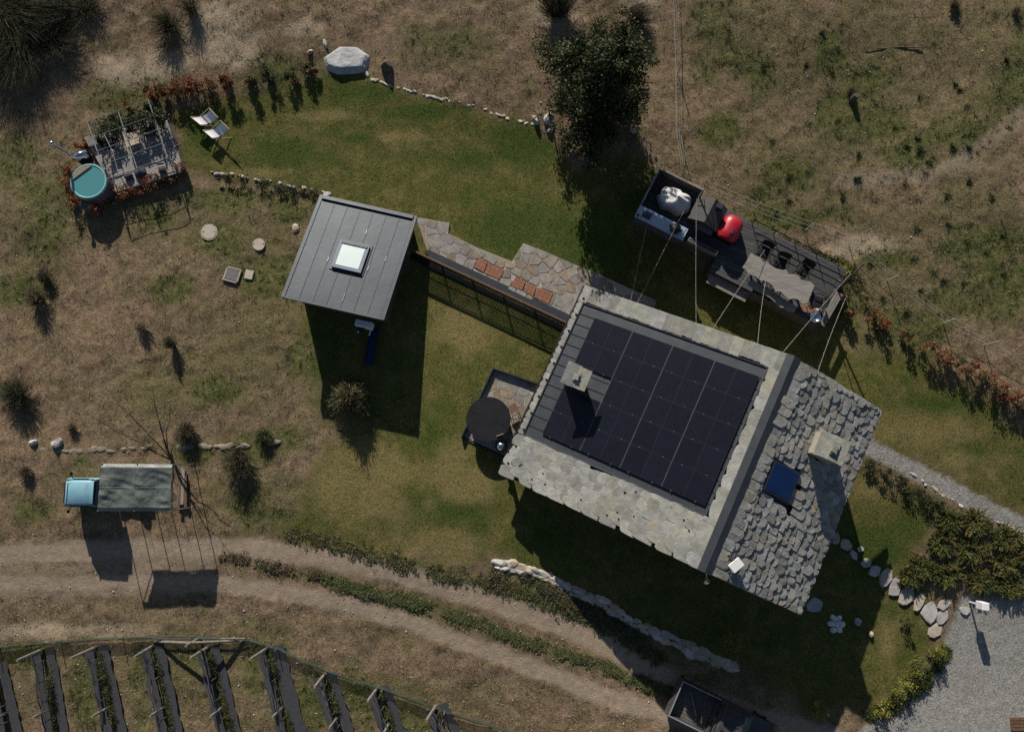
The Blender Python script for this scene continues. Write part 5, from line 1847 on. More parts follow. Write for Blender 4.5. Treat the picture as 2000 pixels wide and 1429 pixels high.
def near_v(px, py):
    # v on the north verge seen nearest to this pixel
    best = min((( (to_px(*hN(VW + k * .05))[0] - px) ** 2 + (to_px(*hN(VW + k * .05))[1] - py) ** 2), VW + k * .05) for k in range(int((VE - VW) / .05)))
    return hN(best[1]) - Vector((0, 0, .12))
names = ['first', 'second', 'third', 'fourth', 'fifth', 'sixth', 'seventh']
for i, (x0, y0, z0, x1, y1) in enumerate(((1264, 438, 1.75, 1236, 575), (1336, 412, 2.2, 1246, 590), (1361, 388, 2.6, 1361, 633), (1494, 488, 1.9, 1392, 645), (1496, 545, 1.9, 1479, 680), (1662, 534, 3.0, 1530, 690), (1652, 582, 1.9, 1599, 728))):
    cord(w(x0, y0, z0), near_v(x1, y1), names[i] + ' festoon light cord from the left between roof edge and dining deck')
# slim posts that hold the festoon cords on the deck side
for i, (x, y, z0, lab) in enumerate(((1264, 438, 1.75, 'short thin post at the kitchen counter corner'), (1494, 488, 1.9, 'thin post behind the chair nearest the kitchen'), (1652, 582, 1.9, 'thin post at the outer corner of the deck'))):
    p = w(x, y, z0)
    single('cord_post', lab, 'post', MB().tube((p.x, p.y, .3), p, .02, n=6), POLE)

# ================================================================ FIELD FENCE OF WHITE TAPE
TAPE = M_('white_tape', (.38, .36, .31), (.46, .44, .39), 5, .7)
STAKE = M_('fence_stake', (.30, .28, .24), (.42, .40, .35), 5, .8)
f1 = thing('tape_fence', 'white tape fence running down from the top edge towards the kitchen', 'fence', gp(1322, 130))
l1 = [(1317, -30), (1320, 130), (1323, 250), (1330, 322)]
for k in range(3):
    part(f1, 'tape', MB().path([gp(x + k * 4 - 2 + (2 if i % 2 else 0), y, .95 - .28 * k) for i, (x, y) in enumerate(l1)], .010, 4), TAPE)
for (x, y) in l1[1:]:
    b = gp(x + 3, y + 14)
    part(f1, 'stake', MB().tube(b, b + Vector((0, 0, 1.0)), .022, n=5), STAKE)
f2 = thing('tape_fence', 'white tape fence running behind the dining deck to the right edge', 'fence', gp(1700, 500))
l2 = [(1340, 335), (1480, 392), (1580, 432), (1665, 458), (1740, 530), (1850, 612), (1930, 655), (2040, 720)]
for k in range(3):
    part(f2, 'tape', MB().path([gp(x, y + (4 if i % 2 else 0) + k * 9, .9 - .28 * k) for i, (x, y) in enumerate(l2)], .009, 4), TAPE)
for (x, y) in l2:
    b = gp(x - 8, y + 18)
    part(f2, 'stake', MB().tube(b, b + Vector((.02, 0, 1.0)), .022, n=5), STAKE)

# ================================================================ STEPPING STONES AND YARD
STEP = M_('step_stone', (.30, .275, .24), (.50, .46, .41), 4, .9, .01, 18, orand=.15, hrand=.3)
def flat_stone(px, py, rx, ry, a, label, group, h=.07, mat=STEP, name='stepping_stone', cat='stepping stone', seed=0):
    r = random.Random(seed)
    p = gp(px, py, h)
    n = 9
    pts = []
    for k in range(n):
        t = 2 * math.pi * k / n + r.uniform(-.2, .2)
        q_ = r.uniform(.82, 1.12)
        x, y = math.cos(t) * rx * q_, math.sin(t) * ry * q_
        pts.append(Vector((p.x + x * math.cos(a) - y * math.sin(a), p.y + x * math.sin(a) + y * math.cos(a), p.z)))
    top_ = [c_.lerp(p, .08) for c_ in pts]
    mb = MB().prism([Vector((c_.x, c_.y, p.z)) for c_ in top_], .02).prism([c_ - Vector((0, 0, .015)) for c_ in pts], .12)
    return single(name, label, cat, mb, mat, p - Vector((0, 0, h)), group)
SS = [(1633, 1051, .16, .28, -.2), (1652, 1063, .26, .24, 0), (1668, 1083, .14, .22, .3), (1681, 1072, .14, .12, .2), (1692, 1099, .24, .20, .8), (1709, 1116, .28, .22, .5), (1731, 1128, .24, .42, -.5), (1749, 1146, .26, .42, -.35),
      (1771, 1163, .28, .46, -.45), (1796, 1175, .2, .46, -.4), (1817, 1196, .34, .46, -.25), (1845, 1180, .3, .2, .6), (1842, 1203, .22, .36, -.6), (1826, 1232, .36, .26, .6)]
for i, (x, y, a, b, r_) in enumerate(SS):
    flat_stone(x, y, a * 1.2, b * 1.2, r_, ORD[i] + ' stepping stone from the house in the curved line towards the gravel yard', 'stepping stones from house to yard', seed=i)
flat_stone(1886, 1192, .3, .2, 0, 'flat bluish slab in the gravel beside the white lamp', None, seed=31, name='stone_slab', cat='slab')
flat_stone(1592, 1181, .42, .36, .3, 'dark hexagonal slab in the shade at the roof corner', None, seed=33, name='stone_slab', cat='slab', mat=rocks_g[0].materials[0])
# white flower-shaped rockery stone
c = gp(1632, 1217)
ROCK_W = M_('white_stone', (.55, .57, .58), (.75, .76, .76), 3, .9, .02, 8)
rocks_w = [rock_mesh('stone', 130 + i, ROCK_W) for i in range(6)]
flw = thing('white_rockery', 'cluster of whitish rounded stones shining in the house shadow', 'rockery', c)
for k in range(7):
    a = k * 6.28 / 6
    r_ = 0 if k == 6 else .26
    piece(flw, 'stone', rocks_w[k % 6], TRS(c + Vector((r_ * math.cos(a), r_ * 1.15 * math.sin(a), .08)), a, (.2, .17, .2)))
rock(1676, 1213, .22, .22, .2, 'dark stone right of the whitish rockery', rocks_g)
rock(1700, 1238, .16, .2, .15, 'small pinkish pale stone at the shadow edge', rocks_p)
# yard lamp
c = gp(1893, 1174)
lamp = thing('yard_lamp', 'white bollard lamp with square head at the edge of the gravel yard', 'lamp', c)
part(lamp, 'post', MB().box(c + Vector((0, 0, .32)), (.07, .06, .64), -.1), WHITE)
part(lamp, 'head', MB().box(c + Vector((.06, -.02, .90)), (.34, .36, .52), -.1, bev=.02), WHITE)
part(lamp, 'lens', MB().box(c + Vector((.06, -.02, .635)), (.28, .3, .015), -.1), GREYC)
c = gp(1990, 1413, .03)
gr = thing('brown_grate', 'brown slatted drain grate in the gravel at the right edge', 'grate', c)
for k in range(4):
    part(gr, 'slat', MB().box(c + Vector((0, .24 - k * .16, 0)), (.8, .13, .06)), TIMBER)
# ================================================================ BLUE MICRO-TRUCK AND TARPAULIN SHELTER
BLUEC = M_('pale_blue_paint', (.18, .37, .46), (.23, .43, .52), 2, .4, .004, 6, spec=.5, c3=(.15, .26, .30), s3=3.5, t3=.6)
RUBBER = M_('rubber', (.012, .012, .012), (.02, .02, .02), 10, .8)
cb = gp(155, 962, 1.5)
gzv = G(cb.x + .3, cb.y)
apx = thing('three_wheeler', 'pale blue three-wheeled micro truck sticking out of the tarpaulin shelter', 'vehicle', Vector((cb.x + 1, cb.y, gzv)))
x1_ = gp(189, 962, 1.5).x
x0_ = gp(119, 962, 1.5).x
yc = cb.y
hw = .66
def cabsec(x, topz, ins, zb=.38):
    pr = [(-hw, zb), (-hw - .02, .75), (-hw + ins * .4, 1.05), (-hw + ins, topz - .08), (-hw + ins + .1, topz), (hw - ins - .1, topz), (hw - ins, topz - .08), (hw - ins * .4, 1.05), (hw + .02, .75), (hw, zb)]
    return [Vector((x, yc + y, gzv + z)) for y, z in pr]
secs = [cabsec(x0_ - .10, .95, .12), cabsec(x0_ - .02, 1.2, .10), cabsec(x0_ + .18, 1.50, .08), cabsec(x0_ + .45, 1.56, .07), cabsec(x1_ - .32, 1.57, .07), cabsec(x1_ - .15, 1.53, .08)]
mb = MB()
n = 10
vs_ = [p for s_ in secs for p in s_]
fs_ = []
for i in range(len(secs) - 1):
    for k in range(n - 1):
        fs_.append((i * n + k, (i + 1) * n + k, (i + 1) * n + k + 1, i * n + k + 1))
fs_.append(tuple(range(n - 1, -1, -1)))
fs_.append(tuple(range((len(secs) - 1) * n, len(secs) * n)))
part(apx, 'cab', MB().add(vs_, fs_), BLUEC, True)
for k in range(1):
    part(apx, 'roof_seam', MB().box((x0_ + .30, yc, gzv + 1.545), (.02, .9, .02)), BLACK_MET)
for s_ in (-1, 1):
    part(apx, 'roof_gutter', MB().tube((x0_ + .15, yc + s_ * (hw - .05), gzv + 1.46), (x1_ - .15, yc + s_ * (hw - .05), gzv + 1.49), .022, n=5), BLACK_MET)
part(apx, 'wiper', MB().tube((x0_ - .02, yc - .2, gzv + 1.27), (x0_ + .10, yc + .15, gzv + 1.43), .01, n=4), BLACK_MET)
part(apx, 'rear_window', MB().box((x1_ - .03, yc, gzv + 1.18), (.24, .98, .5)), GLASS_DARK)
part(apx, 'windscreen', MB().prism([Vector((x0_ - .03, yc - .5, gzv + 1.22)), Vector((x0_ + .15, yc - .48, gzv + 1.47)), Vector((x0_ + .15, yc + .48, gzv + 1.47)), Vector((x0_ - .03, yc + .5, gzv + 1.22))], (-.03, 0, .01)), GLASS_DARK)
for s_ in (-1, 1):
    part(apx, 'side_window', MB().box((x0_ + .7, yc + s_ * (hw - .03), gzv + 1.2), (.6, .06, .3)), GLASS_DARK)
    part(apx, 'mirror', MB().tube((x0_ + .3, yc + s_ * hw, gzv + 1.2), (x0_ + .25, yc + s_ * (hw + .2), gzv + 1.25), .02).box((x0_ + .25, yc + s_ * (hw + .22), gzv + 1.27), (.04, .14, .18)), BLACK_MET)
    part(apx, 'headlight', MB().lathe((x0_ - .11, yc + s_ * .42, gzv + .72), [(.01, -.0), (.09, .01), (.1, .05)], 12), WHITE)
bed = part(apx, 'cargo_bed', MB().box((x1_ + 1.0, yc, gzv + .26), (1.7, .9, .05)), BLACK_MET)
for s_ in (-1, 1):
    part(bed, 'side_board', MB().box((x1_ + 1.0, yc + s_ * .46, gzv + .30), (1.7, .04, .1)), WHITE)
    w_ = part(apx, 'wheel', MB().path([(x1_ + 1.4, yc + s_ * .48, gzv + .24), (x1_ + 1.4, yc + s_ * .62, gzv + .24)], .25, 16), RUBBER)
    part(w_, 'rim', MB().path([(x1_ + 1.4, yc + s_ * .60, gzv + .24), (x1_ + 1.4, yc + s_ * .63, gzv + .24)], .14, 12), WHITE)
w_ = part(apx, 'wheel', MB().path([(x0_ + .25, yc - .07, gzv + .24), (x0_ + .25, yc + .07, gzv + .24)], .25, 16), RUBBER)
# shelter
tc = [gp(198, 906, 2.35), gp(335, 907, 2.35), gp(333, 997, 2.05), gp(190, 997, 2.05)]
sh = thing('tarpaulin_shelter', 'grey-green tarpaulin stretched on thin poles over the micro truck', 'shelter', Vector((tc[0].x + 1.6, tc[0].y - 1.1, gzv)))
def tarp_mat():
    m = M_('tarpaulin', (.13, .15, .13), (.19, .21, .185), 1.8, .48, .05, 3.2, spec=.5)
    return m
TARP = tarp_mat()
def tfn(a, b):
    p = tc[0].lerp(tc[1], a).lerp(tc[3].lerp(tc[2], a), b)
    z = .05 * math.sin(a * math.pi * 4) * math.sin(b * math.pi) - .12 * math.sin(a * math.pi * 2) ** 2 * math.sin(b * math.pi) * .4
    z += .05 * (abs(vnoise(np.array([p.x * .8 + p.y]), np.array([p.y - p.x * .5]), .55, 21)[0] - .5)) + .018 * (vnoise(np.array([p.x]), np.array([p.y]), .22, 3)[0] - .5) + .06 * (vnoise(np.array([p.x + p.y]), np.array([p.y * 2]), .5, 8)[0] - .5)
    edge_ = min(b, 1 - b)
    return p + Vector((0, 0, z)) - Vector((0, 0, .14 * max(0, 1 - edge_ / .06)))
part(sh, 'tarpaulin', MB().grid(tfn, 84, 60), TARP, True)
LINE = M_('tarp_seam', (.30, .32, .29), (.36, .38, .35), 4, .5)
for a in (.14, .50, .80):
    part(sh, 'seam', MB().path([tfn(a, .07 + k * .86 / 16) + Vector((0, 0, .004)) for k in range(17)], .006, 4), LINE)
part(sh, 'seam', MB().path([tfn(.02 + k * .96 / 20, .5) + Vector((0, 0, .004)) for k in range(21)], .006, 4), LINE)
for k, (a, b) in enumerate(((0, 0), (.5, 0), (1, 0), (0, 1), (.5, 1), (1, 1))):
    p = tc[0].lerp(tc[1], a).lerp(tc[3].lerp(tc[2], a), b)
    part(sh, 'pole', MB().tube((p.x, p.y, G(p.x, p.y) - .1), p - Vector((0, 0, .02)), .025, n=6), STEEL)
for a, b, c_, d_ in ((0, 0, 1, 0), (0, 1, 1, 1), (0, 0, 0, 1), (.5, 0, .5, 1), (1, 0, 1, 1)):
    A_ = tc[0].lerp(tc[1], a).lerp(tc[3].lerp(tc[2], a), b) - Vector((0, 0, .14)); B_ = tc[0].lerp(tc[1], c_).lerp(tc[3].lerp(tc[2], c_), d_) - Vector((0, 0, .14))
    part(sh, 'purlin', MB().tube(A_, B_, .022, n=5), STEEL)
for a in (.15, .35, .62, .9):
    p = tc[3].lerp(tc[2], a)
    part(sh, 'guy_rope', MB().tube(p - Vector((0, 0, .1)), (p.x + .05, p.y - .5, G(p.x, p.y - .5)), .006, n=4), TIMBER_D)
# stacked timber under the right end
wp = thing('timber_stack', 'pile of weathered boards beside the open end of the shelter', 'timber stack', gp(345, 965))
for k in range(6):
    p = gp(352 + (k % 3) * 5, 950 + (k % 2) * 9, .1 + .08 * (k // 3))
    part(wp, 'board', MB().box(p, (.14, 1.9 - .2 * (k % 3), .05), .06 * (k % 3) - .05), TIMBER if k % 2 else TIMBER_G)

# ================================================================ OPEN PICKUP (ONLY ITS NEAR HALF IS IN FRAME)
PAINT = M_('faded_black_paint', (.045, .044, .045), (.085, .08, .08), 3, .45, .003, 12, c3=(.10, .085, .075), s3=3.0, t3=.62)
TD = Vector((.905, -.425, 0)).normalized()
TN = Vector((TD.y, -TD.x, 0))                 # towards the lower side of the picture
tp0 = gp(1334, 1328, 1.15)
TA = math.atan2(TD.y, TD.x)
tgz = G(tp0.x + 1, tp0.y - 1)
tk = thing('pickup_truck', 'dark open-bed pickup truck with a green windscreen at the lower edge', 'pickup truck', Vector((tp0.x + 1.5, tp0.y - 1.2, tgz)))
Wd = 1.75
def T(s, t, z):
    p = tp0 + TD * s + TN * t
    p.z = tgz + z
    return p
bl = 1.95
BEDW = M_('bed_boards', (.10, .09, .083), (.17, .15, .135), 6, .85)
part(tk, 'bed_floor', MB().prism([T(.05, .05, .72), T(bl, .05, .72), T(bl, Wd - .05, .72), T(.05, Wd - .05, .72)], .08), BEDW)
for k in range(9):
    part(tk, 'floor_rib', MB().prism([T(.1, .2 + k * .16, .735), T(bl - .05, .2 + k * .16, .735), T(bl - .05, .30 + k * .16, .735), T(.1, .30 + k * .16, .735)], .014), BEDW)
for (a, b, c_, d_) in ((0, 0, bl, .09), (0, Wd - .09, bl, Wd), (0, .09, .08, Wd - .09), (bl - .07, .09, bl, Wd - .09)):
    part(tk, 'bed_wall', MB().prism([T(a, b, 1.15), T(c_, b, 1.15), T(c_, d_, 1.15), T(a, d_, 1.15)], .68), PAINT)
# roll bar and boards in the bed
part(tk, 'roll_bar', MB().path([T(bl - .12, .1, 1.1), T(bl - .12, .15, 1.65), T(bl - .12, Wd - .15, 1.65), T(bl - .12, Wd - .1, 1.1)], .035, 7), BLACK_MET, True)
for t_ in (.045, Wd - .045):
    part(tk, 'rail', MB().tube(T(0, t_, 1.18), T(bl, t_, 1.18), .03, n=6), STEEL)
part(tk, 'rail', MB().tube(T(.04, .05, 1.18), T(.04, Wd - .05, 1.18), .03, n=6), STEEL)
# cab
def cab(s, z, ins):
    return [T(s, .02 + ins, z), T(s, Wd - .02 - ins, z)]
rows = [cab(bl + .02, .5, 0), cab(bl + .02, 1.15, 0), cab(bl + .12, 1.72, .14), cab(bl + 1.05, 1.76, .14), cab(bl + 1.62, 1.2, .02), cab(bl + 2.7, 1.05, .04), cab(bl + 2.95, .8, .06), cab(bl + 2.95, .4, .06)]
vs_ = [p for r_ in rows for p in r_]
fs_ = [(2 * i, 2 * i + 1, 2 * i + 3, 2 * i + 2)[::-1] for i in range(len(rows) - 1)]
mb = MB().add(vs_, fs_)
mb.add([r_[0] for r_ in rows], [tuple(range(len(rows)))])
mb.add([r_[1] for r_ in rows], [tuple(range(len(rows) - 1, -1, -1))])
part(tk, 'cab', mb, PAINT)
for k in range(4):
    part(tk, 'roof_rib', MB().prism([T(bl + .2, .3 + k * .38, 1.775), T(bl + .98, .3 + k * .38, 1.785), T(bl + .98, .36 + k * .38, 1.785), T(bl + .2, .36 + k * .38, 1.775)], .03), PAINT)
GREENG = M_('green_glass', (.03, .10, .085), (.10, .22, .19), 2.5, .12, spec=.6)
part(tk, 'windscreen', MB().prism([T(bl + 1.1, .2, 1.735), T(bl + 1.1, Wd - .2, 1.735), T(bl + 1.58, Wd - .1, 1.255), T(bl + 1.58, .1, 1.255)], (TD.x * -.02, TD.y * -.02, -.02)), GREENG)
for s_, t_ in ((.45, .05), (.45, Wd - .05), (bl + 2.2, .05), (bl + 2.2, Wd - .05)):
    sg = 1 if t_ > 1 else -1
    w_ = part(tk, 'wheel', MB().path([T(s_, t_ - .1 * sg, .33), T(s_, t_ + .06 * sg, .33)], .33, 18), RUBBER)
    part(w_, 'rim', MB().path([T(s_, t_ + .05 * sg, .33), T(s_, t_ + .07 * sg, .33)], .19, 14), STEEL)
part(tk, 'tail_lamp', MB().box(T(-.01, .06, .98), (.03, .09, .2), TA), M_('tail_red', (.3, .02, .03), (.35, .03, .04), 4, .3))
for k, (a, b, c_, d_) in enumerate(((.75, .55, 1.45, 1.35), (.65, .4, 1.25, 1.2), (1.3, .45, 1.55, 1.4))):
    single('loose_beam', ['short dark beam lying across the pickup bed', 'thin board beside the dark beam in the pickup bed', 'crooked batten behind the cab in the pickup bed'][k], 'beam',
           MB().tube(T(a, b, .80 + .05 * k), T(c_, d_, .86 + .1 * k), .045 - .01 * k, n=5), TIMBER_D if k != 1 else TIMBER_G)
single('pale_rod', 'short pale metal rod at the end of the beam in the pickup bed', 'rod', MB().tube(T(1.28, 1.30, .95), T(1.24, 1.55, .95), .03, n=6), CHROME)

# ================================================================ VINE ROWS
FABRIC = M_('weed_fabric', (.032, .032, .038), (.078, .078, .088), 9, .85, .01, 30, stretch=(.2, (6, .6, 1)))
VPOST = M_('vine_post', (.14, .125, .105), (.24, .215, .185), 6, .9, .006, 25)
WIRE = M_('wire', (.2, .2, .2), (.25, .25, .25), 4, .5, metal=.5)
ROWS = [((-8, 1296), (28, 1450)), ((86, 1266), (118, 1450)), ((190, 1262), (232, 1450)), ((299, 1260), (340, 1450)), ((408, 1262), (455, 1450)), ((524, 1264), (572, 1450)), ((634, 1316), (676, 1450)), ((738, 1342), (776, 1450)), ((852, 1378), (890, 1460))]
VPX = [((45, 1272), (82, 1263)), ((143, 1271), (186, 1258)), ((263, 1274), (297, 1254)), ((372, 1256), (388, 1250)), ((503, 1268), (536, 1254)), ((614, 1326), (632, 1308)), ((725, 1366), (734, 1336)), ((842, 1400), (852, 1371)), ((-12, 1310), (12, 1300))]
def ribbon(a, b, off0, off1, n=14, h=.03):
    A_, B_ = gp(*a), gp(*b)
    d = Vector((B_.x - A_.x, B_.y - A_.y, 0)).normalized()
    nn = Vector((d.y, -d.x, 0))
    pts = []
    for k in range(n + 1):
        p = A_.lerp(B_, k / n)
        l, r_ = p + nn * (off0 + random.uniform(-.05, .05)), p + nn * (off1 + random.uniform(-.05, .05))
        pts.append((Vector((l.x, l.y, G(l.x, l.y) + h + .09)), Vector((r_.x, r_.y, G(r_.x, r_.y) + h + .09))))
    vs = [q for pr in pts for q in pr]
    vs2 = [q - Vector((0, 0, .012)) for q in vs]
    m = len(vs)
    fs = []
    for k in range(n):
        fs.append((2 * k, 2 * k + 1, 2 * k + 3, 2 * k + 2))
        fs.append((m + 2 * k + 2, m + 2 * k + 3, m + 2 * k + 1, m + 2 * k))
        fs.append((2 * k, 2 * k + 2, m + 2 * k + 2, m + 2 * k))
        fs.append((2 * k + 1, m + 2 * k + 1, m + 2 * k + 3, 2 * k + 3))
    return MB().add(vs + vs2, fs)
for i, (a, b) in enumerate(ROWS):
    A_, B_ = gp(*a), gp(*b)
    for j, (o0, o1) in enumerate(((-.55, -.12), (.14, .56))):
        if i in (5,) and j == 0:
            o0 = -.8
        single('weed_fabric', ('left' if j == 1 else 'right') + ' strip of dark weed fabric along the ' + ORD[i] + ' vine row from the left', 'ground fabric', ribbon(a, b, o0, o1), FABRIC, group='weed fabric strips of the vine rows')
    # end post (leaning), mid post, wires, vines
    tr_ = thing('vine_trellis', ORD[i] + ' trellis of the vine rows from the left with leaning end post and wires', 'trellis', A_, 'vine trellises')
    hgt = 1.65
    d = (A_ - B_).normalized()
    part(tr_, 'end_post', MB().tube((A_.x, A_.y, G(A_.x, A_.y) - .2), (A_.x - .04 - .12 * (i % 3), A_.y - .10, G(A_.x, A_.y) + hgt), .08, .065, 8), VPOST)
    tops = [Vector((A_.x - .06, A_.y - .06, G(A_.x, A_.y) + 1.2))]
    for t in (.62, 1.0):
        p = A_.lerp(B_, t)
        part(tr_, 'post', MB().tube((p.x, p.y, G(p.x, p.y) - .2), (p.x - .03, p.y + .02, G(p.x, p.y) + 1.5), .07, .06, 7), VPOST)
        tops.append(Vector((p.x, p.y, G(p.x, p.y) + 1.15)))
    for hh in (0, .45):
        part(tr_, 'wire', MB().path([q - Vector((0, 0, hh)) for q in tops], .008, 4), WIRE)
    part(tr_, 'stay', MB().tube((A_.x - .04, A_.y - .1, G(A_.x, A_.y) + 1.2), (A_.x - d.x * 1.2, A_.y - d.y * 1.2, G(A_.x, A_.y) + .02), .015, n=4), WIRE)
    cane = [A_.lerp(B_, t) for t in np.linspace(0, 1, 15)]
    part(tr_, 'cane', MB().path([Vector((q.x + random.uniform(-.03, .03), q.y, G(q.x, q.y) + .95 + random.uniform(-.05, .05))) for q in cane], .035, 5), TIMBER_D)
    for k in range(5):
        p = A_.lerp(B_, .12 + k * .2)
        zz = G(p.x, p.y)
        mb = MB()
        mb.path([(p.x, p.y, zz), (p.x + .05, p.y + .03, zz + .4), (p.x - .02, p.y, zz + .8)], [.03, .025, .018], 5)
        for s_ in (-1, 1):
            q_ = p - d * s_ * random.uniform(.35, .6)
            mb.path([(p.x - .02, p.y, zz + .75), (q_.x + random.uniform(-.1, .1), q_.y, zz + random.uniform(.8, 1.1))], [.015, .006], 4)
        part(tr_, 'vine', mb, TIMBER_D)
# braced pole at the head of the fourth row
ap_ = gp(392, 1244)
br = thing('brace_frame', 'post with two long slanting braces at the head of the fourth vine row', 'pole frame', ap_)
topb = ap_ + Vector((0, 0, 1.05))
part(br, 'post', MB().tube(ap_ - Vector((0, 0, .1)), ap_ + Vector((0, 0, 1.6)), .07, .06, 7), VPOST)
for q_ in (gp(300, 1252), gp(478, 1250)):
    part(br, 'brace', MB().tube(topb, q_, .07, .06, 7), VPOST)
a0_, a1_ = gp(297, 1247, .25), gp(480, 1246, .25)
part(br, 'pole', MB().tube(a0_, a1_, .03, n=6), VPOST)
# green net fence round the vineyard
NET = [(-40, 1266), (0, 1262), (60, 1256), (120, 1250), (240, 1243), (380, 1240), (480, 1246), (545, 1264), (640, 1308), (750, 1342), (870, 1386), (1000, 1425), (1080, 1460)]
def net_mat():
    m, N, L, P = nodes_of('green_net')
    P.inputs['Base Color'].default_value = (.03, .055, .04, 1)
    P.inputs['Roughness'].default_value = .8
    tr = N.new('ShaderNodeBsdfTransparent')
    mx = N.new('ShaderNodeMixShader')
    mx.inputs[0].default_value = .6
    out = N['Material Output']
    L.new(tr.outputs[0], mx.inputs[1]); L.new(P.outputs[0], mx.inputs[2]); L.new(mx.outputs[0], out.inputs['Surface'])
    return m
netf = thing('net_fence', 'sagging dark green net fence along the head of the vine rows', 'fence', gp(480, 1246))
NP = [gp(a, b) for a, b in NET]
vs_, fs_ = [], []
prev = None
k_ = 0
for i in range(len(NP) - 1):
    for t in np.linspace(0, 1, 9)[:-1]:
        p = NP[i].lerp(NP[i + 1], t)
        for hh, off in ((.0, -.16), (.18, -.05), (.42, .04), (.75, 0), (1.0, .02)):
            vs_.append(Vector((p.x + random.uniform(-.03, .03), p.y + off + random.uniform(-.04, .04), G(p.x, p.y) + hh * .34 + .03)))
nc = len(vs_) // 5
for c_ in range(nc - 1):
    for k in range(4):
        fs_.append((c_ * 5 + k, c_ * 5 + 5 + k, c_ * 5 + 6 + k, c_ * 5 + 1 + k))
part(netf, 'net', MB().add(vs_, fs_), net_mat())
for i in range(0, len(NP)):
    p = NP[i]
    part(netf, 'post', MB().tube((p.x, p.y, p.z - .2), (p.x - .03, p.y, p.z + .6), .022, n=6), VPOST)
# ================================================================ SHRUBS AND TREES
BARK = M_('bark', (.06, .048, .038), (.12, .10, .08), 8, .9, .01, 30)
RED = [(.20, .035, .022), (.26, .07, .03), (.15, .03, .02), (.09, .08, .03), (.30, .11, .045)]
RUST = [(.25, .12, .05), (.30, .17, .08), (.19, .09, .04), (.11, .11, .04), (.34, .22, .11), (.14, .12, .05)]
GREEN = [(.040, .052, .017), (.058, .072, .024), (.030, .042, .015), (.082, .092, .032)]
DKGREEN = [(.062, .070, .024), (.026, .036, .013), (.042, .054, .018), (.062, .072, .024), (.020, .030, .011)]
LIME = [(.19, .20, .03), (.28, .265, .04), (.13, .15, .025), (.34, .31, .065)]
BROOM = [(.050, .054, .026), (.075, .074, .036), (.036, .042, .020), (.11, .092, .058)]
DRYB = [(.13, .10, .065), (.18, .14, .09), (.07, .065, .035), (.10, .075, .05)]
JUNI = [(.15, .13, .04), (.085, .105, .028), (.18, .16, .05), (.055, .074, .022), (.10, .118, .032)]
SAGE = [(.060, .070, .040), (.085, .095, .055), (.040, .050, .028)]

def foliage_pts(c, rx, ry, h, n, clumps, seed, z0=.02, tight=.36):
    r = np.random.default_rng(seed)
    d = unit(r.normal(size=(clumps, 3)))
    d[:, 2] = d[:, 2] * .95 + .1
    rad = r.uniform(.45, 1.0, (clumps, 1)) ** .6
    cc = d * rad
    k = r.integers(0, clumps, n)
    sp = r.uniform(.6, 1.3, clumps)[k][:, None] * tight
    p = cc[k] + r.normal(size=(n, 3)) * sp * .6
    p[:, 2] = np.clip(p[:, 2] * .5 + .46, .02, 1.15)
    out = np.stack([c.x + p[:, 0] * rx, c.y + p[:, 1] * ry, c.z + z0 * h + p[:, 2] * h * (1 - z0)], 1)
    return out, k

SEED = [100]
def shrub(px, py, rx, ry, h, pal, label, cat='shrub', group=None, n=900, size=.045, name='shrub', clumps=None, upward=.5, stems=4):
    SEED[0] += 1
    sd_ = SEED[0]
    z = 0
    c = gp(px, py, h * .45)
    c.z = G(c.x, c.y)
    t = thing(name, label, cat, c, group)
    clumps = clumps or max(7, int(16 * rx * ry / .25))
    pts, k = foliage_pts(c, rx, ry, h, n, clumps, sd_)
    cv_ = pick_cols(clumps, pal, .15)[k] * rng.uniform(.7, 1.3, (n, 1))
    mix_ = rng.random(n) < .35
    cv_[mix_] = pick_cols(int(mix_.sum()), pal, .25)
    v = leaf_verts(pts, rng.uniform(.6, 1.3, n) * size, upward)
    link_mesh('foliage', raw_mesh('foliage', v, n, 4, np.clip(cv_, 0, 1), MAT_LEAF, c), t)
    mb = MB()
    r = random.Random(sd_)
    for i in range(stems):
        a = r.uniform(0, 6.28)
        e_ = c + Vector((math.cos(a) * rx * .6, math.sin(a) * ry * .6, h * r.uniform(.55, .9)))
        m_ = c.lerp(e_, .5) + Vector((0, 0, .1 * h))
        mb.path([c - Vector((0, 0, .05)), m_, e_], [.018, .014, .006], 5)
    part(t, 'stem', mb, BARK)
    return t

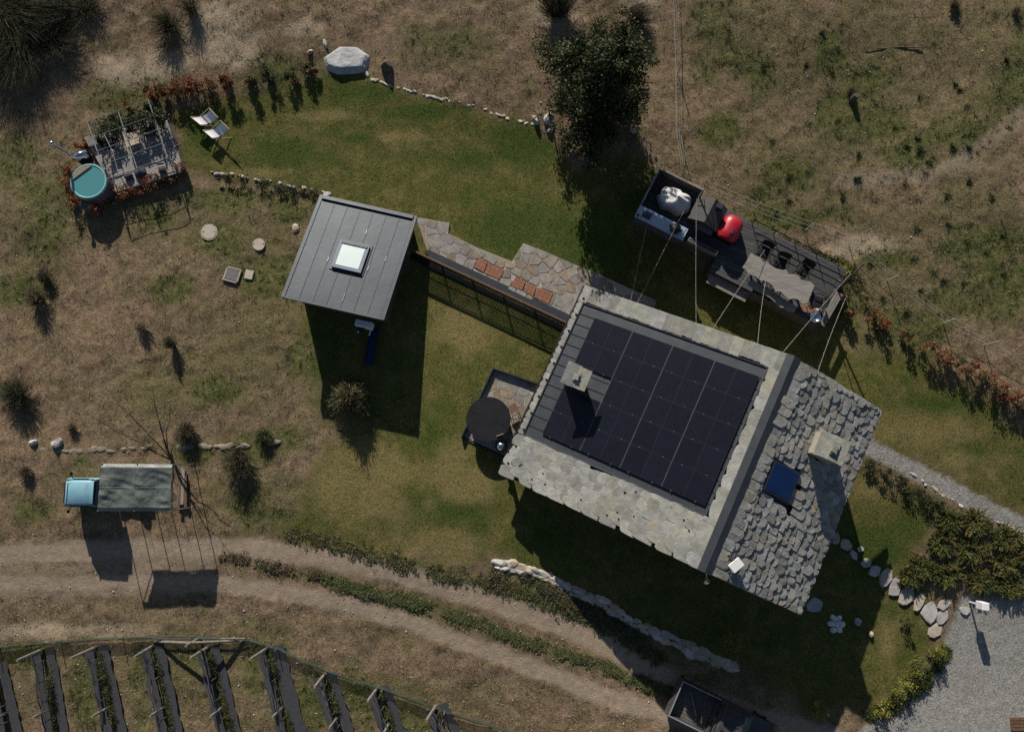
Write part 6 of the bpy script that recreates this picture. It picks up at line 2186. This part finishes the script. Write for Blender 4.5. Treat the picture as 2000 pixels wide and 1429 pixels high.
def spiky(px, py, r_, h, pal, label, cat='bush', group=None, n=700, width=.009, name='broom_bush', droop=.0, ry=None):
    """bush of thin upright stems fanning out of one root"""
    SEED[0] += 1
    rg = np.random.default_rng(SEED[0])
    ry = ry or r_
    c = gp(px, py, h * .35)
    c.z = G(c.x, c.y)
    t = thing(name, label, cat, c, group)
    a = rg.uniform(0, 2 * np.pi, n)
    rad = rg.uniform(0, 1, n) ** .6
    hh = h * (1.05 - .55 * rad ** 2) * rg.uniform(.6, 1.1, n)
    b0 = np.stack([c.x + np.cos(a) * rad * r_ * .18, c.y + np.sin(a) * rad * ry * .18, np.full(n, c.z - .02)], 1)
    m0 = np.stack([c.x + np.cos(a) * rad * r_ * .62, c.y + np.sin(a) * rad * ry * .62, c.z + hh * .75], 1) + rg.normal(0, .03, (n, 3))
    c = c.copy(); lean_ = rg.normal(0, .22, 2) * r_
    t0 = np.stack([c.x + lean_[0] + np.cos(a) * rad * r_ * 1.05, c.y + lean_[1] + np.sin(a) * rad * ry * 1.05, c.z + hh * (1 - droop * rad)], 1) + rg.normal(0, .09, (n, 3)) * r_
    side = unit(np.cross(t0 - b0, rg.normal(size=(n, 3)))) * width * rg.uniform(.6, 1.4, (n, 1))
    v = np.stack([b0 - side, b0 + side, m0 + side, m0 - side, m0 - side, m0 + side, t0 + side * .2, t0 - side * .2], 1).reshape(-1, 3)
    cols = np.repeat(pick_cols(n, pal, .3), 2, 0)
    # side twigs
    k = rg.integers(0, n, n * 2)
    f_ = rg.uniform(.35, 1, (n * 2, 1))
    base_ = m0[k] * (1 - f_) + t0[k] * f_
    tip_ = base_ + rg.normal(0, 1, (n * 2, 3)) * np.array([.07, .07, .05]) * (h ** .5) + np.array([0, 0, .06]) * h
    s2 = unit(np.cross(tip_ - base_, rg.normal(size=(n * 2, 3)))) * width * .8
    v2 = np.stack([base_ - s2, base_ + s2, tip_ + s2 * .3, tip_ - s2 * .3], 1).reshape(-1, 3)
    cols2 = pick_cols(n * 2, pal, .3)
    link_mesh('stems', raw_mesh('stems', np.concatenate([v, v2]), n * 4, 4, np.concatenate([cols, cols2]), MAT_GRASS, c), t)
    return t

# ---- big evergreen tree
base = gp(1158, 226)
tree = thing('evergreen_tree', 'tall dark evergreen tree beside the lawn, casting a long shadow', 'tree', base)
TH_ = 5.3
mb = MB()
mb.path([base - Vector((0, 0, .1)), base + Vector((.05, .03, 1.0)), base + Vector((.0, .08, 2.2)), base + Vector((.06, .05, 5.2))], [.17, .13, .09, .03], 9)
rt = random.Random(12)
limbs = []
for k in range(34):
    z = .5 + 4.6 * k / 34
    a = k * 2.4 + rt.uniform(-.4, .4)
    R0 = 2.75 * (1 - ((z - 2.0) / 4.1) ** 2 * .8) * rt.uniform(.65, 1.08)
    R0 *= (1 + .22 * math.sin(a * 2 + .6) * math.cos(z * 1.7)) * (.86 if abs(math.sin(a)) < .5 else 1.06)
    p0 = base + Vector((.03, .05, z))
    e_ = p0 + Vector((math.cos(a) * R0, math.sin(a) * R0, rt.uniform(.15, .55)))
    m_ = p0.lerp(e_, .55) + Vector((0, 0, -.05))
    mb.path([p0, m_, e_], [.045, .03, .01], 5)
    limbs.append((p0, m_, e_, R0))
part(tree, 'trunk', mb, BARK, True)
P_, C_ = [], []
rg = np.random.default_rng(44)
for (p0, m_, e_, R0) in limbs:
    ncl = int(14 + R0 * 9)
    for q_ in range(ncl):
        f_ = rg.uniform(.25, 1.05)
        cpt = np.array(p0.lerp(e_, f_)) + rg.normal(0, [.28, .28, .16])
        n = int(rg.uniform(26, 56))
        P_.append(cpt + rg.normal(0, 1, (n, 3)) * np.array([.15, .15, .10]) * rg.uniform(.7, 1.35))
        C_.append(np.repeat(pick_cols(1, DKGREEN, .25), n, 0) * rg.uniform(.65, 1.4, (n, 1)))
for q_ in range(60):
    cpt = np.array(base) + np.array([rg.normal(0, .45), rg.normal(0, .45), rg.uniform(4.6, 6.0)])
    n = 45
    P_.append(cpt + rg.normal(0, 1, (n, 3)) * np.array([.16, .16, .12])); C_.append(np.repeat(pick_cols(1, DKGREEN, .25), n, 0) * rg.uniform(.65, 1.4, (n, 1)))
P_, C_ = np.concatenate(P_), np.concatenate(C_)
link_mesh('crown', raw_mesh('crown', leaf_verts(P_, rng.uniform(.045, .09, len(P_)), .4), len(P_), 4, np.clip(C_, 0, 1), MAT_LEAF, base), tree)
print('tree leaves', len(P_))

# ---- dark broom thicket, upper left
for (x, y, r_, h, n, lab) in ((18, 95, 1.6, 1.45, 4200, 'largest dark broom thicket at the left edge, below the corner'), (105, 75, 1.2, 1.2, 2200, 'dark broom bush second from the upper left corner'), (15, 20, 1.6, 1.6, 4400, 'dark broom bush filling the upper left corner'),
                              (95, 12, 1.5, 1.4, 3600, 'dark broom bush at the top edge right of the corner bush'), (325, 45, .85, 1.4, 1200, 'broom bush at the top edge above the shrub row'), (370, 15, .6, 1.2, 700, 'small broom bush touching the top edge beside the larger one'),
                              (165, 14, .9, 1.0, 1400, 'low broom bush at the top edge, third from the corner')):
    spiky(x, y, r_ * 1.25, h * (.46 if x < 200 else .58), BROOM if h > 1.1 else BROOM + DRYB[2:3], lab, n=int(n * .42), width=.008, group='broom bushes on the upper slope')
spiky(1090, 12, 1.25, 1.5, BROOM, 'wide dark broom bush at the top edge above the evergreen tree', n=1000)
spiky(1240, 30, .7, .8, DRYB + BROOM, 'brown half-dry bush right of the evergreen tree top', n=700)
spiky(32, 772, .95, .85, BROOM, 'round dark green bush at the left edge above the field wall', n=800)
spiky(72, 585, .7, .8, DRYB, 'thin brown dry bush at the left on the bare slope', n=350)
spiky(88, 545, .5, .6, DRYB + BROOM, 'small dry bush just above the thin brown bush', n=260)
spiky(334, 672, .38, .8, BROOM + DRYB, 'lone upright dry shrub on the slope left of the annex', n=260)
spiky(275, 640, .4, .5, DRYB, 'faint dry twig clump left of the lone upright shrub', n=160)
spiky(466, 905, .95, 1.0, BROOM + DRYB[:2], 'tall dark bush right of the tarpaulin shelter', n=700, ry=1.1)
spiky(365, 842, .6, .6, BROOM + DRYB, 'low olive bush on the bank behind the shelter', n=600)
spiky(515, 852, .5, .4, BROOM + GREEN, 'low green bush at the end of the field wall', n=450)
spiky(140, 835, .3, .3, DRYB, 'small grey twiggy plant above the field wall', n=160)
spiky(50, 920, .4, .5, DRYB, 'dry twig clump below the field wall at the left edge', n=240)
spiky(684, 775, 1.25, 1.55, [(.10, .105, .045), (.14, .13, .06), (.07, .08, .03), (.18, .13, .07)], 'fountain-shaped ornamental grass clump in the annex shadow', 'ornamental grass', n=1000, width=.014, name='pampas_grass', droop=.6)
spiky(1663, 180, .3, .35, DRYB + BROOM, 'dark tree stump sprouting twigs on the right-hand slope', n=160, name='stump_bush')
spiky(1865, 12, .4, .4, DRYB, 'dark twiggy stump at the top edge on the right', n=220, name='stump_bush')
spiky(1985, 22, .3, .3, DRYB, 'small twiggy stump at the upper right corner', n=140, name='stump_bush')
st = single('tree_stump', 'short dark stump standing in the right-hand slope', 'stump', MB().path([gp(1664, 196) - Vector((0, 0, .1)), gp(1664, 196) + Vector((0, 0, .25)), gp(1664, 196) + Vector((.02, .02, .5))], [.2, .16, .13], 9), BARK)

# ---- thin saplings and sticks on the right-hand slope
for (x, y, hh, lab) in ((1603, 118, 1.0, 'thin sapling with a faint shadow on the upper right slope'), (1800, 98, .7, 'short twiggy sapling near the end of the fallen branch'), (1952, 420, 1.1, 'crooked bare sapling at the right edge above the hedge'), (1752, 640, .9, 'thin sapling standing by the tape fence')):
    c = gp(x, y)
    t = thing('sapling', lab, 'sapling', c)
    rs_ = random.Random(x)
    part(t, 'stem', MB().path([c, c + Vector((.04, .02, hh * .5)), c + Vector((-.02, .05, hh))], [.018, .012, .005], 5), BARK)
    mb = MB()
    for k in range(7):
        p = c + Vector((0, .03, hh * rs_.uniform(.3, .95)))
        mb.path([p, p + Vector((rs_.uniform(-.3, .3), rs_.uniform(-.3, .3), rs_.uniform(.05, .2)))], [.008, .003], 4)
    part(t, 'twigs', mb, BARK, kind='stuff')
single('fallen_branch', 'long dark fallen branch lying on the upper right slope', 'branch', MB().path([gp(1688, 93, .05), gp(1725, 95, .06), gp(1760, 92, .05), gp(1802, 93, .1)], [.015, .03, .035, .03], 5), BARK)
single('leaning_pole', 'dark crooked pole leaning beside the evergreen tree at the lawn edge', 'pole', MB().path([gp(1086, 285, .02), gp(1080, 255, .5), gp(1073, 215, 1.1)], [.035, .03, .02], 6), BARK)

# ---- bare tree behind the shelter
b = gp(338, 900)
bt_ = thing('bare_tree', 'leafless spreading young tree behind the tarpaulin shelter', 'tree', b)
rt = random.Random(3)
mb, tw = MB(), MB()
for (x, y, z) in ((150, 800, 2.2), (205, 752, 2.6), (297, 745, 2.8), (330, 800, 3.0), (232, 838, 1.9), (262, 862, 1.5), (365, 812, 2.4), (300, 790, 2.6)):
    e_ = gp(x, y, z)
    pts = [b]
    for k in range(1, 6):
        q_ = b.lerp(e_, k / 5)
        q_.z = b.z + (e_.z - b.z) * (k / 5) ** .8
        if k < 5:
            q_ += Vector((rt.uniform(-.12, .12), rt.uniform(-.12, .12), rt.uniform(-.1, .1)))
        pts.append(q_)
    mb.path(pts, [.038, .028, .022, .016, .010, .004], 5)
    for k in range(9):
        i = rt.randint(2, 4)
        p = pts[i].lerp(pts[i + 1], rt.random())
        q_ = p + Vector((rt.uniform(-.5, .5), rt.uniform(-.2, .6), rt.uniform(.1, .5)))
        tw.path([p, p.lerp(q_, .5) + Vector((.04, 0, .03)), q_], [.010, .007, .003], 4)
part(bt_, 'trunk', mb, BARK)
part(bt_, 'twigs', tw, BARK, kind='stuff')

# ---- red-leaved hedge plants along the upper edge of the lawn
HE = [(300, 182, .42), (325, 170, .45), (352, 170, .5), (378, 168, .45), (403, 172, .5), (440, 160, .40), (490, 160, .36), (522, 150, .34), (570, 150, .36), (606, 138, .36)]
for i, (x, y, r_) in enumerate(HE):
    shrub(x, y, r_, r_ * .9, .8 if i < 6 else .62, RED + GREEN[:2] if i < 6 else GREEN + RED[2:4], ORD[i] + ' plant from the pergola in the red-leaved row along the lawn', group='red-leaved shrubs along the lawn', n=1100, size=.045, name='photinia_shrub')
for i, (x, y, r_) in enumerate(((128, 328, .35), (132, 358, .35), (140, 392, .4), (192, 407, .45), (205, 385, .32), (238, 378, .42), (262, 370, .38), (285, 362, .42), (305, 352, .35), (335, 345, .32), (352, 330, .34), (160, 285, .28))):
    shrub(x, y, r_, r_ * .85, .7, RED + RUST[:2], ORD[i] + ' red-leaved plant counted anticlockwise around the hot tub deck', group='red-leaved shrubs around the hot tub deck', n=520, size=.04, name='photinia_shrub')
shrub(166, 270, .18, .2, .6, [(.45, .25, .02), (.5, .32, .03), (.2, .1, .02)], 'small yellow-orange plant by the grey bench', n=220, size=.035)
shrub(253, 207, .32, .3, .7, [(.35, .16, .03), (.3, .12, .03), (.12, .1, .03)], 'orange-leaved plant at the upper edge of the pergola', n=420, size=.04)
for i, (x, y, r_, h) in enumerate(((208, 262, .6, 1.15), (240, 252, .6, 1.2), (274, 243, .6, 1.25), (308, 232, .5, 1.2), (222, 235, .5, .6), (262, 224, .45, .6), (295, 214, .4, .7))):  # front clumps made tall and dense so they shade the deck
    shrub(x, y, r_, r_ * .8, h, SAGE + GREEN, ORD[i] + ' grey-green herb clump in the bed under the pergola', group='herb clumps under the pergola', n=1000, size=.055, name='herb_plant')
# cushion plants along the stone edging
for i, (x, y, r_) in enumerate(((440, 347, .35), (475, 352, .4), (512, 358, .4), (545, 364, .35), (575, 370, .4), (605, 378, .38))):
    shrub(x, y, r_ * 1.2, r_ * .7, .32, GREEN + SAGE[:1], ORD[i] + ' green cushion plant from the left along the short stone edging', group='cushion plants along the stone edging', n=420, size=.035, name='cushion_plant', stems=2)
# rust-leaved hedge on the right
RH = [(1640, 585, .3), (1660, 610, .3), (1700, 615, .5), (1725, 635, .5), (1770, 655, .32), (1812, 680, .42), (1838, 692, .45), (1865, 705, .45), (1895, 718, .5), (1925, 738, .5), (1950, 755, .5), (1972, 770, .5), (1992, 782, .45), (2015, 800, .5)]
for i, (x, y, r_) in enumerate(RH):
    shrub(x, y, r_ * .85, r_ * .7, .8, RUST + RED[:2] + GREEN[:1], ORD[i] + ' rust-leaved hedge plant from the deck towards the right edge', group='rust-leaved hedge on the right lawn edge', n=800, size=.042, name='hedge_shrub')
shrub(1645, 533, .45, .4, .7, LIME, 'yellow-green shrub at the far corner of the dining deck', n=600, size=.04)
shrub(1388, 500, .22, .16, .45, LIME + GREEN, 'small leafy plant at the end of the planter', n=200, size=.03)
shrub(1362, 487, .2, .12, .4, SAGE, 'sparse grey plant in the middle of the planter', n=150, size=.03)
# plants by the gravel path and junipers
for i, (x, y, r_, ry) in enumerate(((1700, 905, .4, .3), (1725, 920, .45, .3), (1755, 940, .5, .4), (1782, 958, .5, .4), (1808, 972, .45, .35), (1830, 985, .35, .3))):
    shrub(x, y, r_, ry, .45, DKGREEN + SAGE[:1], ORD[i] + ' dark green plant from the house along the gravel path', group='green plants along the gravel path', n=520, size=.04, name='border_plant', stems=2)
JU = [(1856, 1016, .6, .5), (1905, 1020, 1.0, .7), (1965, 1050, 1.1, .8), (1840, 1060, .9, .7), (1900, 1075, 1.1, .8), (1965, 1100, 1.1, .8), (1800, 1105, .8, .6), (1850, 1120, .95, .65), (1915, 1135, 1.0, .6), (1975, 1145, .9, .5), (1780, 1125, .5, .45), (2020, 1080, 1.0, .9)]
for i, (x, y, r_, ry) in enumerate(JU):
    lab = ORD[i] + ' spreading juniper of the bank, counted in rows from the gravel path down'
    SEED[0] += 1
    c = gp(x, y, .2); c.z = G(c.x, c.y)
    t = thing('juniper', lab, 'juniper', c, 'spreading junipers on the bank')
    rg = np.random.default_rng(SEED[0])
    nbr = 130
    a = rg.uniform(0, 6.28, nbr); R0 = rg.uniform(.2, 1.0, nbr)
    st_ = np.stack([np.cos(a) * R0 * r_ * .5, np.sin(a) * R0 * ry * .5, rg.uniform(.08, .24, nbr)], 1)
    dr = unit(np.stack([np.cos(a + rg.normal(0, .6, nbr)), np.sin(a + rg.normal(0, .6, nbr)) - .3, rg.uniform(-.05, .3, nbr)], 1)) * rg.uniform(.28, .5, (nbr, 1))
    m = 34
    f_ = rg.uniform(0, 1, (nbr, m, 1))
    pts = st_[:, None] + dr[:, None] * f_ + rg.normal(0, .035, (nbr, m, 3)) * (1.2 - f_)
    tipd = unit(dr)[:, None] * .07 + rg.normal(0, .04, (nbr, m, 3))
    pts = pts.reshape(-1, 3) + np.array(c); tip = pts + tipd.reshape(-1, 3)
    cols = np.repeat(pick_cols(nbr, JUNI, .2), m, 0) * rg.uniform(.7, 1.35, (nbr * m, 1))
    link_mesh('foliage', raw_mesh('foliage', blade_verts(pts, tip, np.full(len(pts), .020)), len(pts), 3, np.clip(cols, 0, 1), MAT_GRASS, c), t)
    mb = MB()
    for k in range(5):
        e_ = c + Vector((math.cos(k * 1.3) * r_ * .6, math.sin(k * 1.3) * ry * .6, .25))
        mb.path([c, c.lerp(e_, .5) + Vector((0, 0, .1)), e_], [.03, .02, .008], 5)
    part(t, 'stem', mb, BARK)
# box plants along the yard
for i, (x, y, r_) in enumerate(((1826, 1268, .42), (1797, 1300, .46), (1772, 1330, .42), (1748, 1362, .46), (1722, 1385, .38), (1600, 1386, .38), (1430, 1250, .42))):
    lab = ORD[i] + ' yellow-green box plant from the stepping stones along the yard edge' if i < 5 else ('lone yellow-green plant between pickup and yard' if i == 5 else 'yellow-green plant in the house shadow near the retaining wall')
    shrub(x, y, r_, r_, .75, LIME + GREEN[2:], lab, group='yellow-green plants along the yard' if i < 5 else None, n=700, size=.04, name='box_plant')
shrub(1770, 1215, .3, .25, .55, DKGREEN, 'small dark shrub on the lawn inside the curve of stepping stones', n=380, size=.035)

# ================================================================ GRASS AND GROUND COVER (stuff)
def stuff(name, me, label):
    o = bpy.data.objects.new(name, me)
    COL.objects.link(o)
    ORG[o.name] = Vector((0, 0, 0))
    return tag(o, label, None, None, 'stuff')

def bare_px(px, py):
    """False under buildings, decks and paving"""
    ok = np.ones(px.shape, bool)
    for poly in ([(1142, 556), (1722, 797), (1560, 1196), (977, 925)], [(560, 560), (640, 380), (816, 422), (765, 640), (600, 610)], [(160, 268), (322, 222), (361, 335), (228, 380), (140, 400), (125, 350)],
                 [(1283, 341), (1655, 530), (1612, 645), (1455, 590), (1370, 550), (1230, 435)], [(812, 424), (878, 436), (1000, 511), (1022, 475), (1282, 587), (1170, 640), (835, 500)], [(963, 719), (1052, 749), (985, 893), (901, 854)]):
        ins = np.zeros(px.shape, bool)
        for i in range(len(poly)):
            a, b_ = poly[i], poly[(i + 1) % len(poly)]
            c_ = (a[1] > py) != (b_[1] > py)
            ins ^= c_ & (px < (b_[0] - a[0]) * (py - a[1]) / (b_[1] - a[1] + 1e-9) + a[0])
        ok &= ~ins
    for (x, y, r_) in ((409, 454, 20), (506, 478, 17), (454, 537, 19), (487, 537, 13), (675, 112, 42)):
        ok &= (px - x) ** 2 + (py - y) ** 2 > r_ * r_
    return ok

px, py, x, y = scatter(150000, 1)
m = masks(x, y)
free = bare_px(px, py)
z = ground_z(x, y, m)
rg = np.random.default_rng(2)
U = rg.random(len(x))
soft = (1 - m['lawn']) * (1 - m['road']) * (1 - m['yard']) * (1 - m['path'])
cl = fbm(x, y, .8, 3, 5)
keep = free & (soft > .5) & (U < .08 + 1.5 * (cl - .32))
gk = (m['green'][keep] * rg.uniform(.3, 1.4, keep.sum())) > .42
n = int(keep.sum())
cols = pick_cols(n, [(.27, .205, .14), (.20, .15, .10), (.34, .27, .185), (.13, .095, .065), (.24, .19, .12)], .2)
stw = rg.random(n) < m['straw'][keep] * .8
cols[stw] = pick_cols(int(stw.sum()), [(.46, .37, .25), (.38, .30, .2), (.54, .44, .31)], .15)
gp_ = rg.random(n) < .10
cols[gk | gp_] = pick_cols(int((gk | gp_).sum()), [(.060, .075, .022), (.085, .10, .03), (.04, .055, .018), (.12, .125, .045)], .25)
me = tufts('dry_grass', x[keep], y[keep], z[keep], rg.uniform(.03, .11, n), 4, .075, .013, cols)
stuff('dry_grass', me, 'short dry meadow grass with green tufts on the slopes')
print('meadow tufts', n)
# darker rank weeds in the green patches
k2 = free & (soft > .5) & (U < .08) & (m['green'] > .6)
n = int(k2.sum())
me = tufts('weeds', x[k2], y[k2], z[k2], rg.uniform(.05, .13, n), 7, .10, .018, pick_cols(n, [(.055, .068, .022), (.08, .09, .03), (.045, .055, .018), (.11, .115, .042)], .25))
stuff('weeds', me, 'rank green weeds in patches of the meadow')
# lawn blades
px, py, x, y = scatter(110000, 3)
m = masks(x, y)
keep = bare_px(px, py) & (m['lawn'] > .55)
n = int(keep.sum())
base_c = pick_cols(n, [(.11, .10, .03), (.085, .085, .025), (.135, .118, .04)], .2)
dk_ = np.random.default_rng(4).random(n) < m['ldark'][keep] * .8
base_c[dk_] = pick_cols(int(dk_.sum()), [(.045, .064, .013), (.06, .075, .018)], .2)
dy_ = np.random.default_rng(5).random(n) < m['ldry'][keep] * .8
base_c[dy_] = pick_cols(int(dy_.sum()), [(.24, .19, .08), (.19, .155, .06)], .2)
me = tufts('lawn_grass', x[keep], y[keep], ground_z(x[keep], y[keep], {k: v_[keep] for k, v_ in m.items()}), np.random.default_rng(6).uniform(.03, .07, n), 4, .035, .012, base_c)
stuff('lawn_grass', me, 'mown lawn grass around the house')
print('lawn tufts', n)
# leafy ground cover on the road's middle strip and on the bank above it
def cover(name, line, w_m, n, pal, label, hmax=.2, seed=1, sz=.045, xmin=-999):
    rg_ = np.random.default_rng(seed)
    P__ = [gp(a, b_) for a, b_ in line]
    seg = rg_.integers(0, len(P__) - 1, n)
    L__ = np.array([(P__[i + 1] - P__[i]).length for i in range(len(P__) - 1)])
    seg = rg_.choice(len(P__) - 1, n, p=L__ / L__.sum())
    A__ = np.array([[p.x, p.y] for p in P__])
    t = rg_.random((n, 1))
    q_ = A__[seg] * (1 - t) + A__[seg + 1] * t
    dn_ = A__[seg + 1] - A__[seg]; dn_ = dn_ / np.linalg.norm(dn_, axis=1, keepdims=True)
    off = rg_.normal(0, w_m * .45, (n, 1))
    q_ = q_ + np.stack([-dn_[:, 1], dn_[:, 0]], 1) * off
    dens = fbm(q_[:, 0], q_[:, 1], .9, 3, seed)
    k = rg_.random(n) < (dens - .3) * 3.2 * np.exp(-(off[:, 0] / w_m) ** 2)
    q_, dens = q_[k], dens[k]
    nc_ = len(q_)
    hh = hmax * np.clip((dens - .25) * 2.2, .15, 1.2)
    per = 9
    pts = np.repeat(np.stack([q_[:, 0], q_[:, 1], Gn(q_[:, 0], q_[:, 1])], 1), per, 0) + rg_.normal(0, .055, (nc_ * per, 3)) * np.array([1, 1, 0])
    pts[:, 2] += np.repeat(hh, per) * rg_.uniform(.1, 1.1, nc_ * per) + .03
    v = leaf_verts(pts, rg_.uniform(.5, 1.3, len(pts)) * sz, 1.6)
    cc_ = np.repeat(pick_cols(nc_, pal, .2), per, 0) * rg_.uniform(.75, 1.25, (len(pts), 1))
    stuff(name, raw_mesh(name, v, len(pts), 4, np.clip(cc_, 0, 1), MAT_LEAF, (0, 0, 0)), label)
cover('ground_cover', MEDIAN[2:], .34, 3600, [(.09, .11, .035), (.12, .13, .05), (.07, .09, .028), (.15, .14, .07)], 'leafy green strip growing between the wheel tracks', .065, 11)
cover('ground_cover', BERM, .5, 2000, [(.075, .085, .03), (.11, .105, .045), (.055, .065, .024), (.15, .13, .065)], 'low scrubby cover on the bank above the dirt road', .05, 12)
cover('ground_cover', [(430, 1085), (500, 1100), (580, 1115), (640, 1128)], .35, 500, DRYB, 'dry weeds between the wheel tracks at the fork', .10, 13)
cover('ground_cover', [(960, 1120), (1010, 1130), (1080, 1155), (1150, 1190), (1210, 1225), (1270, 1265)], .45, 2600, GREEN + DRYB, 'scrub under the retaining wall', .10, 14)
cover('ground_cover', [(1690, 1395), (1760, 1375), (1810, 1325), (1850, 1265)], .35, 1200, GREEN + LIME[2:3], 'weedy edge of the gravel yard', .14, 15)
cover('ground_cover', [(1470, 455), (1540, 480), (1600, 500), (1650, 520), (1680, 560), (1690, 600)], .35, 1500, GREEN + LIME[2:3] + RUST[:1], 'green growth along the uphill side of the dining deck', .22, 16)
# vine leaves beginning to shoot
cover('ground_cover', [(100, 1290), (112, 1425)], .12, 260, LIME[2:3] + GREEN, 'young leaves along the second vine row', .5, 17, .03)
for i in (2, 3, 4, 5, 6, 7):
    (a, b_) = ROWS[i]
    cover('ground_cover', [(a[0] + 6, a[1] + 8), (b_[0] + 4, b_[1])], .20, 600, LIME[2:3] + GREEN + DRYB[:1], 'young leaves along the ' + ORD[i] + ' vine row', .35, 20 + i, .03)
# dark grass clumps on the right-hand slope
rg = np.random.default_rng(9)
n = 80
bx = rg.uniform(1480, 2000, n); by = rg.uniform(60, 640, n)
xx, yy = wnp(bx, by, .5)
mm = masks(xx, yy)
kk = (mm['green'] * rg.random(n) > .12) | (rg.random(n) < .22)
kk &= bare_px(bx, by) & (mm['lawn'] < .3)
xx, yy = xx[kk], yy[kk]
me = tufts('grass_clumps', xx, yy, Gn(xx, yy), rg.uniform(.08, .18, len(xx)), 60, .15, .016, pick_cols(len(xx), [(.03, .048, .014), (.04, .06, .018), (.055, .07, .022)], .2))
stuff('grass_clumps', me, 'dark green grass clumps on the right-hand slope')
# loose pale pebbles
px, py, x, y = scatter(16000, 8)
m = masks(x, y)
dens_ = np.where((py > 1140) & (px < 1300), 1.0, .28) * np.where(px > 1400, 1.3, 1)
keep = bare_px(px, py) & (m['lawn'] < .3) & (m['yard'] < .3) & (np.random.default_rng(3).random(len(x)) < dens_ * .33)
v0, f0 = ico(1)
mb = MB()
zz = ground_z(x, y, m)
rp = random.Random(4)
for i in np.where(keep)[0]:
    s = rp.uniform(.010, .030) * (1.7 if rp.random() < .06 else 1)
    a = rp.uniform(.7, 1.3)
    mb.add([(x[i] + p[0] * s * a, y[i] + p[1] * s, zz[i] + .02 + p[2] * s * .7) for p in v0], f0)
o = bpy.data.objects.new('pebbles', mesh_of(mb, 'pebbles', Vector((0, 0, 0)), M_('pebble', (.40, .37, .33), (.62, .58, .53), 7, .9)))
COL.objects.link(o)
tag(o, 'loose pale pebbles strewn over the dry slope', None, None, 'stuff')
